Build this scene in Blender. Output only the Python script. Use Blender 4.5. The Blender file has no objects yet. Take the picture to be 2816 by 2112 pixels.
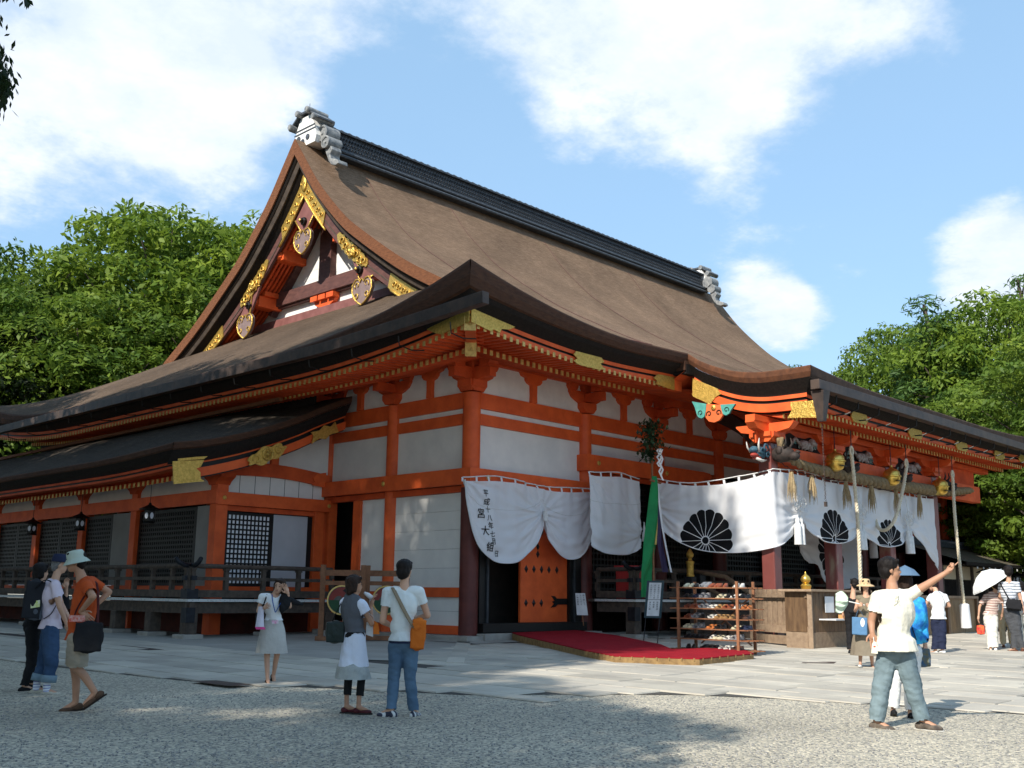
import bpy, bmesh, math, random
import numpy as np
from mathutils import Vector, Matrix, noise
random.seed(7); rng = np.random.default_rng(7)
S = bpy.context.scene; COL = S.collection
R = math.radians
# ---------------- camera ----------------
F_PX, PITCH, ROLL, YAW = 2892.0, R(11.29), R(.64), R(43.96)
CAM = np.array([-18.5140, -19.2790, .9680])
fw = np.array([math.cos(YAW)*math.cos(PITCH), math.sin(YAW)*math.cos(PITCH), math.sin(PITCH)])
_r = np.array([math.sin(YAW), -math.cos(YAW), 0.]); _u = np.cross(_r, fw)
rt = _r*math.cos(ROLL)+_u*math.sin(ROLL); up = _u*math.cos(ROLL)-_r*math.sin(ROLL)
cd = bpy.data.cameras.new('camera'); cam = bpy.data.objects.new('camera', cd); COL.objects.link(cam)
cam.matrix_world = Matrix(((rt[0],up[0],-fw[0],CAM[0]),(rt[1],up[1],-fw[1],CAM[1]),(rt[2],up[2],-fw[2],CAM[2]),(0,0,0,1)))
cd.sensor_fit = 'HORIZONTAL'; cd.sensor_width = 36; cd.lens = F_PX/2816*36; cd.clip_end = 3000; cd.clip_start = .1
S.camera = cam
def ray(x, y): return fw*F_PX+rt*(x-1408)-up*(y-1056)
# ---------------- sky, sun, exposure ----------------
SUN_EL, SUN_AZ = 39.0, 189.0            # azimuth of the sun measured from +X
sunv = np.array([math.cos(R(SUN_AZ))*math.cos(R(SUN_EL)), math.sin(R(SUN_AZ))*math.cos(R(SUN_EL)), math.sin(R(SUN_EL))])
W = bpy.data.worlds.new('World'); S.world = W; W.use_nodes = True
def world_sky():
    nt = W.node_tree; N = nt.nodes; L = nt.links; N.clear()
    out = N.new('ShaderNodeOutputWorld'); bg = N.new('ShaderNodeBackground'); L.new(bg.outputs[0], out.inputs[0])
    sky = N.new('ShaderNodeTexSky'); sky.sky_type = 'NISHITA'; sky.sun_disc = False
    sky.sun_elevation = R(SUN_EL); sky.sun_rotation = R(90-SUN_AZ) % (2*math.pi); sky.air_density = 1.0; sky.dust_density = .6; sky.ozone_density = 1.6
    bg.inputs[1].default_value = .125
    tc = N.new('ShaderNodeTexCoord')
    nrm = N.new('ShaderNodeVectorMath'); nrm.operation = 'NORMALIZE'; L.new(tc.outputs['Generated'], nrm.inputs[0])
    sx = N.new('ShaderNodeSeparateXYZ'); L.new(nrm.outputs[0], sx.inputs[0])
    def m(op, a, b=None, c=None, clamp=False):
        n = N.new('ShaderNodeMath'); n.operation = op; n.use_clamp = clamp
        for i, v in enumerate((a, b, c)):
            if v is None: continue
            if isinstance(v, (int, float)): n.inputs[i].default_value = v
            else: L.new(v, n.inputs[i])
        return n.outputs[0]
    zz = m('ADD', m('MAXIMUM', sx.outputs[2], 0.0), .22)
    cb = N.new('ShaderNodeCombineXYZ'); L.new(m('DIVIDE', sx.outputs[0], zz), cb.inputs[0]); L.new(m('DIVIDE', sx.outputs[1], zz), cb.inputs[1])
    def nz(scale, detail, rough, off):
        n = N.new('ShaderNodeTexNoise'); n.inputs['Scale'].default_value = scale; n.inputs['Detail'].default_value = detail; n.inputs['Roughness'].default_value = rough
        v = N.new('ShaderNodeVectorMath'); v.operation = 'ADD'; v.inputs[1].default_value = (off, off*.7, off*.3); L.new(cb.outputs[0], v.inputs[0]); L.new(v.outputs[0], n.inputs['Vector'])
        return n.outputs['Fac']
    big = nz(1.1, 2, .5, 3.1); fine = nz(3.6, 12, .66, 9.7); whisp = nz(2.2, 6, .7, 21.)
    # cloud banks: direction, angular radius, weight
    banks = [((120,120),12,.36),((420,250),9,.40),((640,110),9,.38),((880,60),6,.3),((240,330),10,.26),((560,300),5,.25),
             ((1420,90),8.5,.42),((1750,80),9.5,.44),((2050,160),9,.40),((2260,60),8,.36),((1950,250),4,.18),((2550,85),3.2,.30),
             ((2095,850),3.2,.85),((2770,740),4.6,1.05),((2190,875),2.4,.6),((150,-700),18,.2),((1200,-900),20,.2),((2700,-600),16,.2),((-900,300),16,.28),((3600,500),16,.28),
             ((1180,330),7,-.45),((1560,560),9,-.4),((2400,420),7,-.35),((2700,230),6,-.3),((300,620),7,-.22),((1000,420),6,-.3)]
    tot = m('MULTIPLY', big, .5)
    for (px, py), rad, w in banks:
        d = ray(px, py); d = d/np.linalg.norm(d)
        dp = N.new('ShaderNodeVectorMath'); dp.operation = 'DOT_PRODUCT'; dp.inputs[1].default_value = tuple(d); L.new(nrm.outputs[0], dp.inputs[0])
        mr = N.new('ShaderNodeMapRange'); mr.interpolation_type = 'SMOOTHSTEP'; L.new(dp.outputs['Value'], mr.inputs[0])
        mr.inputs[1].default_value = math.cos(R(rad)); mr.inputs[2].default_value = 1.0; mr.inputs[3].default_value = 0; mr.inputs[4].default_value = w*.62
        tot = m('ADD', tot, mr.outputs[0])
    tot = m('ADD', tot, m('MULTIPLY', fine, 1.25)); tot = m('ADD', tot, m('MULTIPLY', whisp, .75))
    mr = N.new('ShaderNodeMapRange'); mr.interpolation_type = 'SMOOTHSTEP'; L.new(tot, mr.inputs[0])
    mr.inputs[1].default_value = 1.30; mr.inputs[2].default_value = 1.78; mr.inputs[3].default_value = .02; mr.inputs[4].default_value = .90
    shade = N.new('ShaderNodeMix'); shade.data_type = 'RGBA'
    shade.inputs[6].default_value = (4.3, 4.8, 5.5, 1); shade.inputs[7].default_value = (5.5, 5.7, 5.9, 1); smr = N.new('ShaderNodeMapRange'); smr.inputs[1].default_value = .40; smr.inputs[2].default_value = .62; L.new(fine, smr.inputs[0]); L.new(smr.outputs[0], shade.inputs[0])
    mx = N.new('ShaderNodeMix'); mx.data_type = 'RGBA'; L.new(mr.outputs[0], mx.inputs[0]); L.new(sky.outputs[0], mx.inputs[6]); L.new(shade.outputs[2], mx.inputs[7])
    hz = N.new('ShaderNodeMix'); hz.data_type = 'RGBA'     # thin summer veil over the blue
    hz.inputs[0].default_value = .60; hz.inputs[7].default_value = (2.15, 3.65, 5.3, 1); L.new(sky.outputs[0], hz.inputs[6]); L.new(hz.outputs[2], mx.inputs[6])
    L.new(mx.outputs[2], bg.inputs[0])
world_sky()
sl = bpy.data.lights.new('sun', 'SUN'); sl.energy = 4.0; sl.angle = R(.55); sl.color = (1, .94, .84)
so = bpy.data.objects.new('sun', sl); COL.objects.link(so); so.rotation_euler = Vector(sunv).to_track_quat('Z', 'Y').to_euler(); so.location = (-40, -10, 40)
S.view_settings.view_transform = 'Standard'; S.view_settings.look = 'None'; S.view_settings.gamma = 1; S.view_settings.use_curve_mapping = False
S.view_settings.exposure = .70
S.render.engine = 'CYCLES'
S.cycles.max_bounces = 6; S.cycles.diffuse_bounces = 4; S.cycles.glossy_bounces = 2; S.cycles.transmission_bounces = 3; S.cycles.transparent_max_bounces = 6
S.cycles.use_denoising = True
# ---------------- helpers ----------------
def tag(o, label=None, cat=None, group=None, kind=None):
    if label: o['label'] = label
    if cat: o['category'] = cat
    if group: o['group'] = group
    if kind: o['kind'] = kind
    return o
def thing(name, label, cat, loc=(0,0,0), group=None, rz=0):
    o = bpy.data.objects.new(name, None); COL.objects.link(o); o.location = loc; o.rotation_euler = (0,0,rz); o.empty_display_size = .1
    return tag(o, label, cat, group)
TS = bpy.data.scenes.new('workbench')
def evaluate(o):
    TS.collection.objects.link(o); vl = TS.view_layers[0]; vl.update(); me = bpy.data.meshes.new_from_object(o.evaluated_get(vl.depsgraph)); TS.collection.objects.unlink(o); return me
MATS = {}
def mat(name, c1, c2=None, scale=4., rough=.75, bump=0., bscale=40., metal=0., stretch=(1,1,1), spec=.3, detail=4, kind='noise', rnd=0., trans=0., coord='pos', lo=.35, hi=.65, third=None):
    if name in MATS: return MATS[name]
    m = bpy.data.materials.new(name); m.use_nodes = True; nt = m.node_tree; N = nt.nodes; L = nt.links
    b = N['Principled BSDF']; b.inputs['Roughness'].default_value = rough; b.inputs['Metallic'].default_value = metal; b.inputs['Specular IOR Level'].default_value = spec
    c2 = c2 or tuple(v*.72 for v in c1)
    if coord == 'pos': g = N.new('ShaderNodeNewGeometry'); vec = g.outputs['Position']
    else: g = N.new('ShaderNodeTexCoord'); vec = g.outputs['Object']
    mp = N.new('ShaderNodeMapping'); mp.inputs['Scale'].default_value = stretch; L.new(vec, mp.inputs[0]); vec = mp.outputs[0]
    n = N.new('ShaderNodeTexNoise'); n.inputs['Scale'].default_value = scale; n.inputs['Detail'].default_value = detail; n.inputs['Roughness'].default_value = .6; L.new(vec, n.inputs['Vector'])
    cr = N.new('ShaderNodeValToRGB'); cr.color_ramp.elements[0].position = lo; cr.color_ramp.elements[1].position = hi
    cr.color_ramp.elements[0].color = (*c2, 1); cr.color_ramp.elements[1].color = (*c1, 1)
    if third: e = cr.color_ramp.elements.new(min(.98, hi+.15)); e.color = (*third, 1)
    L.new(n.outputs['Fac'], cr.inputs[0]); col = cr.outputs[0]
    if rnd:
        oi = N.new('ShaderNodeObjectInfo'); hs = N.new('ShaderNodeHueSaturation'); mr = N.new('ShaderNodeMapRange')
        mr.inputs[3].default_value = 1-rnd; mr.inputs[4].default_value = 1+rnd; L.new(oi.outputs['Random'], mr.inputs[0]); L.new(mr.outputs[0], hs.inputs['Value']); L.new(col, hs.inputs['Color']); col = hs.outputs[0]
    L.new(col, b.inputs['Base Color'])
    if bump:
        n2 = N.new('ShaderNodeTexNoise'); n2.inputs['Scale'].default_value = bscale; n2.inputs['Detail'].default_value = 5; L.new(vec, n2.inputs['Vector'])
        bp = N.new('ShaderNodeBump'); bp.inputs['Strength'].default_value = min(1, bump); bp.inputs['Distance'].default_value = .02*max(1, bump); L.new(n2.outputs['Fac'], bp.inputs['Height']); L.new(bp.outputs[0], b.inputs['Normal'])
    if trans:
        tr = N.new('ShaderNodeBsdfTranslucent'); L.new(col, tr.inputs[0]); ms = N.new('ShaderNodeMixShader'); ms.inputs[0].default_value = trans
        L.new(b.outputs[0], ms.inputs[1]); L.new(tr.outputs[0], ms.inputs[2]); L.new(ms.outputs[0], N['Material Output'].inputs[0])
    MATS[name] = m; return m
V3 = lambda *a: np.array(a, float)
class MB:
    def __init__(s): s.v = []; s.f = []; s.m = []; s.n = 0; s.uv = None
    def add(s, v, f, mi=0):
        v = np.asarray(v, float).reshape(-1, 3); s.v.append(v); k = s.n
        s.f += [tuple(int(i)+k for i in q) for q in f]; s.m += [mi]*len(f); s.n += len(v); return s
    def box(s, a, b, mi=0):
        (x0,y0,z0),(x1,y1,z1) = a, b
        return s.add([(x0,y0,z0),(x1,y0,z0),(x1,y1,z0),(x0,y1,z0),(x0,y0,z1),(x1,y0,z1),(x1,y1,z1),(x0,y1,z1)],
              [(0,3,2,1),(4,5,6,7),(0,1,5,4),(1,2,6,5),(2,3,7,6),(3,0,4,7)], mi)
    def bar(s, p, q, w, h, upv=(0,0,1), mi=0, w2=None, h2=None):
        p = np.array(p, float); q = np.array(q, float); d = q-p; d /= np.linalg.norm(d)
        u = np.cross(d, upv); u /= np.linalg.norm(u); n = np.cross(u, d); vs = []
        for c, ww, hh in ((p, w, h), (q, w2 or w, h2 or h)):
            for a, b in ((-1,-1),(1,-1),(1,1),(-1,1)): vs.append(c+u*a*ww/2+n*b*hh/2)
        return s.add(vs, [(0,3,2,1),(4,5,6,7),(0,1,5,4),(1,2,6,5),(2,3,7,6),(3,0,4,7)], mi)
    def tube(s, pts, r, seg=8, mi=0, cap=True, flat=None):
        pts = [np.array(p, float) for p in pts]; n = len(pts); rs = r if hasattr(r, '__len__') else [r]*n
        vs = []; last = None
        for i, p in enumerate(pts):
            d = pts[min(i+1, n-1)]-pts[max(i-1, 0)]; d = d/(np.linalg.norm(d)+1e-9)
            if last is None: a = np.cross(d, (0,0,1.)); a = a if np.linalg.norm(a) > .05 else np.cross(d, (1.,0,0))
            else: a = last-d*np.dot(last, d)
            a /= np.linalg.norm(a); last = a; b = np.cross(d, a)
            for k in range(seg):
                t = 2*math.pi*k/seg; vs.append(p+rs[i]*(a*math.cos(t)+b*math.sin(t)*(flat or 1)))
        f = [(i*seg+k, i*seg+(k+1) % seg, (i+1)*seg+(k+1) % seg, (i+1)*seg+k) for i in range(n-1) for k in range(seg)]
        if cap: f += [tuple(range(seg-1, -1, -1)), tuple((n-1)*seg+k for k in range(seg))]
        return s.add(vs, f, mi)
    def lathe(s, prof, o=(0,0,0), seg=16, mi=0, axis=(0,0,1), cap=True):
        ax = np.array(axis, float); ax /= np.linalg.norm(ax); a = np.cross(ax, (0,0,1.)); a = a if np.linalg.norm(a) > .05 else V3(1,0,0); a /= np.linalg.norm(a); b = np.cross(ax, a); o = np.array(o, float)
        vs = [o+ax*h+r*(a*math.cos(2*math.pi*k/seg)+b*math.sin(2*math.pi*k/seg)) for r, h in prof for k in range(seg)]; n = len(prof)
        f = [(i*seg+k, i*seg+(k+1) % seg, (i+1)*seg+(k+1) % seg, (i+1)*seg+k) for i in range(n-1) for k in range(seg)]
        if cap: f += [tuple(range(seg-1, -1, -1)), tuple((n-1)*seg+k for k in range(seg))]
        return s.add(vs, f, mi)
    def prism(s, poly, vec, mi=0, mi2=None):
        p = np.asarray(poly, float); n = len(p); v = np.vstack([p, p+np.asarray(vec, float)])
        s.add(v, [tuple(range(n))], mi); s.f.append(tuple(range(s.n-1, s.n-n-1, -1))); s.m.append(mi)
        k = s.n-2*n; s.f += [(k+i, k+n+i, k+n+(i+1) % n, k+(i+1) % n) for i in range(n)]; s.m += [mi if mi2 is None else mi2]*n; return s
    def grid(s, P, mi=0, flip=False):
        P = np.asarray(P, float); a, b = P.shape[:2]
        f = [(i*b+j, i*b+j+1, (i+1)*b+j+1, (i+1)*b+j) for i in range(a-1) for j in range(b-1)]
        if flip: f = [q[::-1] for q in f]
        return s.add(P.reshape(-1, 3), f, mi)
    def ball(s, c, r, seg=10, rings=7, mi=0, rot=None):
        r = r if hasattr(r, '__len__') else (r, r, r); vs = []
        for i in range(rings+1):
            t = math.pi*i/rings
            for k in range(seg):
                p = V3(r[0]*math.sin(t)*math.cos(2*math.pi*k/seg), r[1]*math.sin(t)*math.sin(2*math.pi*k/seg), r[2]*math.cos(t))
                if rot is not None: p = rot @ p
                vs.append(p+np.array(c, float))
        f = [(i*seg+k, (i+1)*seg+k, (i+1)*seg+(k+1) % seg, i*seg+(k+1) % seg) for i in range(rings) for k in range(seg)]
        return s.add(vs, f, mi)
    def mesh(s, name, mats, smooth=False):
        me = bpy.data.meshes.new(name); me.from_pydata(np.vstack(s.v).tolist(), [], s.f)
        for m in (mats if isinstance(mats, (list, tuple)) else [mats]): me.materials.append(m)
        if any(s.m): me.polygons.foreach_set('material_index', s.m)
        if smooth: me.polygons.foreach_set('use_smooth', [True]*len(s.f)); 
        if s.uv is not None:
            ul = me.uv_layers.new(name='UVMap'); uv = np.vstack(s.uv); li = np.zeros(len(me.loops), int); me.loops.foreach_get('vertex_index', li); ul.data.foreach_set('uv', uv[li].ravel())
        me.update(); return me
    def build(s, name, mats, parent=None, smooth=False, bevel=0, auto=None, **tags):
        me = s.mesh(name, mats, smooth)
        if smooth and auto:
            me.set_sharp_from_angle(angle=R(auto))
        o = bpy.data.objects.new(name, me); COL.objects.link(o)
        if parent: o.parent = parent; o.matrix_parent_inverse = parent.matrix_basis.inverted()
        if bevel:
            b = o.modifiers.new('bevel', 'BEVEL'); b.width = bevel; b.segments = 2; b.limit_method = 'ANGLE'
        return tag(o, **tags)
def inst(me, name, parent, M, **tags):
    o = bpy.data.objects.new(name, me); COL.objects.link(o); o.matrix_world = M if isinstance(M, Matrix) else Matrix.Translation(M)
    if parent: o.parent = parent; o.matrix_parent_inverse = parent.matrix_basis.inverted()
    return tag(o, **tags)
def frame(o, x, y, z):
    return Matrix(((x[0],y[0],z[0],o[0]),(x[1],y[1],z[1],o[1]),(x[2],y[2],z[2],o[2]),(0,0,0,1)))
def cr(pts, n=6):
    P = [np.array(p, float) for p in pts]; P = [2*P[0]-P[1]]+P+[2*P[-1]-P[-2]]; out = []
    for i in range(1, len(P)-2):
        for k in range(n):
            t = k/n; a, b, c, d = P[i-1:i+3]
            out.append(.5*(2*b+(c-a)*t+(2*a-5*b+4*c-d)*t*t+(3*b-a-3*c+d)*t**3))
    out.append(P[-2]); return np.array(out)
def interp(pts):
    q = cr(pts, 8); return lambda x: np.interp(x, q[:, 0], q[:, 1])
GA, GS = 1.45, .011
def G(x, y):
    d = (x-CAM[0])*math.cos(YAW)+(y-CAM[1])*math.sin(YAW)
    return CAM[2]-GA+GS*min(max(d, -20), 60)
def foot(px, py):
    r = ray(px, py); h = r[0]*math.cos(YAW)+r[1]*math.sin(YAW); t = -GA/(r[2]-GS*h); return CAM+r*t
# ---------------- materials ----------------
VERM = mat('vermilion_paint', (.78,.125,.026), (.62,.088,.018), 2.2, .55, .15, 30, spec=.35)
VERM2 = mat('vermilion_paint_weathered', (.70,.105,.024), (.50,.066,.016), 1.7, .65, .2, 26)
MAROON = mat('maroon_lacquer', (.12,.028,.022), (.085,.02,.017), 3, .45, .1, 40)
PLASTER = mat('white_boards', (.78,.76,.71), (.68,.665,.63), 1.2, .8, .12, 60)
WHITE = mat('white_gofun', (.78,.77,.74), (.68,.67,.65), 2., .8)
BLACK = mat('black_lacquer', (.012,.011,.010), (.007,.007,.007), 5, .45)
NEARBLK = mat('dark_shingle_underside', (.020,.015,.012), (.010,.008,.007), 14, .9, .5, 90)
DARKIN = mat('interior_dark_tone', (.022,.016,.012), (.012,.010,.008), 4, .9)  # near black: the unlit interior is put into the colour
GOLD = mat('gilt_metal', (.78,.52,.13), (.55,.34,.07), 18, .38, .9, 34, metal=.75, spec=.5)
GOLDP = mat('gold_leaf_caps', (.72,.50,.17), (.50,.33,.10), 9, .5, .3, 60, metal=.35)
def bark(name, cs, course):
    m = bpy.data.materials.new(name); m.use_nodes = True; N = m.node_tree.nodes; L = m.node_tree.links; b = N['Principled BSDF']; b.inputs['Roughness'].default_value = .95; b.inputs['Specular IOR Level'].default_value = .15
    g = N.new('ShaderNodeNewGeometry')
    def nz(sc, st, det):
        mp = N.new('ShaderNodeMapping'); mp.inputs['Scale'].default_value = st; L.new(g.outputs['Position'], mp.inputs[0]); n = N.new('ShaderNodeTexNoise'); n.inputs['Scale'].default_value = sc; n.inputs['Detail'].default_value = det; n.inputs['Roughness'].default_value = .7; L.new(mp.outputs[0], n.inputs['Vector']); return n.outputs['Fac']
    fibre = nz(9, course, 8); patch = nz(.32, (1,1,1), 5); speck = nz(34, (1,1,1), 3)
    r = N.new('ShaderNodeValToRGB'); e = r.color_ramp.elements; e[0].position = .30; e[0].color = (*cs[0],1); e[1].position = .74; e[1].color = (*cs[2],1); q = e.new(.52); q.color = (*cs[1],1); L.new(fibre, r.inputs[0])
    def hsv(col, fac, lo, hi, a, c):
        mr = N.new('ShaderNodeMapRange'); mr.inputs[1].default_value = lo; mr.inputs[2].default_value = hi; mr.inputs[3].default_value = a; mr.inputs[4].default_value = c; L.new(fac, mr.inputs[0]); h = N.new('ShaderNodeHueSaturation'); L.new(mr.outputs[0], h.inputs['Value']); L.new(col, h.inputs['Color']); return h.outputs[0]
    c = hsv(r.outputs[0], patch, .32, .68, .74, 1.22); c = hsv(c, speck, .3, .75, .70, 1.38); L.new(c, b.inputs['Base Color'])
    ad = N.new('ShaderNodeMath'); ad.operation = 'ADD'; L.new(fibre, ad.inputs[0]); L.new(speck, ad.inputs[1]); bp = N.new('ShaderNodeBump'); bp.inputs['Strength'].default_value = .9; bp.inputs['Distance'].default_value = .05; L.new(ad.outputs[0], bp.inputs['Height']); L.new(bp.outputs[0], b.inputs['Normal']); return m
BARK = bark('cypress_bark_thatch', [(.125,.080,.050), (.21,.136,.088), (.32,.225,.155)], (.35,2.2,2.2))
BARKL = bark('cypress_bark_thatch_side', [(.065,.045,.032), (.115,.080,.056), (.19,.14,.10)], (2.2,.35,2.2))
BARKM = bark('dark_bark_thatch', [(.028,.023,.018), (.058,.046,.036), (.11,.09,.068)], (2.2,.35,2.2))  # darkest bark tone, used on the side hall roof
CUTD = mat('cut_bark_edge_shaded', (.095,.040,.020), (.055,.025,.014), 6, .8, .7, 70, stretch=(1,1,4))  # cut bark again, darkened for the shadow on the eave edges
CUT = mat('cut_bark_edge', (.22,.085,.036), (.13,.050,.022), 6, .8, .7, 70, stretch=(1,1,4))
PURP = mat('brown_purple_board', (.135,.060,.050), (.085,.038,.034), 3, .6, .2, 40, stretch=(1,1,3))
COPPER = mat('aged_copper_gutter', (.095,.066,.052), (.052,.040,.036), 3, .5, .1, 20, metal=.3)
TILE = mat('grey_roof_tile', (.085,.095,.11), (.04,.046,.055), 9, .55, .4, 30)
TILEL = mat('pale_roof_tile', (.30,.30,.29), (.13,.14,.15), 7, .5, .4, 24)
GWOOD = mat('weathered_grey_wood', (.105,.080,.062), (.060,.046,.037), 7, .85, .5, 40, stretch=(1,1,1))
RWOOD = mat('red_brown_wood', (.26,.115,.055), (.17,.072,.035), 8, .7, .3, 40, rnd=.12)
FWOOD = mat('sunbleached_brown_wood', (.33,.235,.155), (.24,.165,.11), 9, .8, .4, 50, rnd=.12)
BWOOD = mat('oiled_brown_wood', (.16,.095,.048), (.085,.048,.026), 5, .55, .2, 30, stretch=(2,2,.4))
STONE = mat('pale_granite', (.47,.43,.355), (.36,.33,.28), 1.1, .85, .5, 40, rnd=.17)
STONE2 = mat('weathered_granite', (.38,.355,.31), (.27,.25,.225), 2.2, .9, .5, 40)
APRON = mat('pale_cement_apron', (.36,.34,.30), (.28,.265,.235), .9, .92, .3, 60)
def gravel_mat():
    m = bpy.data.materials.new('river_gravel'); m.use_nodes = True; N = m.node_tree.nodes; L = m.node_tree.links; b = N['Principled BSDF']
    g = N.new('ShaderNodeNewGeometry'); v = N.new('ShaderNodeTexVoronoi'); v.inputs['Scale'].default_value = 42; L.new(g.outputs['Position'], v.inputs['Vector'])
    sp = N.new('ShaderNodeSeparateColor'); L.new(v.outputs['Color'], sp.inputs[0])
    cr_ = N.new('ShaderNodeValToRGB'); e = cr_.color_ramp.elements; e[0].position = 0; e[0].color = (.14,.135,.12,1); e[1].position = 1; e[1].color = (.68,.60,.45,1)
    for p, c in ((.25,(.31,.285,.235)),(.55,(.43,.385,.30)),(.8,(.53,.465,.35))): q = e.new(p); q.color = (*c, 1)
    L.new(sp.outputs[0], cr_.inputs[0])
    n = N.new('ShaderNodeTexNoise'); n.inputs['Scale'].default_value = .35; n.inputs['Detail'].default_value = 4; L.new(g.outputs['Position'], n.inputs['Vector'])
    mr = N.new('ShaderNodeMapRange'); mr.inputs[1].default_value = .35; mr.inputs[2].default_value = .65; mr.inputs[3].default_value = .82; mr.inputs[4].default_value = 1.12; L.new(n.outputs['Fac'], mr.inputs[0])
    hs = N.new('ShaderNodeHueSaturation'); L.new(mr.outputs[0], hs.inputs['Value']); L.new(cr_.outputs[0], hs.inputs['Color']); L.new(hs.outputs[0], b.inputs['Base Color'])
    bp = N.new('ShaderNodeBump'); bp.inputs['Strength'].default_value = .9; bp.inputs['Distance'].default_value = .02; bp.invert = True
    L.new(v.outputs['Distance'], bp.inputs['Height']); L.new(bp.outputs[0], b.inputs['Normal']); b.inputs['Roughness'].default_value = .9; return m
GRAVEL = gravel_mat()
# ================= ground =================
def ground():
    xs = np.concatenate([[-1500,-600,-200,-80],np.arange(-40,61,5.),[90,200,600,1500]]); ys = xs+0.
    P = [[(x, y, G(x, y)) for y in ys] for x in xs]
    mb = MB(); mb.grid(P, flip=True); mb.build('gravel_ground', GRAVEL, kind='structure')
    # pebbles that stand proud of the sheet, thickest near the camera
    mbp = MB(); base = MB(); base.ball((0,0,0), (1,.8,.6), 5, 3)
    bv = np.vstack(base.v); bf = base.f
    n = 9000; u = rng.random((n, 2)); dd = 7.5+7*u[:, 0]**1.3; aa = YAW+R(30)*(2*u[:, 1]-1)
    V = []; Fc = []; k = 0
    for d, a in zip(dd, aa):
        x = CAM[0]+d*math.cos(a); y = CAM[1]+d*math.sin(a)
        if not on_gravel(x, y): continue
        r = .007+.009*rng.random(); c, s = math.cos(a*57), math.sin(a*57)
        q = bv*r; q = np.stack([q[:, 0]*c-q[:, 1]*s, q[:, 0]*s+q[:, 1]*c, q[:, 2]], 1)+(x, y, G(x, y)+r*.25); V.append(q); Fc += [tuple(i+k for i in f) for f in bf]; k += len(bv)
    mbp.add(np.vstack(V), Fc); mbp.build('loose_pebbles', mat('pebble_stone', (.42,.40,.36), (.13,.13,.135), 60, .9, detail=2), kind='stuff', label='loose grey and cream pebbles scattered over the gravel court', cat='gravel')
EDGE = [(-12.2,30),(-10.96,.46),(-10.81,-2.14),(-10.6,-4.15),(-10.36,-5.79),(-9.54,-7.2),(-8.8,-8.74),(-8.56,-9.85),(-6.83,-10.08),(-5.81,-12.23),(-5.18,-14.76),(-4.2,-22)]
def edge_x(y):
    p = sorted([(b, a) for a, b in EDGE]); return float(np.interp(y, [q[0] for q in p], [q[1] for q in p]))
def on_gravel(x, y): return x < edge_x(y)-.05
ground()
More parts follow.
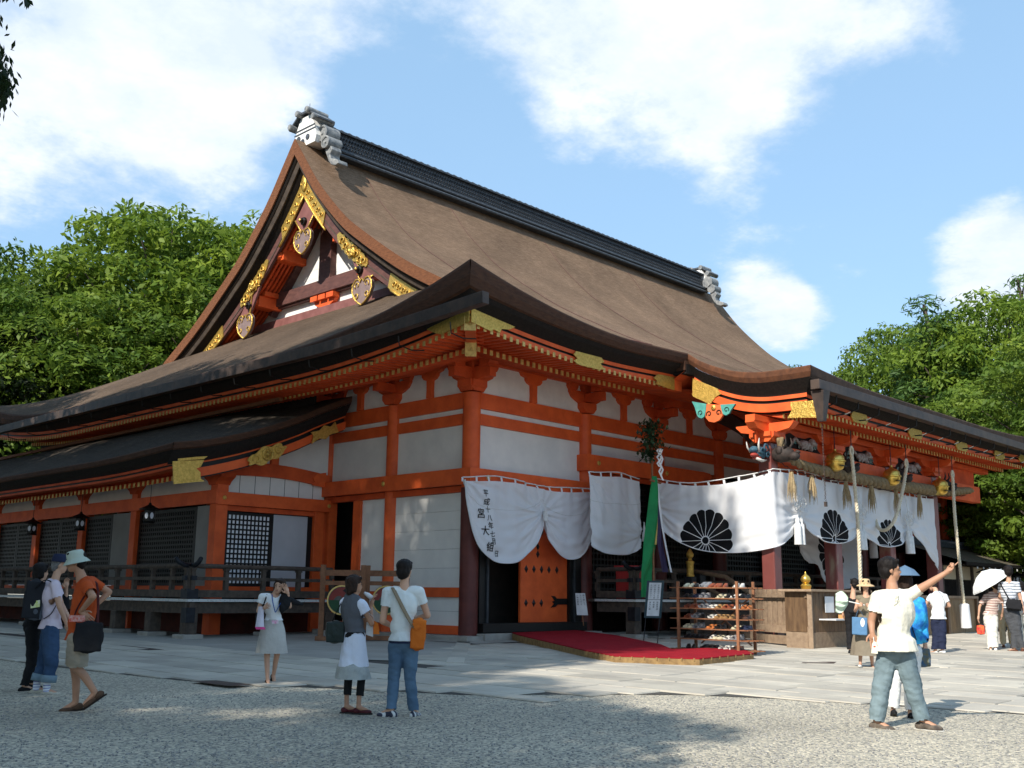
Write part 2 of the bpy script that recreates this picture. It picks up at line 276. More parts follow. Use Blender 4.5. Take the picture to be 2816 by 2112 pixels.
def paving():
    pv = thing('stone_paving', None, None); tag(pv, kind='structure')
    bed = MB(); ys = np.linspace(-40, 30, 71); bed.grid([[(edge_x(y)+.0, y, G(edge_x(y), y)+.006) for y in ys], [(edge_x(y)+12, y, G(edge_x(y)+12, y)+.006) for y in ys], [(60, y, G(60, y)+.006) for y in ys]], flip=True)
    bed.build('mortar_bed', mat('dark_joint_sand', (.085,.078,.068), (.05,.047,.042), 6, .95, .4, 60), pv)
    cells = []
    x = -12.6; row = 0
    while x < 24:
        w = .62 if x < 3 else 1.0; y = -19+rng.random()*1.2
        while y < 16:
            l = (1.0+rng.random()*.7) if x < 3 else (1.5+rng.random()*.8)
            cells.append((x, y, w, l)); y += l
        x += w; row += 1
    def poly(x, y, w, l):
        e0 = edge_x(y+l*.5)+.02
        if x+w < e0+.12: return None
        xa = max(x, e0)+.011; xb = x+w-.011; ya, yb = y+.011, y+l-.011
        # apron under the eaves, bounded by the diagonal kerb, stays plain
        if ya > xa+.62-.3 and xa > -6.6+.0*ya and yb > -5.2: return None
        if xb > -1.0 and yb > -1.0: return None
        return xa, xb, ya, yb
    near = []
    for c in cells:
        q = poly(*c)
        if not q: continue
        xa, xb, ya, yb = q; cx, cy = (xa+xb)/2, (ya+yb)/2
        v = V3(cx, cy, 0)-CAM; dep = v@fw; 
        if dep < 3: continue
        u = F_PX*(v@rt)/dep
        if abs(u) > 1500: continue
        near.append((dep, q))
    near.sort(key=lambda t: t[0]); far = MB(); mats = [STONE]
    for i, (dep, (xa, xb, ya, yb)) in enumerate(near):
        h = .014+.008*rng.random(); b = .010; t = (rng.random(2)-.5)*.008
        vs = []
        for (x, y) in ((xa,ya),(xb,ya),(xb,yb),(xa,yb)): vs.append((x, y, G(x, y)+.006))
        for (x, y) in ((xa+b,ya+b),(xb-b,ya+b),(xb-b,yb-b),(xa+b,yb-b)): vs.append((x, y, G(x, y)+.006+h+t[0]*(x-xa)+t[1]*(y-ya)))
        fs = [(4,5,6,7),(0,1,5,4),(1,2,6,5),(2,3,7,6),(3,0,4,7)]
        if i < 298: MB().add(vs, fs).build('paving_stone', STONE, pv)
        else: far.add(vs, fs)
    far.build('paving_stones_beyond', STONE2, pv, kind='stuff')
    # diagonal kerb stones from the court to the corner column
    ap = MB(); pts = [(-5.2,-5.0),(-.1,.1),(-.1,5.8),(-3.7,5.8),(-3.7,26),(-7.6,26),(-7.3,8),(-7.0,2),(-6.6,-2.5)]
    ap.add([(x, y, G(x, y)+.020) for x, y in pts], [tuple(range(len(pts)))]); ap.build('cement_apron', APRON, pv)
    for k in range(5):
        a = V3(-5.3+k*1.02, -5.2+k*1.02, 0); bq = a+V3(.98,.98,0); n = V3(.12,-.12,0); m = MB(); vs = []
        for p in (a-n, a+n, bq+n, bq-n): vs.append((p[0], p[1], G(p[0], p[1])+.01))
        for p in (a-n*.93, a+n*.93, bq+n*.93, bq-n*.93): vs.append((p[0], p[1], G(p[0], p[1])+.034))
        m.add(vs, [(4,5,6,7),(0,1,5,4),(1,2,6,5),(2,3,7,6),(3,0,4,7)]).build('kerb_stone', STONE, pv)
    ap2 = MB(); pts = [(26,-1.4),(-1.0,-1.35),(-1.0,.4),(26,.4)]
    ap2.add([(x, y, G(x, y)+.034) for x, y in pts], [(0,1,2,3)][::-1]); ap2.build('cement_apron', APRON, pv)
    # dark drain slot between court and veranda, and an iron drain cover
    dr = MB()
    for k in range(12):
        y0 = 1.0+k*2; dr.add([(x, y, G(x, y)+.026) for x, y in ((-7.9,y0),(-7.55,y0),(-7.55,y0+1.97),(-7.9,y0+1.97))], [(0,1,2,3)])
    dr.build('drain_channel', mat('wet_dark_drain', (.03,.02,.018), (.015,.012,.01), 4, .6), pv)
    iron = mat('rusty_iron_cover', (.09,.06,.045), (.05,.035,.03), 12, .7, .5, 80)
    c = V3(.2,-9.35,0); m = MB(); m.add([(x, y, G(x, y)+.028) for x, y in ((-.25,-9.2),(.15,-9.65),(.65,-9.45),(.25,-9.0))], [(0,1,2,3)]); m.build('drain_cover', iron, pv)
    p = foot(608, 1884); m = MB(); m.add([(p[0]+a, p[1]+b, G(p[0], p[1])+.03) for a, b in ((-.18,-.5),(.18,-.5),(.18,.5),(-.18,.5))], [(0,1,2,3)]); m.build('drain_cover', iron, pv)
paving()
# ================= main hall =================
hall = thing('shrine_hall', 'large vermilion shrine hall under a sweeping brown bark roof with gilt gable', 'shrine hall')
XC, YR = 15.0, 11.0      # mirror lines of the roof
pf = interp([(-3.2,7.40),(-1,8.22),(1,9.1),(3,10.12),(4.8,11.12),(7,12.62),(8,13.42),(9.4,14.85),(10.4,16.15),(11,16.95)])
def Sw(d, n=8.2, p=2.3): return max(0., 1-max(d, 0)/n)**p
def zf(x, y):
    w = max(0., 1-(y+3.2)/6.)**1.5; return float(pf(y))+(.80*Sw(x+3.2, 6.2, 2.0)+KX(x))*w
def KX(x): x = min(x, 2*XC-x); return .10*min(1, max(0, (x-2)/3.0))**1.4
def zl(x, y):
    w = max(0., 1-(x+3.2)/5.)**1.5; s = Sw(y+3.2); return 7.16+.575*(x+3.2)+(1.04*s)*w
def hipx(y):
    lo, hi = -3.2, 3.0
    if y <= -3.2: return -3.2
    for _ in range(30):
        m = (lo+hi)/2
        if zl(m, y) < zf(m, y): lo = m
        else: hi = m
    return lo
RIM, GW = 1.5, 3.3
def roof():
    # main slopes: front and back, each with a left and a right half (mirrored)
    ys = np.concatenate([np.linspace(-3.2, 3, 22), np.linspace(3.3, 11, 26)])
    yh = 2.2
    for y in np.linspace(-3.2, 3.5, 400):
        if hipx(y) >= RIM: yh = y; break
    P = []
    for y in ys:
        x0 = hipx(y) if y < yh else RIM
        P.append([(x, y, zf(x, y)) for x in x0+(XC-x0)*np.linspace(0, 1, 40)**1.25])
    A = np.array(P); Q = []
    for y in np.linspace(-3.2, 11, 50):
        x1 = hipx(y) if y < 3.3 else GW
        if y >= yh: x1 = max(x1, min(GW, hipx(y)))
        Q.append([(x, y, zl(x, y)) for x in np.linspace(-3.2, x1, 14)])
    B = np.array(Q); m = MB()
    for mx in (0, 1):
        for my in (0, 1):
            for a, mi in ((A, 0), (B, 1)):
                c = a.copy()
                if mx: c[..., 0] = 2*XC-c[..., 0]
                if my: c[..., 1] = 2*YR-c[..., 1]
                m.grid(c, mi, flip=(mx ^ my) == 1)
    # porch slope
    P = []
    for y in np.concatenate([np.linspace(-3.2, -6.85, 30)]):
        P.append([(x, y, zp(x, y)) for x in np.linspace(PX0, PX1, 50)])
    m.grid(P, 0, flip=False)
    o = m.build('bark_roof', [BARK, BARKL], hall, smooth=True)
    # faces wind towards the sky
    me = o.data; bm = bmesh.new(); bm.from_mesh(me); bm.normal_update()
    bmesh.ops.reverse_faces(bm, faces=[f for f in bm.faces if f.normal.z < 0]); bm.to_mesh(me); bm.free()
    return o
PX0, PX1 = 5.1, 21.6
_pp = interp([(-6.85,6.48),(-6.5,6.49),(-6.15,6.51),(-5.42,6.57),(-4.8,6.70),(-4.25,6.90),(-3.65,7.2),(-3.2,7.50)])
def zp(x, y):
    t = min(1, max(0, (-y-3.6)/3.2)); return float(_pp(y))+t*(.18*Sw(x-PX0, 4, 1.8)+.18*Sw(PX1-x, 5, 1.8))
roof_o = roof()
def sweep(path, prof, name, mats, parent=None, mis=None, cap=True, smooth=False, **kw):
    # path: list of (origin, outward normal xy, {lift}); prof(i) -> list of (outset, z)
    P = []
    for p, n, z in path: P.append([(p[0]+n[0]*a, p[1]+n[1]*a, zz) for a, zz in z])
    P = np.array(P); m = MB(); k = P.shape[1]
    for j in range(k-1): m.grid(P[:, j:j+2], (mis[j] if mis else 0))
    if cap:
        for e in (0, -1): m.add(P[e], [tuple(range(k)) if e else tuple(range(k-1, -1, -1))], 0)
    return m.build(name, mats, parent or hall, smooth=smooth, **kw)
def eave(side):
    """layered eave edge: cut bark band, black under-layer, vermilion double fascia; side 'front','left'"""
    if side == 'front': ts = np.concatenate([np.linspace(-3.2, 3, 24), [3.5, 4.3, 5.1]]); pt = lambda t: (t, -3.2); n = (0,-1); dc = lambda t: t+3.2; L, nn, pw, off = .80, 6.2, 2.0, 0.
    else: ts = np.concatenate([np.linspace(-3.2, 5.5, 30), np.linspace(6.5, 15.5, 8), np.linspace(16.5, 25.2, 30)]); pt = lambda t: (-3.2, t); n = (-1,0); dc = lambda t: min(t+3.2, 25.2-t); L, nn, pw, off = 1.04, 8.2, 2.3, -.24
    def z(t, base, lift): s = Sw(dc(t), nn, pw); return base+off*(1-s)+lift*s+(KX(t) if side == 'front' else 0)
    def inset(t, a):   # mitre at the corners
        return pt(t)
    def lay(name, rows, mats, mis=None, t1=None, **kw):
        path = []
        for t in ts:
            if t1 is not None and t > t1: continue
            o = [];
            for a, b, l in rows:
                d = dc(t); a2 = a
                o.append((a2, z(t, b, l)))
            path.append((pt(t), n, o))
        # mitre: shift path param so layers meet on the corner diagonal
        P = []
        for p, nn_, o in path:
            r = []
            for a, zz in o:
                q = [p[0]+nn_[0]*a, p[1]+nn_[1]*a, zz]; ax = 0 if side == 'front' else 1
                q[ax] = max(q[ax], -3.2-a)
                if side == 'left': q[ax] = min(q[ax], 25.2+a)
                r.append(q)
            P.append(r)
        P = np.array(P); m = MB(); 
        for j in range(P.shape[1]-1): m.grid(P[:, j:j+2], mis[j] if mis else 0)
        return m.build(name, mats, hall, **kw)
    lay('cut_bark_band', [(.0,7.405,.80),(.02,7.36,.77),(.0,7.25,.62),(-.06,7.13,.50),(-.12,7.11,.48)], CUTD)
    lay('black_under_eave', [(-.10,7.125,.50),(-.2,7.02,.47),(-.46,6.87,.44),(-.50,6.86,.43)], NEARBLK)
    lay('eave_fascia', [(-.50,6.865,.43),(-.48,6.865,.43),(-.50,6.775,.42),(-.56,6.775,.42),(-.56,6.715,.41),(-.50,6.715,.41),(-.50,6.60,.39),(-.80,6.60,.39)], [VERM, BLACK], [0,0,1,1,1,0,0])
    # soffit boards
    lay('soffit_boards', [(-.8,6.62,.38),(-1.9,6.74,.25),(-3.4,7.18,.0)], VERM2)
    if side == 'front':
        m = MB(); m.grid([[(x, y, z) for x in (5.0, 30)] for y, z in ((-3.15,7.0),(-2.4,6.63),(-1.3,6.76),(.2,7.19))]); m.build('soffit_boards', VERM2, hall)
        MB().box((4.98,-2.76,6.53), (5.42,-2.55,6.95)).build('fascia_return', VERM, hall); MB().box((5.02,-3.2,6.93), (5.45,-2.6,7.2)).build('under_eave_return', NEARBLK, hall); MB().box((4.96,-3.19,7.02), (5.3,-2.9,7.485)).build('eave_corner_filler', CUTD, hall)
    return z
zF = eave('front'); zL = eave('left')
# rafters -------------------------------------------------
raf_me = {}
def rafters():
    def rmesh(key, ln, w, h, drop):
        m = MB(); m.bar((0,0,0), (0,-ln,-drop), w, h, mi=0); m.bar((0,-ln,-drop), (0,-ln-.012,-drop-.0), w*1.04, h*1.06, mi=1); raf_me[key] = m.mesh(key, [VERM2, GOLDP])
    rmesh('lower_rafter', 2.0, .095, .13, .50); rmesh('upper_rafter', 1.5, .085, .11, .10)
    cnt = {'l': 0}
    extra = {'lower_rafter': MB(), 'upper_rafter': MB()}
    def put(key, x, y, z, a, ex=False):
        if ex:
            m = extra[key]; c, s = math.cos(a), math.sin(a)
            ln, w, h, dr = (2.0,.095,.13,.5) if key[0] == 'l' else (1.5,.085,.11,.10)
            p = V3(x, y, z); q = p+V3(s*ln, -c*ln, -dr); m.bar(p, q, w, h, mi=0); m.bar(q, q+V3(s*.012, -c*.012, 0), w*1.04, h*1.06, mi=1)
        else: inst(raf_me[key], key, hall, Matrix.Translation((x, y, z)) @ Matrix.Rotation(a, 4, 'Z'))
    t = -1.55
    while t < 5.0:
        s = Sw(t+3.2, 6.2, 2); put('lower_rafter', t, .2, 7.06+.20*s, 0); t += .215
    t = -2.45
    while t < 5.0:
        s = Sw(t+3.2, 6.2, 2); put('upper_rafter', t, -1.2, 6.70+.38*s, 0); t += .215
    t = -1.55; i = 0
    while t < 23.6:
        s = Sw(min(t+3.2, 25.2-t)); put('lower_rafter', .2, t, 7.06-.17*(1-s)+.20*s, -math.pi/2, t > 12); t += .215
    t = -2.45
    while t < 24.4:
        s = Sw(min(t+3.2, 25.2-t)); put('upper_rafter', -1.2, t, 6.70-.22*(1-s)+.38*s, -math.pi/2, t > 12); t += .215
    # hip rafters with crested gilt caps
    for (o, q, w) in (((.2,.2,7.15),(-1.86,-1.86,6.60),.24),((-1.2,-1.2,6.86),(-2.66,-2.66,6.93),.24)):
        m = MB(); d = V3(*q)-V3(*o); d /= np.linalg.norm(d); m.bar(o, q, w, .30); m.build('hip_rafter', VERM, hall)
        m = MB(); e = V3(*q); m.bar(e, e+d*.03, w*1.12, .34); m.ball(e+d*.035, (.012,.012,.012), 6, 4)
        u = np.cross(d, (0,0,1)); u /= np.linalg.norm(u)
        for k in range(3):
            a0 = k*2.094; pts = [e+d*.04+(u*math.cos(a0+s)+V3(0,0,1)*math.sin(a0+s))*(.02+.022*s) for s in np.linspace(0, 2.2, 7)]; m.tube(pts, [.016,.015,.013,.011,.009,.006,.003], 5)
        m.build('gilt_cap', GOLDP, hall)
    return put, extra
put_rafter, extra_rafters = rafters()
def hall_walls():
    H = hall
    def box(name, a, b, m, bevel=0, **k): return MB().box(a, b).build(name, m, H, bevel=bevel, **k)
    def col(x, y, z0, z1, r=.23, m=VERM, name='column'): return MB().lathe([(r, z0), (r, z1)], (x, y, 0), 24).build(name, m, H, smooth=True, auto=40)
    # base ledge of stone
    bs = MB(); bs.box((-.55,-.55,-.5), (30,-.12,-.052)); bs.box((-.55,-.118,-.5), (.3,12,-.052)); bs.build('stone_plinth', STONE2, H)
    FX = [0, 4.46, 8.0, 11.35, 14.8, 18.2, 21.6, 25.0, 29.9]
    for i, x in enumerate(FX):
        col(x, 0, 3.60, 6.05); 
        col(x, 0, -.05, 3.598, .238, MAROON, 'column_lower_shaft')
    for y in (3.06, 6.0, 9.2, 12.4, 15.6, 18.8, 22.0): col(0, y, -.05, 6.05, .215)
    fb = [('upper_tie_beam', 5.67, 6.08, .20), ('mid_tie_beam', 5.24, 5.53, .19)]
    for nm, z0, z1, t in fb:
        for a, b in zip(FX[:-1], FX[1:]): box(nm, (a+.2, -t/2, z0), (b-.2, t/2, z1), VERM)
        for a, b in zip((0,3.06,6,9.2,12.4,15.6,18.8), (3.06,6,9.2,12.4,15.6,18.8,22)): box(nm, (-t/2, a+.19, z0), (t/2, b-.19, z1), VERM)
    # white boards between the beams
    for a, b in zip(FX[:-1], FX[1:]):
        box('white_strip', (a+.21,-.03,5.532), (b-.21,.03,5.668), WHITE)
        if a < 4: box('white_panel', (a+.21,-.035,4.06), (b-.21,.03,5.238), PLASTER)
        else: box('white_panel', (a+.21,-.035,4.9), (b-.21,.03,5.238), PLASTER); box('dark_lintel', (a+.21,-.02,4.3), (b-.21,.06,4.62), VERM2)
        box('frieze_board', (a-.0,-.03,6.082), (b,.03,6.95), WHITE)
    for a, b in zip((0,3.06,6,9.2,12.4,15.6,18.8), (3.06,6,9.2,12.4,15.6,18.8,22)):
        box('white_strip', (-.03,a+.2,5.532), (.03,b-.2,5.668), WHITE)
        box('white_panel', (-.035,a+.2,4.06), (.03,b-.2,5.238), PLASTER)
        box('frieze_board', (-.03,a,6.082), (.03,b,6.95), WHITE)
    # long lintels (nageshi) with gilt studs
    box('lintel_beam', (-.36,-.36,3.66), (4.62,-.20,4.07), VERM, .006)
    box('lintel_beam', (-.36,-.195,3.66), (-.20,6.25,4.07), VERM, .006)
    box('lintel_under_board', (.2,-.14,3.50), (4.3,.05,3.655), VERM2); box('lintel_under_board', (-.14,.2,3.50), (.05,5.8,3.655), VERM2)
    box('lintel_end_block', (4.12,-.42,4.40), (4.45,.1,4.86), VERM)
    box('porch_lintel', (4.45,-.44,4.40), (9.9,-.24,4.86), VERM, .006)
    nose = [(9.9,-.34,4.86),(10.25,-.34,4.84),(10.42,-.34,4.74),(10.3,-.34,4.66),(10.42,-.34,4.58),(10.3,-.34,4.47),(10.0,-.34,4.42),(9.9,-.34,4.40)]
    MB().prism([(x, y+.1, z) for x, y, z in nose], (0,-.2,0)).build('carved_beam_nose', VERM2, H)
    for x, z in ((.28,3.86),(4.62,4.64),(7.9,4.64)): MB().lathe([(.0,.03),(.04,.03),(.05,.022),(.06,.02),(.075,.0)], (x,-.36 if x < 4 else -.44,z), 10, axis=(0,-1,0)).build('gilt_stud', GOLD, H)
    for y in (3.06,): MB().lathe([(.0,.03),(.04,.03),(.05,.022),(.075,.0)], (-.36,y,3.86), 10, axis=(-1,0,0)).build('gilt_stud', GOLD, H)
    # brackets: block, arm with curved ends, small blocks, top beam
    def bracket(cx, cy, along, corner=False):
        m = MB(); a = V3(*along); n = V3(a[1], -a[0], 0) if along[0] else V3(-1, 0, 0)
        def pr(poly, th, o=0): m.prism([V3(cx,cy,0)+a*u+V3(0,0,z)+n*(o-th/2) for u, z in poly], n*th)
        pr([(-.17,6.08),(.17,6.08),(.30,6.22),(.30,6.36),(-.30,6.36),(-.30,6.22)], .5)
        pr([(-.30,6.36),(.30,6.36),(.42,6.40),(.62,6.50),(.72,6.64),(.72,6.70),(-.72,6.70),(-.72,6.64),(-.62,6.50),(-.42,6.40)], .24)
        for u in (-.6, 0, .6): pr([(u-.13,6.70),(u+.13,6.70),(u+.19,6.79),(u+.19,6.87),(u-.19,6.87),(u-.19,6.79)], .34)
        # projecting arm
        for s in ((1,),) : m.bar(V3(cx,cy,6.52)-n*.2, V3(cx,cy,6.52)+n*.75, .22, .24); m.bar(V3(cx,cy,6.74)+n*.40, V3(cx,cy,6.74)+n*.76, .30, .16)
        return m.build('bracket_set', VERM2, H)
    for x in FX[:8]: bracket(x, 0, (1,0,0))
    for y in (0, 3.06, 6.0, 9.2, 12.4): bracket(0, y, (0,1,0))
    def strut(cx, cy, along):
        m = MB(); a = V3(*along); n = V3(0,-1,0) if along[0] else V3(-1,0,0)
        poly = [(-.10,6.08),(.10,6.08),(.09,6.30),(.10,6.56),(.22,6.60),(.30,6.68),(.30,6.74),(.46,6.78),(.52,6.87),(-.52,6.87),(-.46,6.78),(-.30,6.74),(-.30,6.68),(-.22,6.60),(-.10,6.56),(-.09,6.30)]
        m.prism([V3(cx,cy,0)+a*u+V3(0,0,z)+n*.03 for u, z in poly], n*.12); return m.build('frieze_strut', VERM, H)
    for a, b in zip(FX[:7], FX[1:8]): strut((a+b)/2, 0, (1,0,0))
    for a, b in zip((0,3.06,6,9.2), (3.06,6,9.2,12.4)): strut(0, (a+b)/2, (0,1,0))
    box('eave_purlin', (-1.0,-.2,6.872), (30,.12,7.10), VERM2); box('eave_purlin', (-.2,-.9,6.875), (.12,23,7.097), VERM2)
    box('outer_purlin', (-1.15,-.88,6.83), (5.0,-.66,7.0), VERM2); box('outer_purlin', (-.88,-.655,6.83), (-.66,23,7.0), VERM2)
    # left wall, first bay: broad white boards
    bz = [-.04,.16,.86,1.10,1.64,2.12,2.60,3.08,3.50]
    box('sill_beam', (-.12,.2,-.04), (.12,2.86,.17), VERM); box('mid_rail', (-.10,.2,.87), (.10,2.86,1.11), VERM)
    for z0, z1 in ((.172,.52),(.523,.868)): box('white_board', (-.05,.2,z0), (.03,2.86,z1-.004), PLASTER)
    for z0, z1 in ((1.112,1.60),(1.60,2.08),(2.08,2.56),(2.56,3.04),(3.04,3.50)): box('white_board', (-.05,.2,z0), (.03,2.86,z1-.006), PLASTER)
    # second bay: narrow white board, door posts, open doorway
    box('white_board', (-.05,3.27,1.0), (.03,4.30,3.498), PLASTER)
    box('door_post', (-.12,4.30,-.04), (.10,4.64,3.498), VERM, .004); box('door_post', (-.16,5.70,-.04), (.12,6.22,3.498), VERM, .004)
    box('white_board', (-.05,3.27,.18), (.03,4.30,.86), PLASTER); box('mid_rail', (-.10,3.27,.865), (.10,4.30,.995), VERM); box('sill_beam', (-.12,3.27,-.04), (.12,5.70,.17), VERM)
    # dark interior shell
    inn = MB(); inn.box((.9,.9,-.3), (29,1.0,5.2)); inn.box((.9,1.002,-.3), (1.0,21,5.2)); inn.build('interior_screen', DARKIN, H)
    MB().box((.05,.05,-.35), (29,21,-.06)).build('interior_floor', DARKIN, H); MB().box((.12,.12,4.98), (29,21,5.1)).build('interior_ceiling', DARKIN, H)
    # small figure of a seated wooden shrine beyond the side doorway
    # right wall, first bay: black framed doorway with a studded leaf
    box('door_frame', (.28,-.10,.24), (.62,.10,3.50), BLACK); box('door_frame', (3.74,-.10,.24), (4.22,.10,3.50), BLACK)
    box('door_frame_moulding', (.50,-.15,.24), (.57,-.102,3.5), mat('grey_frame_edge',(.05,.055,.06),(.03,.033,.037),5,.6)); box('door_frame_moulding', (3.86,-.15,.24), (3.93,-.102,3.5), MATS['grey_frame_edge'])
    box('threshold', (.24,-.30,.02), (4.24,.10,.24), BLACK, .004); box('stone_step', (.0,-.62,-.3), (4.5,-.31,.0), STONE2, .01)
    dl = MB().box((1.88,.0,.245), (3.74,.07,3.49)).build('door_leaf', VERM, H)
    for z, xs in ((.74,(2.10,2.40,2.70)),(1.62,(2.10,2.40,2.70,3.0,3.32)),(2.02,(2.0,2.55)),(2.22,(2.0,2.55)),(2.62,(2.40,2.70,3.0))):
        for x in xs: MB().add([(x-.075,0,z),(x,0,z-.11),(x+.075,0,z),(x,0,z+.11),(x,-.035,z)], [(0,1,4),(1,2,4),(2,3,4),(3,0,4)]).build('iron_stud', BLACK, dl)
    st = [(3.74,.86),(3.30,.86),(3.22,.92),(3.08,.93),(3.16,.86),(3.22,.80),(3.12,.78),(3.2,.72),(3.06,.62),(3.24,.64),(3.34,.70),(3.74,.70)]
    MB().prism([(x,-.004,z) for x, z in st], (0,-.02,0)).build('iron_strap', BLACK, dl)
    # front wall beyond the first bay: lattice screens, black standing in for the unlit depth
    for a, b in zip(FX[1:7], FX[2:8]):
        m = MB(); z0, z1 = .95, 4.3
        for k in range(int((b-a-.5)/.16)): x = a+.3+k*.16; m.box((x,.30,z0), (x+.05,.34,z1))
        for k in range(20): z = z0+k*.168; m.box((a+.25,.26,z), (b-.25,.298,z+.05))
        m.build('lattice_screen', BLACK, H, kind='stuff'); box('screen_sill', (a+.22,.1,.80), (b-.22,.24,.96), DARKIN)
hall_walls()
# four fine chains laid down the front slope
def chains():
    for x, x2, y2 in ((4.3,4.3,-2.6),(8.6,8.7,-3.2),(14.2,14.2,-4.4),(20.2,20.2,-3.6)):
        pts = []
        for t in np.linspace(0, 1, 40):
            y = 10.4+(y2-10.4)*t; x_ = x+(x2-x)*t+.02*math.sin(t*60); z = zf(x_, y) if y > -3.2 else zp(x_, y); pts.append((x_, y, z+.02))
        m = MB(); m.tube(pts, .011, 4); m.build('roof_chain', PURP, hall)
chains()
# --------------- gable end ---------------
def nrm_curve():
    ys = np.linspace(2.25, 11, 60); z = np.array([zf(6, y) for y in ys]); dz = np.gradient(z, ys)
    return ys, z, dz
def gable():
    ys, z, dz = nrm_curve(); L = np.hypot(1, dz)
    ny, nz_ = dz/L, -1/L      # inward (down) normal: towards +y and -z
    def off(n):
        yy = ys+ny*n; zz = z+nz_*n; k = yy <= YR+.0001; yy2, zz2 = yy[k], zz[k]
        if len(yy2) < len(ys): # extend to the centre line
            s = (zz2[-1]-zz2[-2])/(yy2[-1]-yy2[-2]+1e-9); zz2 = np.append(zz2, zz2[-1]+s*(YR-yy2[-1])); yy2 = np.append(yy2, YR)
        q = np.linspace(0, 1, 40); arc = np.concatenate([[0], np.cumsum(np.hypot(np.diff(yy2), np.diff(zz2)))]); arc /= arc[-1]
        a = np.stack([np.interp(q, arc, yy2), np.interp(q, arc, zz2)], 1); b = a[::-1].copy(); b[:, 0] = 2*YR-b[:, 0]
        return np.vstack([a, b[1:]])
    def band(name, spec, mats, mis=None, **kw):
        cur = [off(n) for n, x in spec]; m = MB()
        for j in range(len(spec)-1):
            P = np.array([[(spec[j][1], *cur[j][i]), (spec[j+1][1], *cur[j+1][i])] for i in range(len(cur[0]))]); m.grid(P, mis[j] if mis else 0)
        return m.build(name, mats, hall, **kw)
    band('gable_bark_rim', [(-.005,RIM),(-.005,RIM-.03),(.36,RIM+.0),(.36,RIM+.10)], CUT)
    band('gable_under_layer', [(.36,RIM+.05),(.45,RIM+.14)], NEARBLK)
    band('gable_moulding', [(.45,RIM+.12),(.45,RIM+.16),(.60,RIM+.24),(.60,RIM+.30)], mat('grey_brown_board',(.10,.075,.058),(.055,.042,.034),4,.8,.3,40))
    band('gable_gap_shadow', [(.60,RIM+.28),(.76,RIM+.56),(.76,RIM+.60)], NEARBLK)  # black band painted in for the shadowed gap behind the moulding
    band('bargeboard', [(.75,RIM+.60),(.75,RIM+.55),(1.17,RIM+.55),(1.17,RIM+.66),(1.0,RIM+.67)], PURP)
    band('bargeboard_bead', [(.99,RIM+.549),(.99,RIM+.53),(1.03,RIM+.53),(1.03,RIM+.549)], MATS['grey_brown_board'])
    for k in range(6):
        x = RIM+.78+k*.17; m = MB(); c1, c2 = off(.98), off(1.14)
        for s in (slice(4, 38), slice(41, 75)):
            a, b = c1[s], c2[s]; P = [[(x, *p), (x, *q), (x+.085, *q), (x+.085, *p)] for p, q in zip(a, b)]; m.grid(P)
        m.build('gable_rafter', VERM2, hall)
    band('gable_soffit', [(.93,RIM+.66),(.97,GW+.05)], VERM2)
    # end wall boards, clipped to the roof line
    c = off(.95); cl = lambda y: float(np.interp(min(y, 2*YR-y), c[:40, 0], c[:40, 1]))
    x = GW; rows = [10.6,10.8,11.04,11.29,11.53,11.9,12.3,12.65,13.0,13.4,13.8,14.2,14.6,15.2]
    for z0, z1 in zip(rows[:-1], rows[1:]):
        ysx = [y for y in np.linspace(4, YR, 300) if cl(y) > z0+.02]
        if not ysx: continue
        y0 = ysx[0]; ysx2 = [y for y in np.linspace(4, YR, 300) if cl(y) > z1]; y1 = ysx2[0] if ysx2 else YR-.02
        poly = [(x,y0,z0+.006),(x,2*YR-y0,z0+.006),(x,2*YR-y1,z1),(x,y1,z1)]
        MB().prism(poly, (.05,0,0)).build('gable_wall_board', WHITE, hall)
    bx = lambda nm, a, b, m, **k: MB().box(a, b).build(nm, m, hall, **k)
    bx('gable_tie_beam', (x-.30,6.7,11.54), (x-.02,15.3,12.04), PURP, bevel=.01); bx('gable_tie_edge', (x-.20,6.6,11.48), (x-.02,15.4,11.537), PURP)
    bx('gable_sill', (x-.26,5.4,10.60), (x-.02,16.6,11.03), mat('rose_brown_board', (.23,.095,.085), (.17,.065,.058), 3, .6))
    bx('king_post', (x-.26,YR-.35,12.042), (x-.02,YR+.35,14.9), PURP)
    for s in (-1, 1):
        m = MB(); pts = [(x-.14, YR+s*.25, 14.95), (x-.14, YR+s*1.2, 13.65), (x-.14, YR+s*3.4, 11.3)]
        for a, b in zip(pts[:-1], pts[1:]): m.bar(a, b, .22, .30, upv=(1,0,0))
        m.build('gable_strut', PURP, hall)
        for yy, zz in ((YR+s*3.2, 11.62), (YR+s*1.75, 13.12)):
            m = MB(); m.box((RIM+.75, yy-.26, zz-.2), (x-.02, yy+.26, zz+.22)); m.box((RIM+.9, yy-.40, zz+.221), (x-.02, yy+.40, zz+.40)); m.ball((RIM+.75, yy, zz), (.14,.22,.18), 10, 6); m.build('purlin_end', VERM, hall, bevel=.02)
    m = MB(); m.prism([(x-.2,YR-.3,11.05),(x-.2,YR+.3,11.05),(x-.2,YR+.55,11.16),(x-.2,YR+.6,11.26),(x-.2,YR+.66,11.28),(x-.2,YR-.66,11.28),(x-.2,YR-.6,11.26),(x-.2,YR-.55,11.16)], (.18,0,0))
    for k in (-1, 0, 1): m.box((x-.34, YR+k*.48-.2, 11.285), (x-.05, YR+k*.48+.2, 11.47))
    m.build('gable_bracket', VERM, hall)
    # gilt fittings and hanging fish boards
    XB = RIM+.50
    def plate(pts, name='gilt_plate', d=.04, xx=XB, m_=GOLD): return MB().prism([(xx, a, b) for a, b in pts], (d,0,0)).build(name, m_, hall)
    co, ci = off(.72), off(1.20); cm = off(.96)
    def at(c, yv, s): v = float(np.interp(yv, c[:40, 0], c[:40, 1])); return (yv, v) if s == 0 else (2*YR-yv, v)
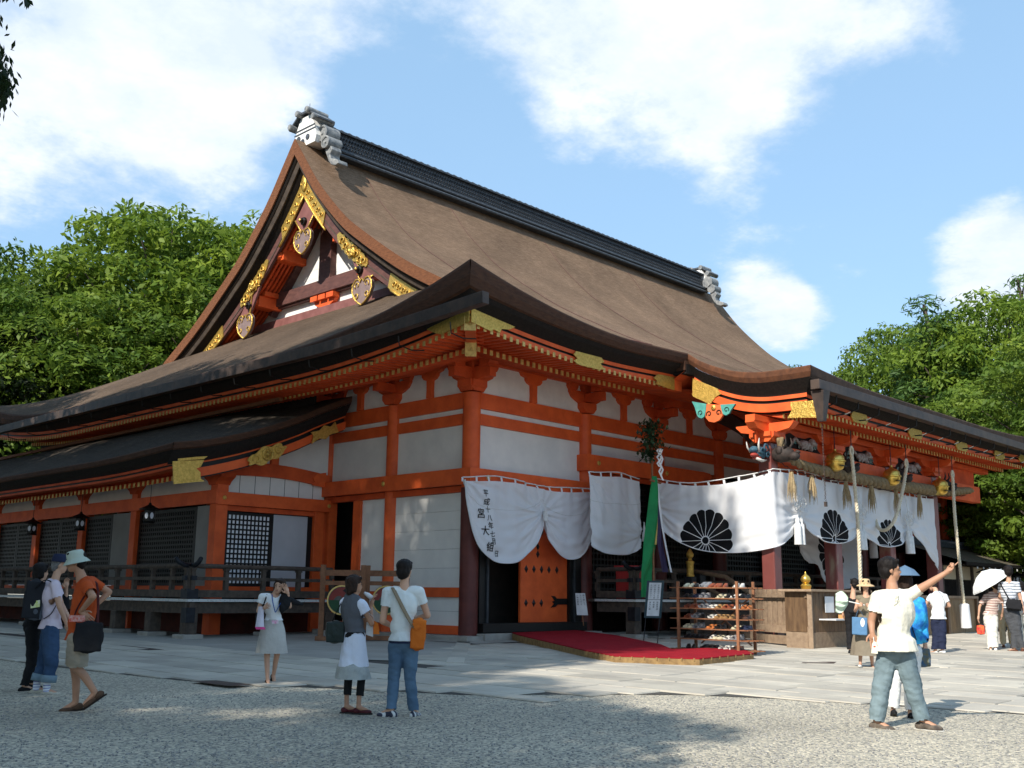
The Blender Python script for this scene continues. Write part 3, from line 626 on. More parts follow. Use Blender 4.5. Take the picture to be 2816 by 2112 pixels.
    def along(y0, y1, wav, s, hn=.0):
        A = []; B = []
        for k, yv in enumerate(np.linspace(y0, y1, 30)):
            w = wav*math.sin(k*1.7)*(.6+.4*math.sin(k*.9)); e = math.sin(math.pi*min(1, max(0, k/29)))**.35 if hn else 1
            a, b = at(co, yv, s), at(ci, min(yv+.12, 10.99), s); m_ = ((a[0]+b[0])/2, (a[1]+b[1])/2); A.append((m_[0]+(a[0]-m_[0])*e*(1+w), m_[1]+(a[1]-m_[1])*e*(1+w))); B.append((m_[0]+(b[0]-m_[0])*e*(1+w*.6), m_[1]+(b[1]-m_[1])*e*(1+w*.6)))
        return A+B[::-1]
    def scroll(g, x, y, z, r, s, w=.03, turns=5.4):
        g.tube([(x, y+s*r*math.cos(t)*(1-t/7.5), z+r*math.sin(t)*(1-t/7.5)) for t in np.linspace(-.6, turns, 16)], [w*(1-.5*i/15) for i in range(16)], 5)
    for s in (0, 1):
        sg = 1 if s == 0 else -1
        plate(along(9.65, 11, .10, s)); plate(along(7.1, 8.85, .34, s, 1)); plate(along(4.3, 5.95, .12, s))
        g = MB()
        for yv in np.arange(9.85, 11, .22): c = at(cm, yv, s); scroll(g, XB-.02, c[0], c[1], .10, sg)
        for yv in np.arange(7.35, 8.7, .2): c = at(cm, yv, s); scroll(g, XB-.03, c[0], c[1]+.05*math.sin(yv*9), .13, sg if int(yv*10) % 2 else -sg, .035)
        for yv in np.arange(4.6, 5.8, .22): c = at(cm, yv, s); scroll(g, XB-.02, c[0], c[1], .10, sg)
        g.build('gilt_scrollwork', GOLD, hall, smooth=True, kind='stuff')
        c = at(cm, 7.98, s); m = MB(); m.ball((XB-.03, c[0], c[1]), (.08,.15,.15), 12, 7)
        for k in range(3): a0 = 2.09*k; m.tube([(XB-.06, c[0]+sg*(.10+.13*u)*math.cos(a0+2.2*u), c[1]+(.10+.13*u)*math.sin(a0+2.2*u)) for u in np.linspace(0, 1, 8)], [.06,.06,.055,.05,.045,.035,.025,.01], 6)
        m.build('gilt_rosette', GOLD, hall, smooth=True)
        for y0, y1 in ((9.6, 10.98), (4.3, 5.9)): MB().tube([(XB-.01, *at(ci, yv, s)) for yv in np.linspace(y0, y1, 10)], .04, 6).build('gilt_bead', GOLD, hall, smooth=True)
    zt_ = at(cm, 10.98, 0)[1]; m = MB(); m.ball((XB-.02, YR, zt_+.1), (.07,.17,.34), 12, 8); scroll(m, XB-.08, YR-.02, zt_+.05, .12, 1); m.build('gilt_rosette', GOLD, hall, smooth=True)
    def gegyo(y, zb, side):   # zb: tip of the heart
        s = 1.12; zc = zb+1.05*s*.72
        H_ = [(0,-.75),(.17,-.66),(.36,-.50),(.46,-.28),(.44,-.08),(.30,.06),(.15,.05),(.09,-.05),(0,.06),(-.09,-.05),(-.15,.05),(-.30,.06),(-.44,-.08),(-.46,-.28),(-.36,-.50),(-.17,-.66)]
        heart = [(y+a*s, zb+(b+.75)*s) for a, b in H_]; zt = zb+.80*s
        bd = [(-.58,.50),(0,1.18),(.58,.50),(.30,.16),(.16,-.02),(-.16,-.02),(-.30,.16)] if side == 0 else [(side*.80,1.02),(side*.35,.98),(-side*.50,.02),(-side*.22,-.02),(-side*.10,-.04),(side*.12,-.04),(side*.26,.1)]
        pts = [(XB+.06, y+a, zt+b) for a, b in bd]; MB().prism(pts, (.08,0,0)).build('hanging_board', MATS['rose_brown_board'], hall)
        MB().prism([(XB+.0, a, b) for a, b in heart], (.11,0,0)).build('hanging_heart', mat('mauve_grey_board',(.24,.17,.16),(.17,.12,.115),3,.6), hall)
        g = MB(); g.tube([(XB-.01, a, b) for a, b in heart+heart[:1]], .030, 6)
        for q in ((-.24,-.45),(.24,-.45)): g.tube([(XB-.02, y+(q[0]+.075*math.cos(t))*s, zb+(q[1]+.75+.075*math.sin(t))*s) for t in np.linspace(0, 6.28, 10)], .020, 5)
        for sg in (-1, 1): scroll(g, XB-.02, y+sg*.24, zb+.62*s, .12, sg, .024, 4.6)
        lf = [q for q in bd if q[0] < 0]; rg_ = [q for q in bd if q[0] > 0]
        for side_pts in (sorted(lf, key=lambda q: q[1]), sorted(rg_, key=lambda q: q[1])): g.tube([(XB+.04, y+a+.012*math.sin(k*3), zt+b) for k, (a, b) in enumerate(side_pts)], .028, 5)
        g.build('gilt_edging', GOLD, hall, smooth=True)
        b = MB(); b.lathe([(.15,0),(.15,.10),(.09,.12),(.08,.2),(.02,.22)], (XB+.06, y+(side*.18), zt+.34), 6, axis=(-1,0,0)); b.build('black_boss', BLACK, hall); b = MB(); b.lathe([(.055,.2),(.055,.24),(.02,.27)], (XB+.06, y+(side*.18), zt+.34), 8, axis=(-1,0,0)); b.build('gilt_boss_cap', GOLD, hall)
    gegyo(10.95, 12.72, 0); gegyo(7.40, 10.20, 1); gegyo(14.42, 10.20, -1)
gable()
# --------------- ridge ---------------
def ridge():
    x0, x1, y, z = 2.55, 26.9, YR, 16.62
    m = MB(); m.box((x0,y-.55,z), (x1,y+.55,z+.22)); m.box((x0,y-.60,z+.222), (x1,y+.60,z+.30)); m.box((x0,y-.40,z+.302), (x1,y+.40,z+.98)); m.box((x0,y-.5,z+.982), (x1,y+.5,z+1.05)); m.build('ridge_course', TILE, hall)
    m = MB(); m.tube([(x0,y,z+1.1), (x1,y,z+1.1)], .20, 10); 
    for k in range(68): xx = x0+.2+k*.36; m.lathe([(.23,-.03),(.23,.03)], (xx,y,z+1.1), 10, axis=(1,0,0))
    m.build('ridge_cap_tiles', TILE, hall)
    m = MB()   # pierced ring-tile band, three courses on the seen side
    for r in range(4):
        zz = z+.40+r*.155
        for k in range(180):
            xx = x0+.1+k*.134+(r % 2)*.067
            if xx > x1-.1: continue
            m.add([(xx,y-.401,zz),(xx+.055,y-.401,zz+.065),(xx,y-.401,zz+.13),(xx-.055,y-.401,zz+.065),(xx,y-.455,zz+.02),(xx+.035,y-.455,zz+.065),(xx,y-.455,zz+.11),(xx-.035,y-.455,zz+.065)], [(0,1,5,4),(1,2,6,5),(2,3,7,6),(3,0,4,7)])
    m.build('pierced_tile_band', TILE, hall, kind='stuff')
    m = MB(); m.tube([(x0,y-.60,z+.20),(x1,y-.60,z+.20)], .05, 6); m.tube([(x0,y-.64,z+.02),(x1,y-.64,z+.02)], .06, 6)
    m.build('ridge_drip_tile', TILE, hall)
    for xe, s in ((x0, -1), (x1, 1)):
        # white plaster end piece under three roll tiles
        hex_ = [(-.62,.20),(.62,.20),(.70,.45),(.52,.95),(.30,1.35),(-.30,1.35),(-.52,.95),(-.70,.45)]
        o = MB().prism([(xe+s*.02, y+a, z+b) for a, b in hex_], (s*.62,0,0)).build('ridge_end_plaster', WHITE, hall)
        g = MB()
        for zz, w in ((.72,.66),(.86,.6)): g.box((xe+s*.645, y-w, z+zz), (xe+s*.66, y+w, z+zz+.045)) if s > 0 else g.box((xe-.66, y-w, z+zz), (xe-.645, y+w, z+zz+.045))
        for a, b in ((-.18,.50),(.12,.38),(.38,.55)): g.lathe([(.11,0),(.11,.03)], (xe+s*.64, y+a, z+b), 12, axis=(s,0,0))
        g.build('ridge_end_crests', TILE, o)
        for a, b in ((-.30,1.45),(.30,1.45),(.72,1.05),(-.72,1.05)):
            t = MB(); t.tube([(xe-s*.05,y+a,z+b),(xe+s*.85,y+a,z+b+.02)], .12, 12); t.lathe([(.10,0),(.10,.02),(.05,.03)], (xe+s*.85,y+a,z+b+.02), 12, axis=(s,0,0)); t.build('roll_tile', TILEL, hall, smooth=True, auto=40)
        t = MB(); t.prism([(xe, y-.9, z+1.0), (xe, y-.3, z+1.42), (xe, y+.3, z+1.42), (xe, y+.9, z+1.0), (xe, y+.9, z+1.06), (xe, y+.3, z+1.5), (xe, y-.3, z+1.5), (xe, y-.9, z+1.06)], (s*.75,0,0)); t.build('ridge_end_eave', TILE, hall)
        for side in (-1, 1):    # stacked scroll tiles stepping down each slope
            for q, (a, b, r) in enumerate(((.78,.52,.30),(1.0,.12,.23))):
                t = MB(); t.tube([(xe+s*.42,y+side*a,z+b),(xe-s*.14,y+side*a,z+b)], r, 16); t.lathe([(r*1.03,0),(r*1.03,.05),(r*.8,.06),(r*.78,.02),(r*.3,.02),(r*.2,.06)], (xe+s*.42,y+side*a,z+b), 16, axis=(s,0,0)); t.build('scroll_tile', TILEL, hall, smooth=True, auto=40)
            w = [(1.0,-.02),(1.22,-.06),(1.30,-.22),(1.18,-.38),(1.24,-.55),(1.44,-.62),(1.66,-.72),(1.70,-.86),(1.52,-.90),(1.28,-.80),(1.10,-.60),(.98,-.36),(.86,-.12)]
            t = MB(); t.prism([(xe+s*.36, y+side*a, z+b) for a, b in w], (-s*.44,0,0)); t.build('wave_tile', TILEL, hall, bevel=.03)
    MB().tube([(x0+.1-.6,y,z+1.5),(x0-.5,y,z+1.9)], .012, 4).build('ridge_spike', BLACK, hall)
ridge()
# --------------- porch (kohai) ---------------
def porch():
    # side verge: cut band, black layer, vermilion band, following the porch roof curve
    ys = np.concatenate([np.linspace(-3.2, -6.85, 30)])
    top = np.array([zp(PX0, y) for y in ys])
    for X0, sx in ((PX0, 1), (PX1, -1)):
        def strip(name, rows, mats, mis=None, y1=None):
            P = []
            for y, t in zip(ys, top):
                yy = y
                P.append([(X0+sx*a, max(yy, -6.85+(0 if a <= .05 else a)), t+b) for a, b in rows])
            m = MB(); P = np.array(P)
            for j in range(P.shape[1]-1): m.grid(P[:, j:j+2], mis[j] if mis else 0)
            return m.build(name, mats, hall)
        strip('porch_cut_bark_band', [(0,.0),(-.01,-.03),(0,-.15),(.06,-.28)], mat('cut_bark_edge_mid', (.15,.058,.026), (.09,.036,.018), 6, .8, .7, 70))
        strip('porch_black_layer', [(.04,-.28),(.12,-.38),(.28,-.58),(.30,-.62)], NEARBLK)
        strip('porch_side_fascia', [(.30,-.60),(.29,-.72),(.34,-.72),(.34,-.80),(.29,-.80),(.29,-1.02),(.40,-1.02),(.40,-1.06),(.36,-1.07),(.7,-1.07)], [VERM, BLACK], [0,1,1,1,0,0,1,1,1])
    # gilt plates on the side fascia and corners
    def gp(pts, d, nm='gilt_plate'): MB().prism(pts, d).build(nm, GOLD, hall)
    gp([(PX0+.27,-6.1,6.44-.60),(PX0+.27,-6.85,6.40-.60),(PX0+.27,-6.85,6.40-1.04),(PX0+.27,-6.0,6.5-1.06),(PX0+.27,-6.12,6.5-.9)], (.03,0,0))
    gp([(PX0+.26,-3.15,6.86),(PX0+.26,-3.95,6.46),(PX0+.26,-4.05,6.30),(PX0+.26,-3.88,6.24),(PX0+.26,-3.7,6.05),(PX0+.26,-3.15,6.35)], (.03,0,0))
    gp([(5.05,-2.75,6.88),(4.30,-2.75,6.85),(4.1,-2.75,6.72),(4.25,-2.75,6.66),(4.2,-2.75,6.56),(5.05,-2.75,6.52)], (0,-.03,0))
    # fittings near the hall's own corner and mid eave
    gp([(-2.72,-2.735,7.29),(-1.3,-2.735,7.09),(-1.5,-2.735,6.99),(-1.75,-2.735,6.96),(-1.8,-2.735,6.86),(-2.0,-2.735,6.90),(-2.1,-2.735,6.84),(-2.72,-2.735,6.94)], (0,-.03,0))
    gp([(-2.735,-2.72,7.29),(-2.735,-1.3,7.00),(-2.735,-1.6,6.86),(-2.735,-1.8,6.80),(-2.735,-2.72,6.94)], (-.03,0,0))
    gp([(.9,-2.735,6.90),(1.9,-2.735,6.90),(2.0,-2.735,6.80),(1.85,-2.735,6.74),(2.0,-2.735,6.62),(1.8,-2.735,6.57),(1.0,-2.735,6.57),(.8,-2.735,6.64),(.95,-2.735,6.72),(.8,-2.735,6.8)], (0,-.03,0))
    # front eave of the porch
    xs = np.concatenate([np.linspace(PX0, 9, 14), np.linspace(10, 17, 8), np.linspace(17.5, PX1, 12)])
    def fr(name, rows, mats, mis=None):
        P = []
        for x in xs:
            t = zp(x, -6.85); xx = x; P.append([(min(max(x, PX0+(a if a > .05 else 0)), PX1-(a if a > .05 else 0)), -6.85+a, t+b) for a, b in rows])
        P = np.array(P); m = MB()
        for j in range(P.shape[1]-1): m.grid(P[:, j:j+2], mis[j] if mis else 0)
        return m.build(name, mats, hall)
    EDGEM = mat('dark_eave_edge', (.085,.052,.036), (.05,.032,.024), 5, .85, .4, 60)
    fr('porch_eave_edge', [(0,0),(-.015,-.03),(0,-.22),(.05,-.34)], EDGEM)
    fr('porch_black_layer', [(.03,-.33),(.3,-.58),(.40,-.62)], NEARBLK)
    fr('porch_front_fascia', [(.36,-.61),(.35,-.61),(.35,-.70),(.40,-.70),(.40,-.77),(.35,-.77),(.35,-.86),(.7,-.86)], [VERM, BLACK], [0,0,1,1,1,0,0])
    for x in (8.3, 11.9, 15.4, 18.7, 21.1):
        gp([(x-.4,-6.52,zp(x,-6.85)-.60),(x+.4,-6.52,zp(x,-6.85)-.60),(x+.5,-6.52,zp(x,-6.85)-.74),(x+.35,-6.52,zp(x,-6.85)-.88),(x-.35,-6.52,zp(x,-6.85)-.88),(x-.5,-6.52,zp(x,-6.85)-.74)], (0,-.03,0))
    # soffit planes
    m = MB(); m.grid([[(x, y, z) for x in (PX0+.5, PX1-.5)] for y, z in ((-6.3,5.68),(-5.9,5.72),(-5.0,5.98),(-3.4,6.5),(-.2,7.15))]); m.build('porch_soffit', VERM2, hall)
    n = 0; x = PX0+.45; ml, mu = raf_me['lower_rafter'], raf_me['upper_rafter']
    rot = Matrix.Rotation(R(-4), 4, 'X')
    while x < PX1-.5:
        ex = x > 14.5
        put_rafter('lower_rafter', x, -3.8, 6.04, 0, ex); put_rafter('upper_rafter', x, -4.95, 5.70, 0, ex); x += .215
    for k, m in extra_rafters.items(): m.build(k+'s_beyond', [VERM2, GOLDP], hall, kind='stuff')
    MB().box((PX0+.4,-5.6,5.54), (PX1-.4,-5.5,5.64)).build('rafter_batten', VERM, hall)
    # square maroon posts, brackets, big beams, carved panels
    PXs = [5.72, 9.05, 12.5, 15.9]; PY = -5.2
    worn = mat('worn_lacquer_post', (.20,.055,.048), (.30,.22,.15), 1.6, .35, .2, 10, stretch=(1,1,.35), lo=.30, hi=.42, spec=.5)
    LIT = mat('rose_lacquer_post', (.20,.055,.045), (.15,.04,.033), 1.3, .35, .05, 20, spec=.5)
    for i, x in enumerate(PXs):
        MB().box((x-.185,PY-.185,-.16), (x+.185,PY+.185,4.9)).build('porch_post', LIT if i == 0 else worn, hall, bevel=.03)
        MB().box((x-.32,PY-.32,-.5), (x+.32,PY+.32,-.162)).build('post_stone', STONE2, hall, bevel=.02)
        m = MB()
        for poly, th in (([(-.2,4.9),(.2,4.9),(.36,5.04),(.36,5.16),(-.36,5.16),(-.36,5.04)], .6), ([(-.36,5.16),(.36,5.16),(.7,5.22),(.85,5.36),(.85,5.40),(-.85,5.40),(-.85,5.36),(-.7,5.22)], .26)):
            m.prism([(x+a, PY-th/2, b) for a, b in poly], (0,th,0)); m.prism([(x-th/2.02, PY+a, b+.001) for a, b in poly], (th/1.01,0,0))
        m.build('porch_bracket', VERM, hall)
    # side beam back to the hall wall with carved end
    m = MB(); P = []
    for t in np.linspace(0, 1, 14):
        y = PY+.2+2.3*t; z = 4.35+1.55*t**.55; x = 5.74+1.5*t; P.append([(x-.14,y,z),(x-.14,y,z+.42),(x+.14,y,z+.42),(x+.14,y,z),(x-.14,y,z)])
    m.grid(P); m.build('rainbow_beam', mat('dark_olive_lacquer',(.020,.018,.013),(.012,.011,.009),4,.5), hall)
    for a, b in ((3.2,5.72-.19),(5.72+.19,9.05-.19),(9.05+.19,12.5-.19),(12.5+.19,15.9-.19),(15.9+.19,19.9)):
        if a < 4: continue
        MB().box((a,PY-.16,4.30), (b,PY+.16,4.86)).build('porch_tie_beam', VERM, hall, bevel=.01)
    MB().box((4.9,PY-.14,5.405), (20.9,PY+.14,5.56)).build('porch_purlin', VERM, hall)
    MB().box((5.2,PY+.02,4.865), (19.9,PY+.06,5.40)).build('porch_frieze', VERM2, hall)
    carv = [mat('carved_teal_paint',(.05,.22,.20),(.35,.38,.33),16,.6,.4,40), mat('carved_white_paint',(.42,.38,.34),(.20,.12,.10),12,.7,.4,40), mat('carved_red_paint',(.35,.08,.06),(.08,.12,.18),14,.6,.4,40)]
    for j, (a, b) in enumerate(((5.72,9.05),(9.05,12.5),(12.5,15.9))):
        c = (a+b)/2; m = MB(); poly = [(-1.15,4.87),(1.15,4.87),(1.0,4.95),(.85,5.05),(.8,5.22),(.55,5.30),(.25,5.22),(-.25,5.22),(-.55,5.30),(-.8,5.22),(-.85,5.05),(-1.0,4.95)]
        m.prism([(c+u, PY-.02, z) for u, z in poly], (0,-.03,0)); fr_ = m.build('carved_panel', mat('deep_recess_black',(.018,.012,.010),(.01,.008,.007),6,.9), hall)
        m = MB(); rr = random.Random(j)    # crouching beast among waves
        m.ball((c+.1,PY-.12,5.03), (.36,.10,.13), 10, 6); m.ball((c+.44,PY-.15,5.12), (.15,.10,.12), 9, 6); m.ball((c+.56,PY-.18,5.08), (.08,.06,.05), 7, 5)
        for u in (-.15, .02, .26, .38): m.tube([(c+u,PY-.13,5.0),(c+u+.03,PY-.16,4.93),(c+u+.0,PY-.15,4.88)], [.05,.04,.03], 6)
        m.tube([(c-.25,PY-.12,5.06),(c-.42,PY-.13,5.16),(c-.55,PY-.12,5.08),(c-.62,PY-.12,4.96)], [.05,.045,.05,.03], 6); m.build('carved_beast', carv[1], fr_, smooth=True)
        m = MB()
        for k in range(12): u = rr.uniform(-.9,.9); z = rr.uniform(4.9,5.12); m.tube([(c+u+.09*math.cos(t)*(1-t/8),PY-.09,z+.07*math.sin(t)*(1-t/8)) for t in np.linspace(0,5,8)], .018, 5)
        m.build('carved_waves', carv[0], fr_, smooth=True)
    for i, x in enumerate(PXs):    # painted beast-head beam ends facing the court
        m = MB(); m.ball((x,PY-.42,4.58), (.19,.34,.22), 12, 8); m.ball((x,PY-.76,4.50), (.13,.15,.12), 10, 6); m.ball((x,PY-.86,4.60), (.07,.07,.05), 8, 5)
        for s in (-1, 1): m.tube([(x+s*.11,PY-.55,4.7),(x+s*.16,PY-.62,4.85),(x+s*.13,PY-.6,5.0)], [.04,.03,.01], 6); m.ball((x+s*.17,PY-.42,4.66), (.05,.10,.12), 7, 5)
        m.build('beast_head', carv[2] if i == 9 else mat('dark_carving',(.05,.035,.03),(.02,.018,.016),9,.7), hall, smooth=True)  # plain dark tone over the beam-end heads
    for nm, m_, parts in (('beast_head', mat('painted_teal_beast',(.06,.15,.19),(.025,.06,.10),14,.6,.5,40), [('b',(5.30,PY,4.60),(.26,.15,.17)),('b',(5.08,PY+.02,4.66),(.15,.12,.10)),('s',(5.35,PY-.16,4.72),.12),('s',(5.18,PY-.15,4.62),.10),('s',(5.44,PY-.15,4.55),.10)]),
        ('beast_mouth', mat('painted_red_mouth',(.38,.05,.03),(.28,.04,.03),9,.6), [('b',(5.05,PY,4.52),(.14,.10,.06)),('b',(5.16,PY,4.46),(.16,.11,.05))]), ('beast_tusk', mat('painted_white_carving',(.62,.60,.55),(.45,.43,.40),9,.6), [('t',[(5.10,PY-.11,4.60),(5.02,PY-.15,4.78),(5.06,PY-.15,4.95)],.028),('t',[(5.05,PY+.11,4.60),(4.94,PY+.13,4.72),(4.90,PY+.13,4.86)],.025),('t',[(5.0,PY-.1,4.42),(5.2,PY-.13,4.38),(5.45,PY-.12,4.42)],.04)])):
        m = MB()
        for q in parts:
            if q[0] == 'b': m.ball(q[1], q[2], 12, 8)
            elif q[0] == 's': m.tube([(q[1][0]+q[2]*math.cos(t)*(1-t/8), q[1][1], q[1][2]+q[2]*math.sin(t)*(1-t/8)) for t in np.linspace(0,5.5,14)], .03, 5)
            else: m.tube(q[1], [q[2], q[2], q[2]*.35], 6)
        m.build(nm, m_, hall, smooth=True)
    # painted cloud board under the verge
    o = MB(); body = [(-.42,.32),(.42,.18),(.44,.0),(.36,-.06),(.36,-.2),(.22,-.36),(0,-.42),(-.22,-.36),(-.36,-.2),(-.36,-.02),(-.44,.05)]
    Y0, Z0, X_ = -3.82, 5.86, 5.36; SC = .74; body = [(a*SC, b*SC) for a, b in body]
    kb = o.prism([(X_, Y0-u, Z0+v) for u, v in body], (.08,0,0)).build('cloud_board', mat('bright_orange_board',(.72,.16,.05),(.66,.13,.04),3,.5), hall)
    for s in (-1, 1):
        w = MB(); fe = [(s*.30,.20 if s > 0 else .30),(s*.92,.16 if s > 0 else .46),(s*.80,.02 if s > 0 else .22),(s*.72,-.06),(s*.66,-.16),(s*.52,-.22),(s*.40,-.16),(s*.34,.0)]
        fe = [(a*SC, b*SC) for a, b in fe]; fe = fe[::-1] if s < 0 else fe
        w.prism([(X_-.02, Y0-u, Z0+v) for u, v in fe], (.06,0,0)); w.build('cloud_board_wing', mat('jade_green_paint',(.10,.36,.30),(.06,.26,.24),8,.5), kb)
    g = MB(); g.lathe([(.07,0),(.07,.03),(.03,.05),(.025,.02)], (X_, Y0, Z0+.09), 12, axis=(-1,0,0)); g.build('gilt_boss', GOLD, kb)
    g = MB()
    for s in (-1, 1): g.tube([(X_-.01, Y0-s*(.15+.08*math.cos(t)*(1-t/9)), Z0-.06+.08*math.sin(t)*(1-t/9)) for t in np.linspace(-.5,5.5,14)], .014, 5)
    for s in (-1, 1): g.tube([(X_-.03, Y0-s*(.41+.075*math.cos(t)*(1-t/9)), Z0-.01+.075*math.sin(t)*(1-t/9)) for t in np.linspace(-.5,5.5,14)], .010, 5)
    g.build('cloud_scrolls', NEARBLK, kb, kind='stuff')
porch()
def gutters():
    def gut(pts, w, h, name='gutter'):
        m = MB(); 
        for a, b in zip(pts[:-1], pts[1:]): m.bar(a, b, w, h)
        return m.build(name, COPPER, hall, bevel=.01)
    L = []
    for t in np.linspace(-3.9, 25, 30): L.append((-3.40, t, 6.90+.24*Sw(t+3.9, 6, 1.3)-.0*t))
    gut(L, .20, .27)
    for k in range(16):
        t = -2.8+k*1.75; MB().tube([(-3.4,t,6.72+.1*Sw(t+3.9,6,1.3)),(-3.36,t,6.55),(-3.0,t,6.50),(-2.6,t,6.56)], .016, 5).build('gutter_bracket', BLACK, hall)
    gut([(PX0-.25,-7.07,6.10), (PX1+.3,-7.07,6.08)], .24, .24)
    for k in range(14):
        x = PX0+.9+k*1.2; MB().tube([(x,-7.05,5.98),(x,-7.03,5.80),(x-.1,-6.75,5.68),(x-.3,-6.1,5.66)], .02, 5).build('gutter_bracket', BLACK, hall)
    h = MB(); v0 = [(-.17,-.17,0),(.17,-.17,0),(.17,.17,0),(-.17,.17,0)]; v1 = [(-.08,-.08,-.75),(.08,-.08,-.75),(.08,.08,-.75),(-.08,.08,-.75)]
    c = V3(PX0+.02,-7.07,5.96); h.add([c+V3(*v) for v in v0+v1], [(0,1,2,3),(7,6,5,4),(0,4,5,1),(1,5,6,2),(2,6,7,3),(3,7,4,0)]); h.build('rain_hopper', COPPER, hall)
    m = MB()
    for k in range(34):
        z = 5.10-k*.055; p = c[:2]
        m.tube([(p[0]+.02*math.cos(t+k*1.57), p[1]+.02*math.sin(k*1.57)*math.cos(t), z+.03*math.sin(t)) for t in np.linspace(0,6.28,6)], .006, 3)
    m.box((c[0]-.03,c[1]-.03,3.12), (c[0]+.03,c[1]+.03,3.24)); m.build('rain_chain', COPPER, hall)
gutters()
# ================= side hall on the left (annex) =================
annex = thing('side_hall', 'low vermilion side hall with black lattice windows left of the main hall', 'side hall')
AX, AY = -3.63, 5.9           # corner post
def annex_build():
    A = annex
    def box(name, a, b, m, bevel=0, **k): return MB().box(a, b).build(name, m, A, bevel=bevel, **k)
    pv = interp([(-5.75,4.56),(-5.03,4.69),(-4.42,4.84),(-3.6,5.09),(-2.7,5.42),(-1.9,5.76),(-1.3,6.06),(-.3,6.5)])
    pi = interp([(-5.75,4.42),(-5.03,4.66),(-4.2,5.04),(-3.3,5.55),(-2.7,5.88),(-2.1,6.1),(-1.3,6.3),(-.3,6.6)])
    Y0, Y1 = 4.6, 25.0
    def za(x, y): s = Sw(y-Y0, 4.5, 1.6); return float(pv(x))*s+float(pi(x))*(1-s)
    xs = np.linspace(-5.75, -.35, 26); ys = np.concatenate([np.linspace(Y0, 10, 20), np.linspace(11, Y1, 12)])
    m = MB(); m.grid([[(x, y, za(x, y)) for x in xs] for y in ys]); 
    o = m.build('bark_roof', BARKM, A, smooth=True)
    bm = bmesh.new(); bm.from_mesh(o.data); bm.normal_update(); bmesh.ops.reverse_faces(bm, faces=[f for f in bm.faces if f.normal.z < 0]); bm.to_mesh(o.data); bm.free()
    # curb where the roof tucks under the great eave
    m = MB(); m.bar((-2.35, Y0+.6, 6.18), (-2.35, Y1, 6.10), .12, .10); m.build('roof_curb', CUT, A)
    box('eave_void_shade', (-1.2, 5.2, 6.2), (-1.15, 24, 6.75), NEARBLK)  # black sheet put in for the shaded void under the great eave
    def strip(name, P, mats, mis=None):
        P = np.array(P); m = MB()
        for j in range(P.shape[1]-1): m.grid(P[:, j:j+2], mis[j] if mis else 0)
        return m.build(name, mats, A)
    strip('verge_cut_bark', [[(x, Y0+a, za(x, Y0)+b) for a, b in ((0,0),(-.015,-.03),(.0,-.16),(.05,-.20))] for x in xs], CUTD)
    strip('verge_black_layer', [[(x, Y0+a, za(x, Y0)+b) for a, b in ((.03,-.20),(.12,-.34),(.26,-.52),(.28,-.54))] for x in xs], NEARBLK)
    xs2 = [x for x in np.linspace(-5.42, -.35, 24)]
    strip('verge_bargeboard', [[(x, Y0+a, za(x, Y0)+b) for a, b in ((.28,-.54),(.25,-.58),(.33,-.58),(.33,-.70),(.25,-.70),(.25,-.93),(.34,-.93),(.34,-.97),(.6,-.97))] for x in xs2], [VERM, BLACK], [0,1,1,1,0,1,1,1])
    strip('eave_cut_bark', [[(-5.75+a, max(y, Y0+a), za(-5.75, y)+b) for a, b in ((0,0),(-.015,-.03),(0,-.14),(.05,-.18))] for y in ys], CUTD)
    strip('eave_black_layer', [[(-5.75+a, max(y, Y0+a), za(-5.75, y)+b) for a, b in ((.03,-.17),(.15,-.30),(.26,-.40))] for y in ys], NEARBLK)
    strip('eave_fascia', [[(-5.75+a, max(y, Y0+a), za(-5.75, y)+b) for a, b in ((.26,-.40),(.25,-.47),(.30,-.47),(.30,-.52),(.25,-.52),(.25,-.58),(.5,-.58))] for y in ys], [VERM2, BLACK], [0,1,1,1,0,0])
    m = MB(); m.grid([[(x, y, z) for x, z in ((-5.3,3.98),(-4.6,4.05),(-3.6,4.45),(-.4,6.0))] for y in (Y0+.35, Y1)]); m.build('soffit_boards', VERM2, A)
    # gilt plates
    def gp(name, poly, d=(0,-.03,0)): return MB().prism(poly, d).build(name, GOLD, A)
    zc = za(-5.5, Y0)
    gp('gilt_corner_plate', [(-5.64,Y0+.23,zc-.50),(-4.78,Y0+.23,zc-.38),(-4.86,Y0+.23,zc-.56),(-4.98,Y0+.23,zc-.62),(-4.86,Y0+.23,zc-.70),(-4.84,Y0+.23,zc-.86),(-4.72,Y0+.23,zc-.92),(-5.56,Y0+.23,zc-1.06)])
    gp('gilt_corner_cap', [(-5.52,Y0+.21,zc-.40),(-4.7,Y0+.21,zc-.28),(-4.8,Y0+.21,zc-.36),(-5.5,Y0+.21,zc-.48)])
    c = V3(-2.95, Y0+.2, za(-2.95, Y0)-.78); up_ = V3(.9,0,.42); up_ /= np.linalg.norm(up_); vp = V3(-up_[2],0,up_[0]); out = []
    for k in range(44):
        t = 2*math.pi*k/44; ra = .62*(1+.07*math.cos(9*t)); rb = .20*(1+.22*math.cos(7*t+1)); out.append(c+up_*ra*math.cos(t)+vp*rb*math.sin(t))
    gp('gilt_cloud_plate', out, (0,-.04,0))
    m = MB(); m.tube([c+V3(0,-.06,0)+(up_*math.cos(t)+vp*math.sin(t))*.15 for t in np.linspace(0,6.29,18)], .028, 6); m.ball(c+V3(0,-.05,0), (.05,.03,.05), 8, 5)
    for s in (-1, 1): m.tube([c+V3(0,-.05,0)+up_*s*(.36+.12*math.cos(t)*(1-t/9))+vp*(.09*math.sin(t)) for t in np.linspace(0,5.5,14)], .024, 5)
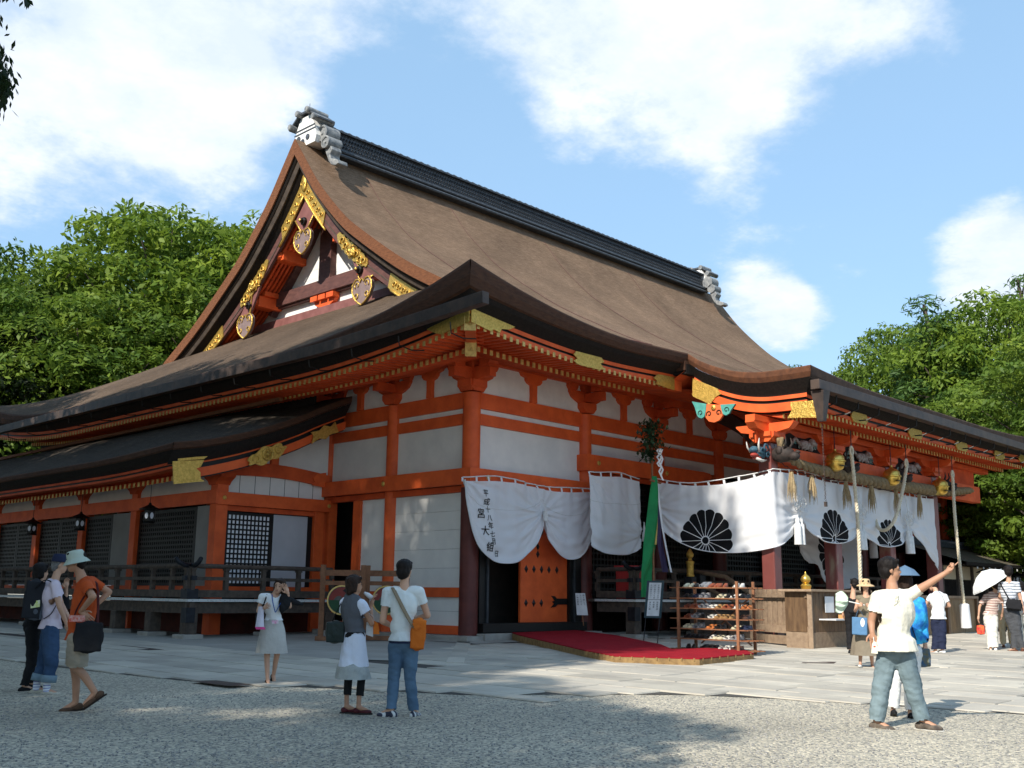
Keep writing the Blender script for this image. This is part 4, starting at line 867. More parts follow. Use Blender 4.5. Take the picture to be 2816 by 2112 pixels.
    st = [c+V3(0,-.07,0)+(up_*math.cos(R(90+36*k))+vp*math.sin(R(90+36*k)))*(.10 if k % 2 == 0 else .042) for k in range(10)]; m.prism(st, (0,-.03,0)); m.build('gilt_cloud_relief', GOLD, A, smooth=True)
    c2 = V3(-1.15, Y0+.2, za(-1.15, Y0)-.8); gp('gilt_cloud_plate', [c2+up_*a+vp*b for a, b in ((-.5,-.15),(-.35,.05),(-.4,.16),(-.1,.12),(.1,.2),(.3,.1),(.5,.18),(.5,-.14),(.2,-.1),(0,-.18),(-.2,-.08))])
    # rafters with gilt caps: two rows
    m1 = MB(); m1.bar((0,0,0), (-1.75,0,-.62), .09, .11, mi=0); m1.bar((-1.75,0,-.62), (-1.765,0,-.62), .10, .125, mi=1); me1 = m1.mesh('rafter', [VERM2, GOLDP])
    m2 = MB(); m2.bar((0,0,0), (-.8,0,-.04), .085, .09, mi=0); m2.bar((-.8,0,-.04), (-.815,0,-.04), .095, .10, mi=1); me2 = m2.mesh('upper_rafter', [VERM2, GOLDP])
    y = Y0+.45
    while y < 24.5:
        s = Sw(y-Y0, 4.5, 1.6); inst(me1, 'lower_rafter', A, (-3.3, y, 4.36+.08*s)); inst(me2, 'upper_rafter', A, (-4.55, y, 3.94+.13*s)); y += .26
    # posts, beams
    PY = [5.9, 10.35, 13.82, 17.33, 20.85, 24.5]
    for y in PY: box('post', (AX-.17, y-.17, -.2), (AX+.17, y+.17, 3.94), VERM, .01)
    box('post', (-.62,AY-.16,-.2), (-.30,AY+.16,3.3), VERM, .01)
    for y in PY:
        MB().prism([(AX-.24, y+a, b) for a, b in ((-.16,3.74),(.16,3.74),(.24,3.84),(.42,3.94),(.5,4.06),(-.5,4.06),(-.42,3.94),(-.24,3.84))], (.44,0,0)).build('bracket', VERM2, A)
    box('lintel_beam', (AX-.235,AY-.235,3.24), (AX-.172,24.4,3.60), VERM); box('lintel_beam', (AX-.168,AY-.235,3.22), (-.05,AY-.172,3.56), VERM, .004)
    box('lintel_under_board', (AX+.18,AY-.13,3.08), (-.3,AY-.01,3.215), VERM2)
    for x, y, ax in ((AX+.02,AY-.235,(0,-1,0)),(-.2,AY-.235,(0,-1,0))): MB().lathe([(.0,.025),(.03,.025),(.05,.02),(.065,.0)], (x,y,3.40), 6, axis=ax).build('gilt_stud', GOLD, A)
    box('frieze_board', (AX+.18,AY-.06,3.562), (-.26,AY+.0,4.10), PLASTER); box('frieze_board', (AX-.06,AY+.18,3.602), (AX+.0,24.4,4.5), PLASTER)
    for x in np.arange(AX+.55, -.5, .48): MB().box((x,AY-.066,3.565), (x+.012,AY-.061,4.09)).build('board_joint', NEARBLK, A)
    # curved tie beam with carved end, gable boards above
    m = MB(); P = []
    for t in np.linspace(0, 1, 14):
        x = AX+.15+3.35*t; z = 4.02+.0*t+.10*math.sin(math.pi*t)-.1*t; P.append([(x,AY-.16,z),(x,AY-.16,z+.36),(x,AY+.10,z+.36),(x,AY+.10,z),(x,AY-.16,z)])
    m.grid(P); m.build('rainbow_beam', VERM2, A)
    MB().prism([(-.32,AY-.17,3.92),(-.32,AY-.17,4.36),(-.62,AY-.17,4.30),(-.78,AY-.17,4.16),(-.70,AY-.17,4.06),(-.80,AY-.17,3.96)], (0,-.02,0)).build('beam_carving', VERM, A)
    MB().prism([(AX+.1,AY-.04,4.3),(-.1,AY-.04,4.3),(-.1,AY-.04,5.8),(-2.3,AY-.04,4.95)], (0,.05,0)).build('gable_board', PLASTER, A)
    box('strut', (-2.15,AY-.12,4.3), (-1.9,AY+.0,5.0), VERM)
    # lattice shutters: frame, bars and a pale paper panel behind
    PAPER = mat('pale_paper_panel', (.50,.50,.52), (.44,.44,.46), 1.2, .85)
    def lattice_x(x0, x1, y, z0, z1, back=True):
        L = MB(); n = max(3, int((x1-x0-.2)/.118)); w = (x1-x0-.2)/n; k = int((z1-z0-.16)/.128); h = (z1-z0-.16)/k
        L.box((x0,y,z0), (x0+.10,y+.05,z1)); L.box((x1-.10,y,z0), (x1,y+.05,z1)); L.box((x0+.1,y,z0), (x1-.1,y+.05,z0+.08)); L.box((x0+.1,y,z1-.08), (x1-.1,y+.05,z1))
        for i in range(n+1): a = x0+.1+i*w; L.box((a-.021,y+.012,z0+.08), (a+.021,y+.028,z1-.08))
        for j in range(1, k): a = z0+.08+j*h; L.box((x0+.1,y+.010,a-.022), (x1-.1,y+.026,a+.022))
        return L
    zb, zt = 1.09, 3.06
    L1 = lattice_x(AX+.18, -1.93, AY-.05, zb, zt).build('lattice_shutter', BLACK, A); MB().box((AX+.2,AY-.018,zb+.05), (-1.97,AY-.002,zt-.05)).build('paper_panel', mat('bright_paper_panel', (.82,.82,.84), (.78,.78,.80), 1.2, .85), A)
    box('paper_panel', (-1.92,AY-.03,zb), (-.78,AY-.0,zt), PAPER); box('dark_jamb', (-.775,AY-.04,zb), (-.63,AY+.02,zt), BLACK)
    box('sill_rail', (AX+.18,AY-.14,.86), (-.3,AY+.02,1.085), VERM); 
    def lattice_y(y0, y1):
        L = MB(); x = AX-.05; n = int((y1-y0-.2)/.118); w = (y1-y0-.2)/n; k = 15; h = (zt+.14-zb-.16)/k; z1 = zt+.14
        L.box((x,y0,zb), (x+.05,y0+.1,z1)); L.box((x,y1-.1,zb), (x+.05,y1,z1)); L.box((x,y0+.1,zb), (x+.05,y1-.1,zb+.08)); L.box((x,y0+.1,z1-.08), (x+.05,y1-.1,z1))
        for i in range(n+1): a = y0+.1+i*w; L.box((x+.004,a-.026,zb+.08), (x+.03,a+.026,z1-.08))
        for j in range(1, k): a = zb+.08+j*h; L.box((x+.006,y0+.1,a-.027), (x+.028,y1-.1,a+.027))
        L.build('lattice_shutter', BLACK, A)
    GP = mat('grey_paper_panel', (.30,.30,.29), (.25,.25,.245), 1.2, .9)
    box('paper_panel', (AX+.0,6.1,zb), (AX+.03,24.3,3.22), mat('dim_inner_screen', (.055,.055,.055), (.035,.035,.035), 1.2, .9))
    for a, b, c_ in ((6.08,6.9,8.6),(10.53,11.85,13.64)): box('plain_panel', (AX-.05,a,zb), (AX-.01,b,3.22), GP)
    lattice_y(6.92, 10.17) ; lattice_y(11.87, 13.64); 
    for a, b in ((14.0,15.55),(15.57,17.15),(17.5,19.05),(19.07,20.67),(21.03,22.6),(22.62,24.3)): lattice_y(a, b)
    box('sill_rail', (AX-.14,AY+.18,.86), (AX+.02,24.4,1.085), VERM)
    box('under_floor_board', (AX-.05,AY-.05,-.2), (-.3,AY+.0,.62), mat('deep_red_underfloor', (.09,.02,.012), (.05,.013,.009), 3, .8)); box('under_floor_board', (AX-.055,AY,-.2), (AX-.005,24.4,.62), MATS['deep_red_underfloor'])
annex_build()
# ================= verandas =================
ENDW = mat('pale_board_ends', (.60,.60,.58), (.34,.33,.31), 26, .8, detail=2, lo=.3, hi=.45)
IRON = mat('dark_iron_fitting', (.025,.028,.034), (.015,.016,.02), 6, .5, metal=.4)
def veranda(name, label, segs, zf_, posts, corner=None, gi=None):
    """segs: [(a, b, normal)] outer edges on the floor line; boards run from wall to edge"""
    V = thing(name, label, 'veranda')
    def rail(a, b, z, r, nm): MB().tube([(*a, z), (*b, z)], r, 8).build(nm, GWOOD, V, smooth=True, auto=40)
    for (a, b, n, dep) in segs:
        a = V3(*a); b = V3(*b); d = b-a; ln = np.linalg.norm(d); d /= ln; n = V3(*n)
        e = MB(); e.bar((*(a+n*.0), zf_-.03), (*(b), zf_-.03), .05, .065); e.build('floor_edge', ENDW, V)
        f = MB(); q = [a-n*.026, b-n*.026, b-n*dep, a-n*dep]; f.add([(*p, zf_) for p in q]+[(*p, zf_-.07) for p in q], [(0,1,2,3),(7,6,5,4),(0,4,5,1),(1,5,6,2),(2,6,7,3),(3,7,4,0)]); f.build('floor_boards', GWOOD, V)
        MB().bar((*(a-n*.14), zf_-.21), (*(b-n*.14), zf_-.21), .14, .26).build('edge_beam', GWOOD, V)
        MB().bar((*(a-n*.10), zf_+.13), (*(b-n*.10), zf_+.13), .13, .18).build('ground_rail', GWOOD, V)
        MB().bar((*(a-n*.10), zf_+.50), (*(b-n*.10), zf_+.50), .10, .085).build('middle_rail', GWOOD, V)
        rail((a-n*.10-d*.0), (b-n*.10+d*.0), zf_+.80, .058, 'hand_rail')
        k = max(1, round(ln/1.0))
        for i in range(k+1):
            p = a-n*.10+d*(ln*i/k); MB().box((p[0]-.055,p[1]-.055,zf_+.22), (p[0]+.055,p[1]+.055,zf_+.46)).build('baluster', GWOOD, V)
            if i % 1 == 0: m = MB(); m.box((p[0]-.05,p[1]-.05,zf_+.543), (p[0]+.05,p[1]+.05,zf_+.70)); m.box((p[0]-.07,p[1]-.07,zf_+.701), (p[0]+.07,p[1]+.07,zf_+.75)); m.build('baluster_block', GWOOD, V)
    for p in posts:
        g = G(*p); MB().box((p[0]-.15,p[1]-.15,g+.12), (p[0]+.15,p[1]+.15,zf_-.34)).build('floor_post', GWOOD, V, bevel=.01); MB().box((p[0]-.27,p[1]-.27,g-.1), (p[0]+.27,p[1]+.27,g+.118)).build('post_stone', STONE2, V, bevel=.02)
    if corner:
        for (c, dirs) in corner:
            m = MB(); m.box((c[0]-.09,c[1]-.09,zf_+.22), (c[0]+.09,c[1]+.09,zf_+.78)); m.build('corner_post', GWOOD, V)
            for d in dirs:
                d = V3(*d, 0); c3 = V3(c[0], c[1], 0); m = MB(); m.tube([c3+V3(0,0,zf_+.80), c3+d*.18+V3(0,0,zf_+.81), c3+d*.34+V3(0,0,zf_+.88), c3+d*.44+V3(0,0,zf_+.98)], [.062,.062,.06,.05], 8); m.build('upturned_rail_end', IRON, V, smooth=True)
                m = MB(); m.box((c[0]+d[0]*.05-.07,c[1]+d[1]*.05-.07,zf_+.45), (c[0]+d[0]*.26+.07,c[1]+d[1]*.26+.07,zf_+.56)); m.build('iron_strap', IRON, V)
            m = MB(); m.box((c[0]-.15,c[1]-.15,zf_+.02), (c[0]+.15,c[1]+.15,zf_+.25)); m.build('iron_corner_plate', IRON, V); m = MB(); m.box((c[0]-.12,c[1]-.12,zf_-.56), (c[0]+.12,c[1]+.12,zf_-.2)); m.build('iron_corner_plate', IRON, V)
    return V
vA = veranda('veranda', 'dark weathered veranda wrapping the low side hall on the left', [((-5.23,26),(-5.23,4.35),(-1,0),1.5),((-5.23,4.35),(-.9,4.35),(0,-1),1.5)], .76,
        [(-5.06,y) for y in (4.52,6.3,8.2,10.4,13.8,17.3,20.8,24.3)]+[(-2.8,4.52),(-.95,4.52)], [((-5.13,4.45),((0,-1),(-1,0)))])
vB = veranda('veranda', 'dark weathered veranda in front of the curtained main hall', [((4.35,-.5),(4.35,-1.85),(-1,0),.0001),((4.35,-1.85),(20,-1.85),(0,-1),1.6)], .86,
        [(4.52,-1.68),(7.6,-1.68),(10.9,-1.68),(14.2,-1.68),(17.5,-1.68)], [((4.45,-1.75),((0,-1),(-1,0)))])
# ================= steps inside the porch =================
def steps():
    st = thing('wooden_steps', 'wooden steps with sloping handrail behind the porch post', 'steps')
    for i in range(5): MB().box((6.9,-3.9+i*.4,-.2), (15,-3.5+i*.4+.04,.02+.17*i)).build('tread', GWOOD, st)
    for x in (7.0,):
        MB().tube([(x,-1.9,1.66),(x,-3.0,1.50),(x,-4.3,.74)], .06, 8).build('hand_rail', FWOOD, st, smooth=True); MB().tube([(x,-1.9,1.36),(x,-4.3,.44)], .05, 8).build('middle_rail', FWOOD, st, smooth=True)
        MB().box((x-.14,-2.25,.86), (x+.14,-1.95,1.58)).build('newel_post', IRON, st)
        g = MB(); g.lathe([(.11,0),(.12,.05),(.10,.07),(.10,.34),(.12,.37),(.12,.42),(.06,.45),(.05,.5),(.10,.56),(.11,.62),(.07,.70),(.015,.78)], (6.6,-2.1,1.50), 16); g.build('gilt_finial', GOLD, st, smooth=True, auto=50)
        MB().box((6.48,-2.22,.86), (6.72,-1.98,1.50)).build('finial_post', IRON, st)
steps()
# ================= gabled side pavilion and low building, far right =================
def pavilion():
    P = thing('gabled_pavilion', 'small vermilion gabled pavilion beyond the far end of the porch', 'pavilion')
    cx, Y = 32.2, 0.3; pr = interp([(0,7.6),(1.2,6.75),(2.6,5.75),(4.2,4.95),(5.6,4.55),(6.6,4.62)])
    ts = np.linspace(0, 6.6, 30); full = [(cx-t, float(pr(t))) for t in ts[::-1]]+[(cx+t, float(pr(t))) for t in ts[1:]]
    def band(nm, rows, mats, k0=0, k1=None):
        A = np.array([[(x, Y+a, z+b) for a, b in rows] for x, z in full]); m = MB()
        for j in range(A.shape[1]-1): m.grid(A[:, j:j+2], 0)
        m.build(nm, mats, P)
    m = MB(); m.grid([[(x, y, z) for x, z in full] for y in (Y, Y+6)]); o = m.build('bark_roof', BARK, P, smooth=True)
    band('cut_bark_band', [(0,0),(-.02,-.03),(0,-.28),(.04,-.30)], MATS['dark_eave_edge']); band('black_layer', [(.03,-.29),(.2,-.75),(.25,-.78)], NEARBLK); band('bargeboard', [(.25,-.78),(.22,-.8),(.22,-1.02),(.30,-1.02),(.30,-1.08),(.22,-1.08),(.22,-1.35),(.5,-1.35)], VERM)
    for s in (-1, 1):
        for t in (5.4, 2.6):
            x = cx+s*t; z = float(pr(t)); MB().prism([(x-.45,Y+.2,z-.78),(x+.45,Y+.2,z-.84),(x+.5,Y+.2,z-1.3),(x-.35,Y+.2,z-1.3)], (0,-.03,0)).build('gilt_plate', GOLD, P)
    pe = [(x, Y+1.0, z-1.0) for x, z in full[4:-4]]+[(cx+5.2,Y+1.0,3.3),(cx-5.2,Y+1.0,3.3)]
    MB().prism(pe, (0,.05,0)).build('gable_wall', VERM, P)
    for x0, x1, z0, z1 in ((28.3,31.0,3.55,4.1),(31.7,32.4,4.7,4.82),(31.4,32.6,4.95,5.05),(31.6,32.4,5.2,5.3),(34.0,34.5,3.75,3.85),(34.7,35.3,3.75,3.85),(34.0,34.5,3.95,4.05),(34.7,35.3,3.95,4.05)): MB().box((x0,Y+.95,z0), (x1,Y+.995,z1)).build('white_panel', WHITE, P)
    for x in (27.0, 31.35, 36.4): MB().box((x-.22,Y+.7,-.3), (x+.22,Y+1.1,3.9)).build('post', VERM, P)
    MB().box((27,Y+.65,3.25), (36.4,Y+.69,3.5)).build('lintel_beam', VERM, P)
    MB().box((27,Y+1.6,-.3), (36.4,Y+1.7,3.5)).build('dark_back_wall', DARKIN, P)
pavilion()
def low_building():
    B = thing('low_tiled_building', 'long low cream walled building with dark shingled roof, far right', 'building')
    x0, x1 = 22.6, 40; YE, YW, YT = -3.7, -2.7, -1.2
    m = MB(); m.grid([[(x, y, z) for y, z in ((YE,2.36),(YE+.9,2.62),(YT,3.12))] for x in np.linspace(x0, x1, 10)], flip=True); m.build('shingled_roof', mat('mossy_shingle', (.15,.13,.09), (.075,.065,.05), 6, .9, .8, 30, stretch=(1,3,3)), B)
    MB().box((x0-.02,YE,2.24), (x1,YE+.06,2.355)).build('eave_board', NEARBLK, B); MB().box((x0,YE+.06,2.26), (x1,YW,2.30)).build('soffit', NEARBLK, B)
    MB().box((x0,YT-.15,3.1), (x1,YT+.2,3.30)).build('ridge_course', TILE, B); MB().tube([(x0,YT,3.34),(x1,YT,3.34)], .09, 8).build('ridge_cap_tiles', TILE, B, smooth=True)
    MB().grid([[(x, y, z) for y, z in ((YT+.1,3.1),(YT+3,2.3))] for x in (x0, x1)]).build('back_roof', NEARBLK, B)
    for k in range(14): x = x0+1.0+k*.62; MB().box((x-.03,YE-.03,2.12), (x+.03,YE-.005,2.2)).build('rafter_end', WHITE, B)
    CRM = mat('cream_plaster', (.62,.50,.34), (.56,.45,.30), 1.5, .85)
    for k in range(9):
        x = x0+k*1.5; MB().box((x-.07,YW-.08,-.3), (x+.07,YW+.08,2.26)).build('post', GWOOD, B)
        MB().box((x+.07,YW,1.72), (x+1.43,YW+.05,2.24)).build('plaster_panel', CRM, B)
        m = MB()
        for j in range(12): m.box((x+.1+j*.11,YW-.02,.9), (x+.15+j*.11,YW+.01,1.66))
        m.build('lattice_window', DARKIN, B); MB().box((x+.07,YW+.012,.9), (x+1.43,YW+.05,1.70)).build('dark_screen', DARKIN, B); MB().box((x+.07,YW-.02,-.3), (x+1.43,YW+.05,.88)).build('lower_boards', BWOOD, B)
low_building()
# ================= hanging lanterns =================
def lantern(p, zt, label, s=1.):
    L = thing('hanging_lantern', label, 'lantern', p, 'hanging iron lanterns with white paper windows')
    x, y, z = p; W_ = mat('lantern_paper', (.72,.74,.80), (.66,.68,.74), 2, .7)
    m = MB(); m.lathe([(.0,.20),(.03,.19),(.05,.14),(.16,.08),(.30,.02),(.31,.0),(.16,.0)], p, 6); m.build('lantern_roof', BLACK, L)
    MB().lathe([(.135*s,-.32),(.15*s,-.30),(.15*s,-.02),(.135*s,0)], p, 6).build('lantern_body', BLACK, L)
    m = MB()
    for k in range(6):
        a = R(60*k+30); n = V3(math.cos(a), math.sin(a), 0); t = V3(-n[1], n[0], 0); c = V3(x, y, z-.16)+n*(.134)
        m.add([c+t*.052*math.cos(q)+V3(0,0,.085*math.sin(q)) for q in np.linspace(0, 2*math.pi, 12, endpoint=False)]+[c+n*.004+t*.052*math.cos(q)+V3(0,0,.085*math.sin(q)) for q in np.linspace(0, 2*math.pi, 12, endpoint=False)], [tuple(range(12, 24))])
    m.build('paper_window', W_, L)
    MB().lathe([(.16,-.36),(.18,-.34),(.14,-.32)], p, 6).build('lantern_base', BLACK, L); MB().tube([(x,y,z+.18),(x,y,zt)], .008, 4).build('lantern_chain', BLACK, L)
Pl = lambda X, px, py: (lambda r: CAM+r*((X-CAM[0])/r[0]))(ray(px, py))
for (px, py, lb) in ((412,1402,'black hanging lantern nearest the corner of the side hall'),(222,1425,'black hanging lantern between two lattice bays of the side hall'),(90,1440,'farthest left of the black hanging lanterns on the side hall')):
    q = Pl(-4.7, px, py); lantern(tuple(q), 3.95, lb, 1.0)
Ply = lambda Y, px, py: (lambda r: CAM+r*((Y-CAM[1])/r[1]))(ray(px, py))
for (px, py, lb) in ((2706,1575,'black lantern under the low eave at the left end, far right'),(2796,1583,'black lantern under the low eave at the edge of the picture')):
    q = Ply(-3.3, px, py); lantern(tuple(q), 2.26, lb)
# ================= drums on stands by the side doorway =================
def drum_rack(loc, label, rz):
    D = thing('ceremonial_drum', label, 'drum', loc, 'painted drums on wooden stands', rz)
    M = Matrix.Translation(loc) @ Matrix.Rotation(rz, 4, 'Z')
    def B(nm, mb, m_, smooth=False): 
        mb.v = [np.array([M @ Vector(p) for p in v]) for v in mb.v]; return mb.build(nm, m_, D, smooth=smooth, auto=40 if smooth else None)
    for x in (-.48,.48): B('upright', MB().box((x-.06,-.06,0), (x+.06,.06,1.78)), RWOOD)
    B('cross_bar', MB().box((-.56,-.035,1.52), (.56,.035,1.66)), RWOOD); B('cross_bar', MB().box((-.419,-.035,1.30), (.419,.035,1.40)), RWOOD); B('foot_bar', MB().box((-.6,-.1,.0), (.6,.1,.10)), RWOOD)
    B('drum_shell', MB().lathe([(.30,-.16),(.36,-.08),(.36,.08),(.30,.16)], (0,0,.95), 24, axis=(0,-1,0)), MAROON, True)
    B('drum_rim', MB().lathe([(.315,.0),(.345,.0),(.35,.02),(.318,.022),(.315,.0)], (0,-.155,.95), 28, axis=(0,-1,0), cap=False), GOLDP, True)
    cols = [mat('drum_red', (.22,.03,.02), (.18,.025,.02), 5, .5), mat('drum_green', (.012,.06,.022), (.01,.045,.018), 5, .5), BLACK]
    B('drum_skin', MB().lathe([(.316,0),(.31,.006)], (0,-.161,.95), 28, axis=(0,-1,0)), mat('drum_grey', (.09,.085,.075), None, 5, .6))
    for k in range(3):
        a0 = R(120*k+60); out = []
        for t in np.linspace(0, 1, 14): a = a0+t*2.3; r = .30; out.append((r*math.cos(a), r*math.sin(a)))
        for t in np.linspace(1, 0, 14): a = a0+t*2.3; r = .30*t**.8*.72+.03*(1-t)-.0; out.append((r*math.cos(a+.25), r*math.sin(a+.25)))
        B('comma_crest', MB().add([(x, -.168-.001*k, .95+z) for x, z in out], [tuple(range(len(out)))]), cols[k])
p1_ = foot(905, 1752); p2_ = foot(1010, 1754)
drum_rack((-2.75,1.5,G(-2.75,1.5)+.03), 'painted drum with a swirling three comma crest, farther from the white wall', R(-42)); drum_rack((-1.75,1.05,G(-1.75,1.05)+.03), 'painted drum on a stand just behind the couple, nearer the white wall', R(-42))
# ================= curtains =================
CLOTH = mat('white_hemp_cloth', (.84,.84,.85), (.79,.79,.81), 1.5, .9, .25, 90, trans=.22)
ROPEW = mat('white_cord', (.74,.73,.71), (.60,.60,.58), 12, .85)
def cloth_mat(name, crests):
    """white cloth with printed black chrysanthemum crests; uv is in metres on the cloth"""
    m = bpy.data.materials.new(name); m.use_nodes = True; nt = m.node_tree; N = nt.nodes; L = nt.links; b = N['Principled BSDF']; b.inputs['Roughness'].default_value = .9; b.inputs['Specular IOR Level'].default_value = .2
    uv = N.new('ShaderNodeUVMap'); uv.uv_map = 'UVMap'; sp = N.new('ShaderNodeSeparateXYZ'); L.new(uv.outputs[0], sp.inputs[0])
    def mt(op, a, b_=None, clamp=False):
        n = N.new('ShaderNodeMath'); n.operation = op; n.use_clamp = clamp
        for i, v in enumerate((a, b_)):
            if v is None: continue
            if isinstance(v, (int, float)): n.inputs[i].default_value = v
            else: L.new(v, n.inputs[i])
        return n.outputs[0]
    mask = None
    for (cx, cz, rad) in crests:
        dx = mt('SUBTRACT', sp.outputs[0], cx); dz = mt('SUBTRACT', sp.outputs[1], cz)
        r = mt('SQRT', mt('ADD', mt('MULTIPLY', dx, dx), mt('MULTIPLY', dz, dz))); a = mt('ARCTAN2', dz, dx)
        s8 = mt('ABSOLUTE', mt('SINE', mt('MULTIPLY', a, 8.0)))           # zero on petal borders
        petal_edge = mt('ADD', mt('MULTIPLY', mt('POWER', s8, .55), rad*.10), rad*.90)
        inside = mt('LESS_THAN', r, petal_edge); core = mt('GREATER_THAN', r, rad*.15); border = mt('GREATER_THAN', mt('MULTIPLY', s8, r), rad*.085)
        k = mt('MULTIPLY', inside, mt('MULTIPLY', core, border)); k = mt('MAXIMUM', k, mt('LESS_THAN', r, rad*.11))
        mask = k if mask is None else mt('MAXIMUM', mask, k)
    mx = N.new('ShaderNodeMix'); mx.data_type = 'RGBA'; mx.inputs[6].default_value = (.84,.84,.85,1); mx.inputs[7].default_value = (.012,.012,.014,1)
    if mask is not None: L.new(mask, mx.inputs[0])
    else: mx.inputs[0].default_value = 0
    L.new(mx.outputs[2], b.inputs['Base Color']); tr = N.new('ShaderNodeBsdfTranslucent'); L.new(mx.outputs[2], tr.inputs[0]); ms = N.new('ShaderNodeMixShader'); ms.inputs[0].default_value = .22
    L.new(b.outputs[0], ms.inputs[1]); L.new(tr.outputs[0], ms.inputs[2]); L.new(ms.outputs[0], N['Material Output'].inputs[0]); return m
def swag(u, piv, deep, top, w=.9):
    """height of the lower edge at u: cloth pinned up at piv=[(u,z)] and bellying to deep between"""
    for (a, za), (b, zb), dp in zip(piv[:-1], piv[1:], deep):
        if a <= u <= b:
            t = (u-a)/(b-a); base = za*(1-t)+zb*t; return base-(base-dp)*(1-abs(2*t-1)**2.3)**.62
    return piv[-1][1]
def curtain(name, label, pathf, U0, U1, topf, botf, piv, mats, group=None, nu=110, nv=60, loops=.46, depth=.12, out=(0,-1), seed=0, seam=.35, full=.25):
    T = thing(name, label, 'curtain', group=group); P = []; UV = []; rr = random.Random(seed); ph = [rr.uniform(0, 6) for _ in range(6)]
    def surf(u, v):
        zt, zb = topf(u), botf(u); z = zt+(zb-zt)*v; x, y, nx, ny = pathf(u)
        # folds radiate from the pins; horizontal drape ripples near the belly
        w = 0
        for (pu, pz) in piv:
            du, dz = u-pu, z-pz; d = math.hypot(du, dz)+.08; ang = math.atan2(dz, du); w += (math.sin(ang*13+ph[0])+.6*math.sin(ang*29+ph[4]))*math.exp(-d*.75)*min(1, d*2.5)*.62
        belly = v**1.6; w += belly*(.9*math.sin(v*19+math.sin(u*2+ph[1])*1.2)+.5*math.sin(v*41+2*math.sin(u*1.3+ph[5])))*.55
        w += .35*math.sin(u*7.3+ph[2]+v*2.2)+.2*math.sin(u*17+ph[3])*(1-v)
        o = depth*(.5*w+full*10*belly*.35*math.sin(min(1, v)*math.pi*.55)); return (x+nx*o, y+ny*o, z)
    us = np.linspace(U0, U1, nu); 
    P = [[surf(u, v) for v in np.linspace(0, 1, nv)] for u in us]; UVs = [[(u, topf(u)+(botf(u)-topf(u))*v) for v in np.linspace(0, 1, nv)] for u in us]
    m = MB(); m.grid(P); m.uv = [np.array(UVs).reshape(-1, 2)]; c = m.build('cloth', mats, T, smooth=True)
    # hem roll and stitched seam
    MB().tube([surf(u, .997) for u in us], .016, 5).build('hem', CLOTH, T, smooth=True)
    if seam: MB().tube([tuple(V3(*surf(u, seam))+V3(out[0], out[1], 0)*.006) for u in us], .007, 4).build('seam', ROPEW, T)
    # carrying cord with loops
    top = [tuple(V3(*surf(u, 0))+V3(0,0,.10+.03*math.sin(u*2.1+seed))) for u in us]; MB().tube(top, .016, 6).build('cord', ROPEW, T, smooth=True)
    u = U0+.02
    while u < U1:
        i = int((u-U0)/(U1-U0)*(nu-1)); a = V3(*surf(u, .0)); b = V3(*top[min(i, nu-1)]); w = .035; x, y, nx, ny = pathf(u); t = V3(-ny, nx, 0)*w
        MB().add([a-t-V3(0,0,.02), a+t-V3(0,0,.02), b+t, b-t], [(0,1,2,3)]).build('loop', CLOTH, T); u += loops
    return T, surf
# 1: lettered curtain over the studded door
pth1 = lambda u: (u, -.46, 0, -1)
bot1 = lambda u: swag(u, [(-.72,3.72),(2.16,3.05),(4.42,3.70)], [1.72,1.90], 0)
t1, s1 = curtain('lettered_curtain', 'white curtain with black handwritten characters, drawn up over the studded door', pth1, -.72, 4.42, lambda u: 3.74+.05*math.sin(u*1.7), bot1, [(-.72,3.75),(2.16,3.05),(4.42,3.72)], cloth_mat('curtain_cloth_plain', []), seed=1)
def letters(surf, U0, U1, topf, botf, items, parent):
    for ch, u, z, size in items:
        c = bpy.data.curves.new('glyph', 'FONT'); c.body = ch; c.size = size; c.align_x = 'CENTER'; c.align_y = 'CENTER'; c.resolution_u = 3; c.offset = size*.012
        o = bpy.data.objects.new('glyph', c); me = evaluate(o); bpy.data.objects.remove(o); bpy.data.curves.remove(c)
        bm = bmesh.new(); bm.from_mesh(me); bmesh.ops.triangulate(bm, faces=bm.faces[:]); bmesh.ops.subdivide_edges(bm, edges=[e for e in bm.edges if e.calc_length() > size*.2], cuts=1)
        for v in bm.verts:
            uu, zz = u+v.co.x, z+v.co.y; zt, zb = topf(uu), botf(uu); q = surf(uu, (zz-zt)/(zb-zt)); v.co = (q[0]+0, q[1]-.013, zz)
        bm.to_mesh(me); bm.free(); me.materials.clear(); me.materials.append(BLACK); g = bpy.data.objects.new('written_character', me); COL.objects.link(g); g.parent = parent
tf1 = lambda u: 3.74+.05*math.sin(u*1.7)
def pix1(px, py): q = Ply(-.5, px, py); return q[0], q[2]
it = []
for ch, px, py, s in (('平',1338,1357,.19),('成',1341,1381,.19),('十',1344,1402,.17),('八',1346,1425,.17),('年',1348,1447,.19),('七',1350,1470,.17),('月',1352,1490,.17),('日',1364,1524,.17),('宮',1324,1413,.27),('大',1333,1461,.25),('組',1343,1506,.25)):
    u, z = pix1(px, py); it.append((ch, u, z, s))
letters(s1, -.72, 4.42, tf1, bot1, it, t1)
knot = MB(); knot.box((2.08,-.66,2.85), (2.2,-.60,3.12)); knot.build('tie', ROPEW, t1)
# 2: plain curtain between the second column and the banner
pth2 = lambda u: (u, -.9-.55*(u-4.5), .4, -.9) if False else (u, -1.15, 0, -1)
bot2 = lambda u: swag(u, [(3.35,2.28),(5.6,2.5)], [2.05], 0)
t2, s2 = curtain('plain_curtain', 'plain white curtain hanging left of the green banner', pth2, 3.35, 5.55, lambda u: 4.17+.03*math.sin(u*3), bot2, [(3.35,4.1),(5.6,2.6)], MATS.get('x') or cloth_mat('curtain_cloth_plain2', []), seed=5, nu=60, full=.12)
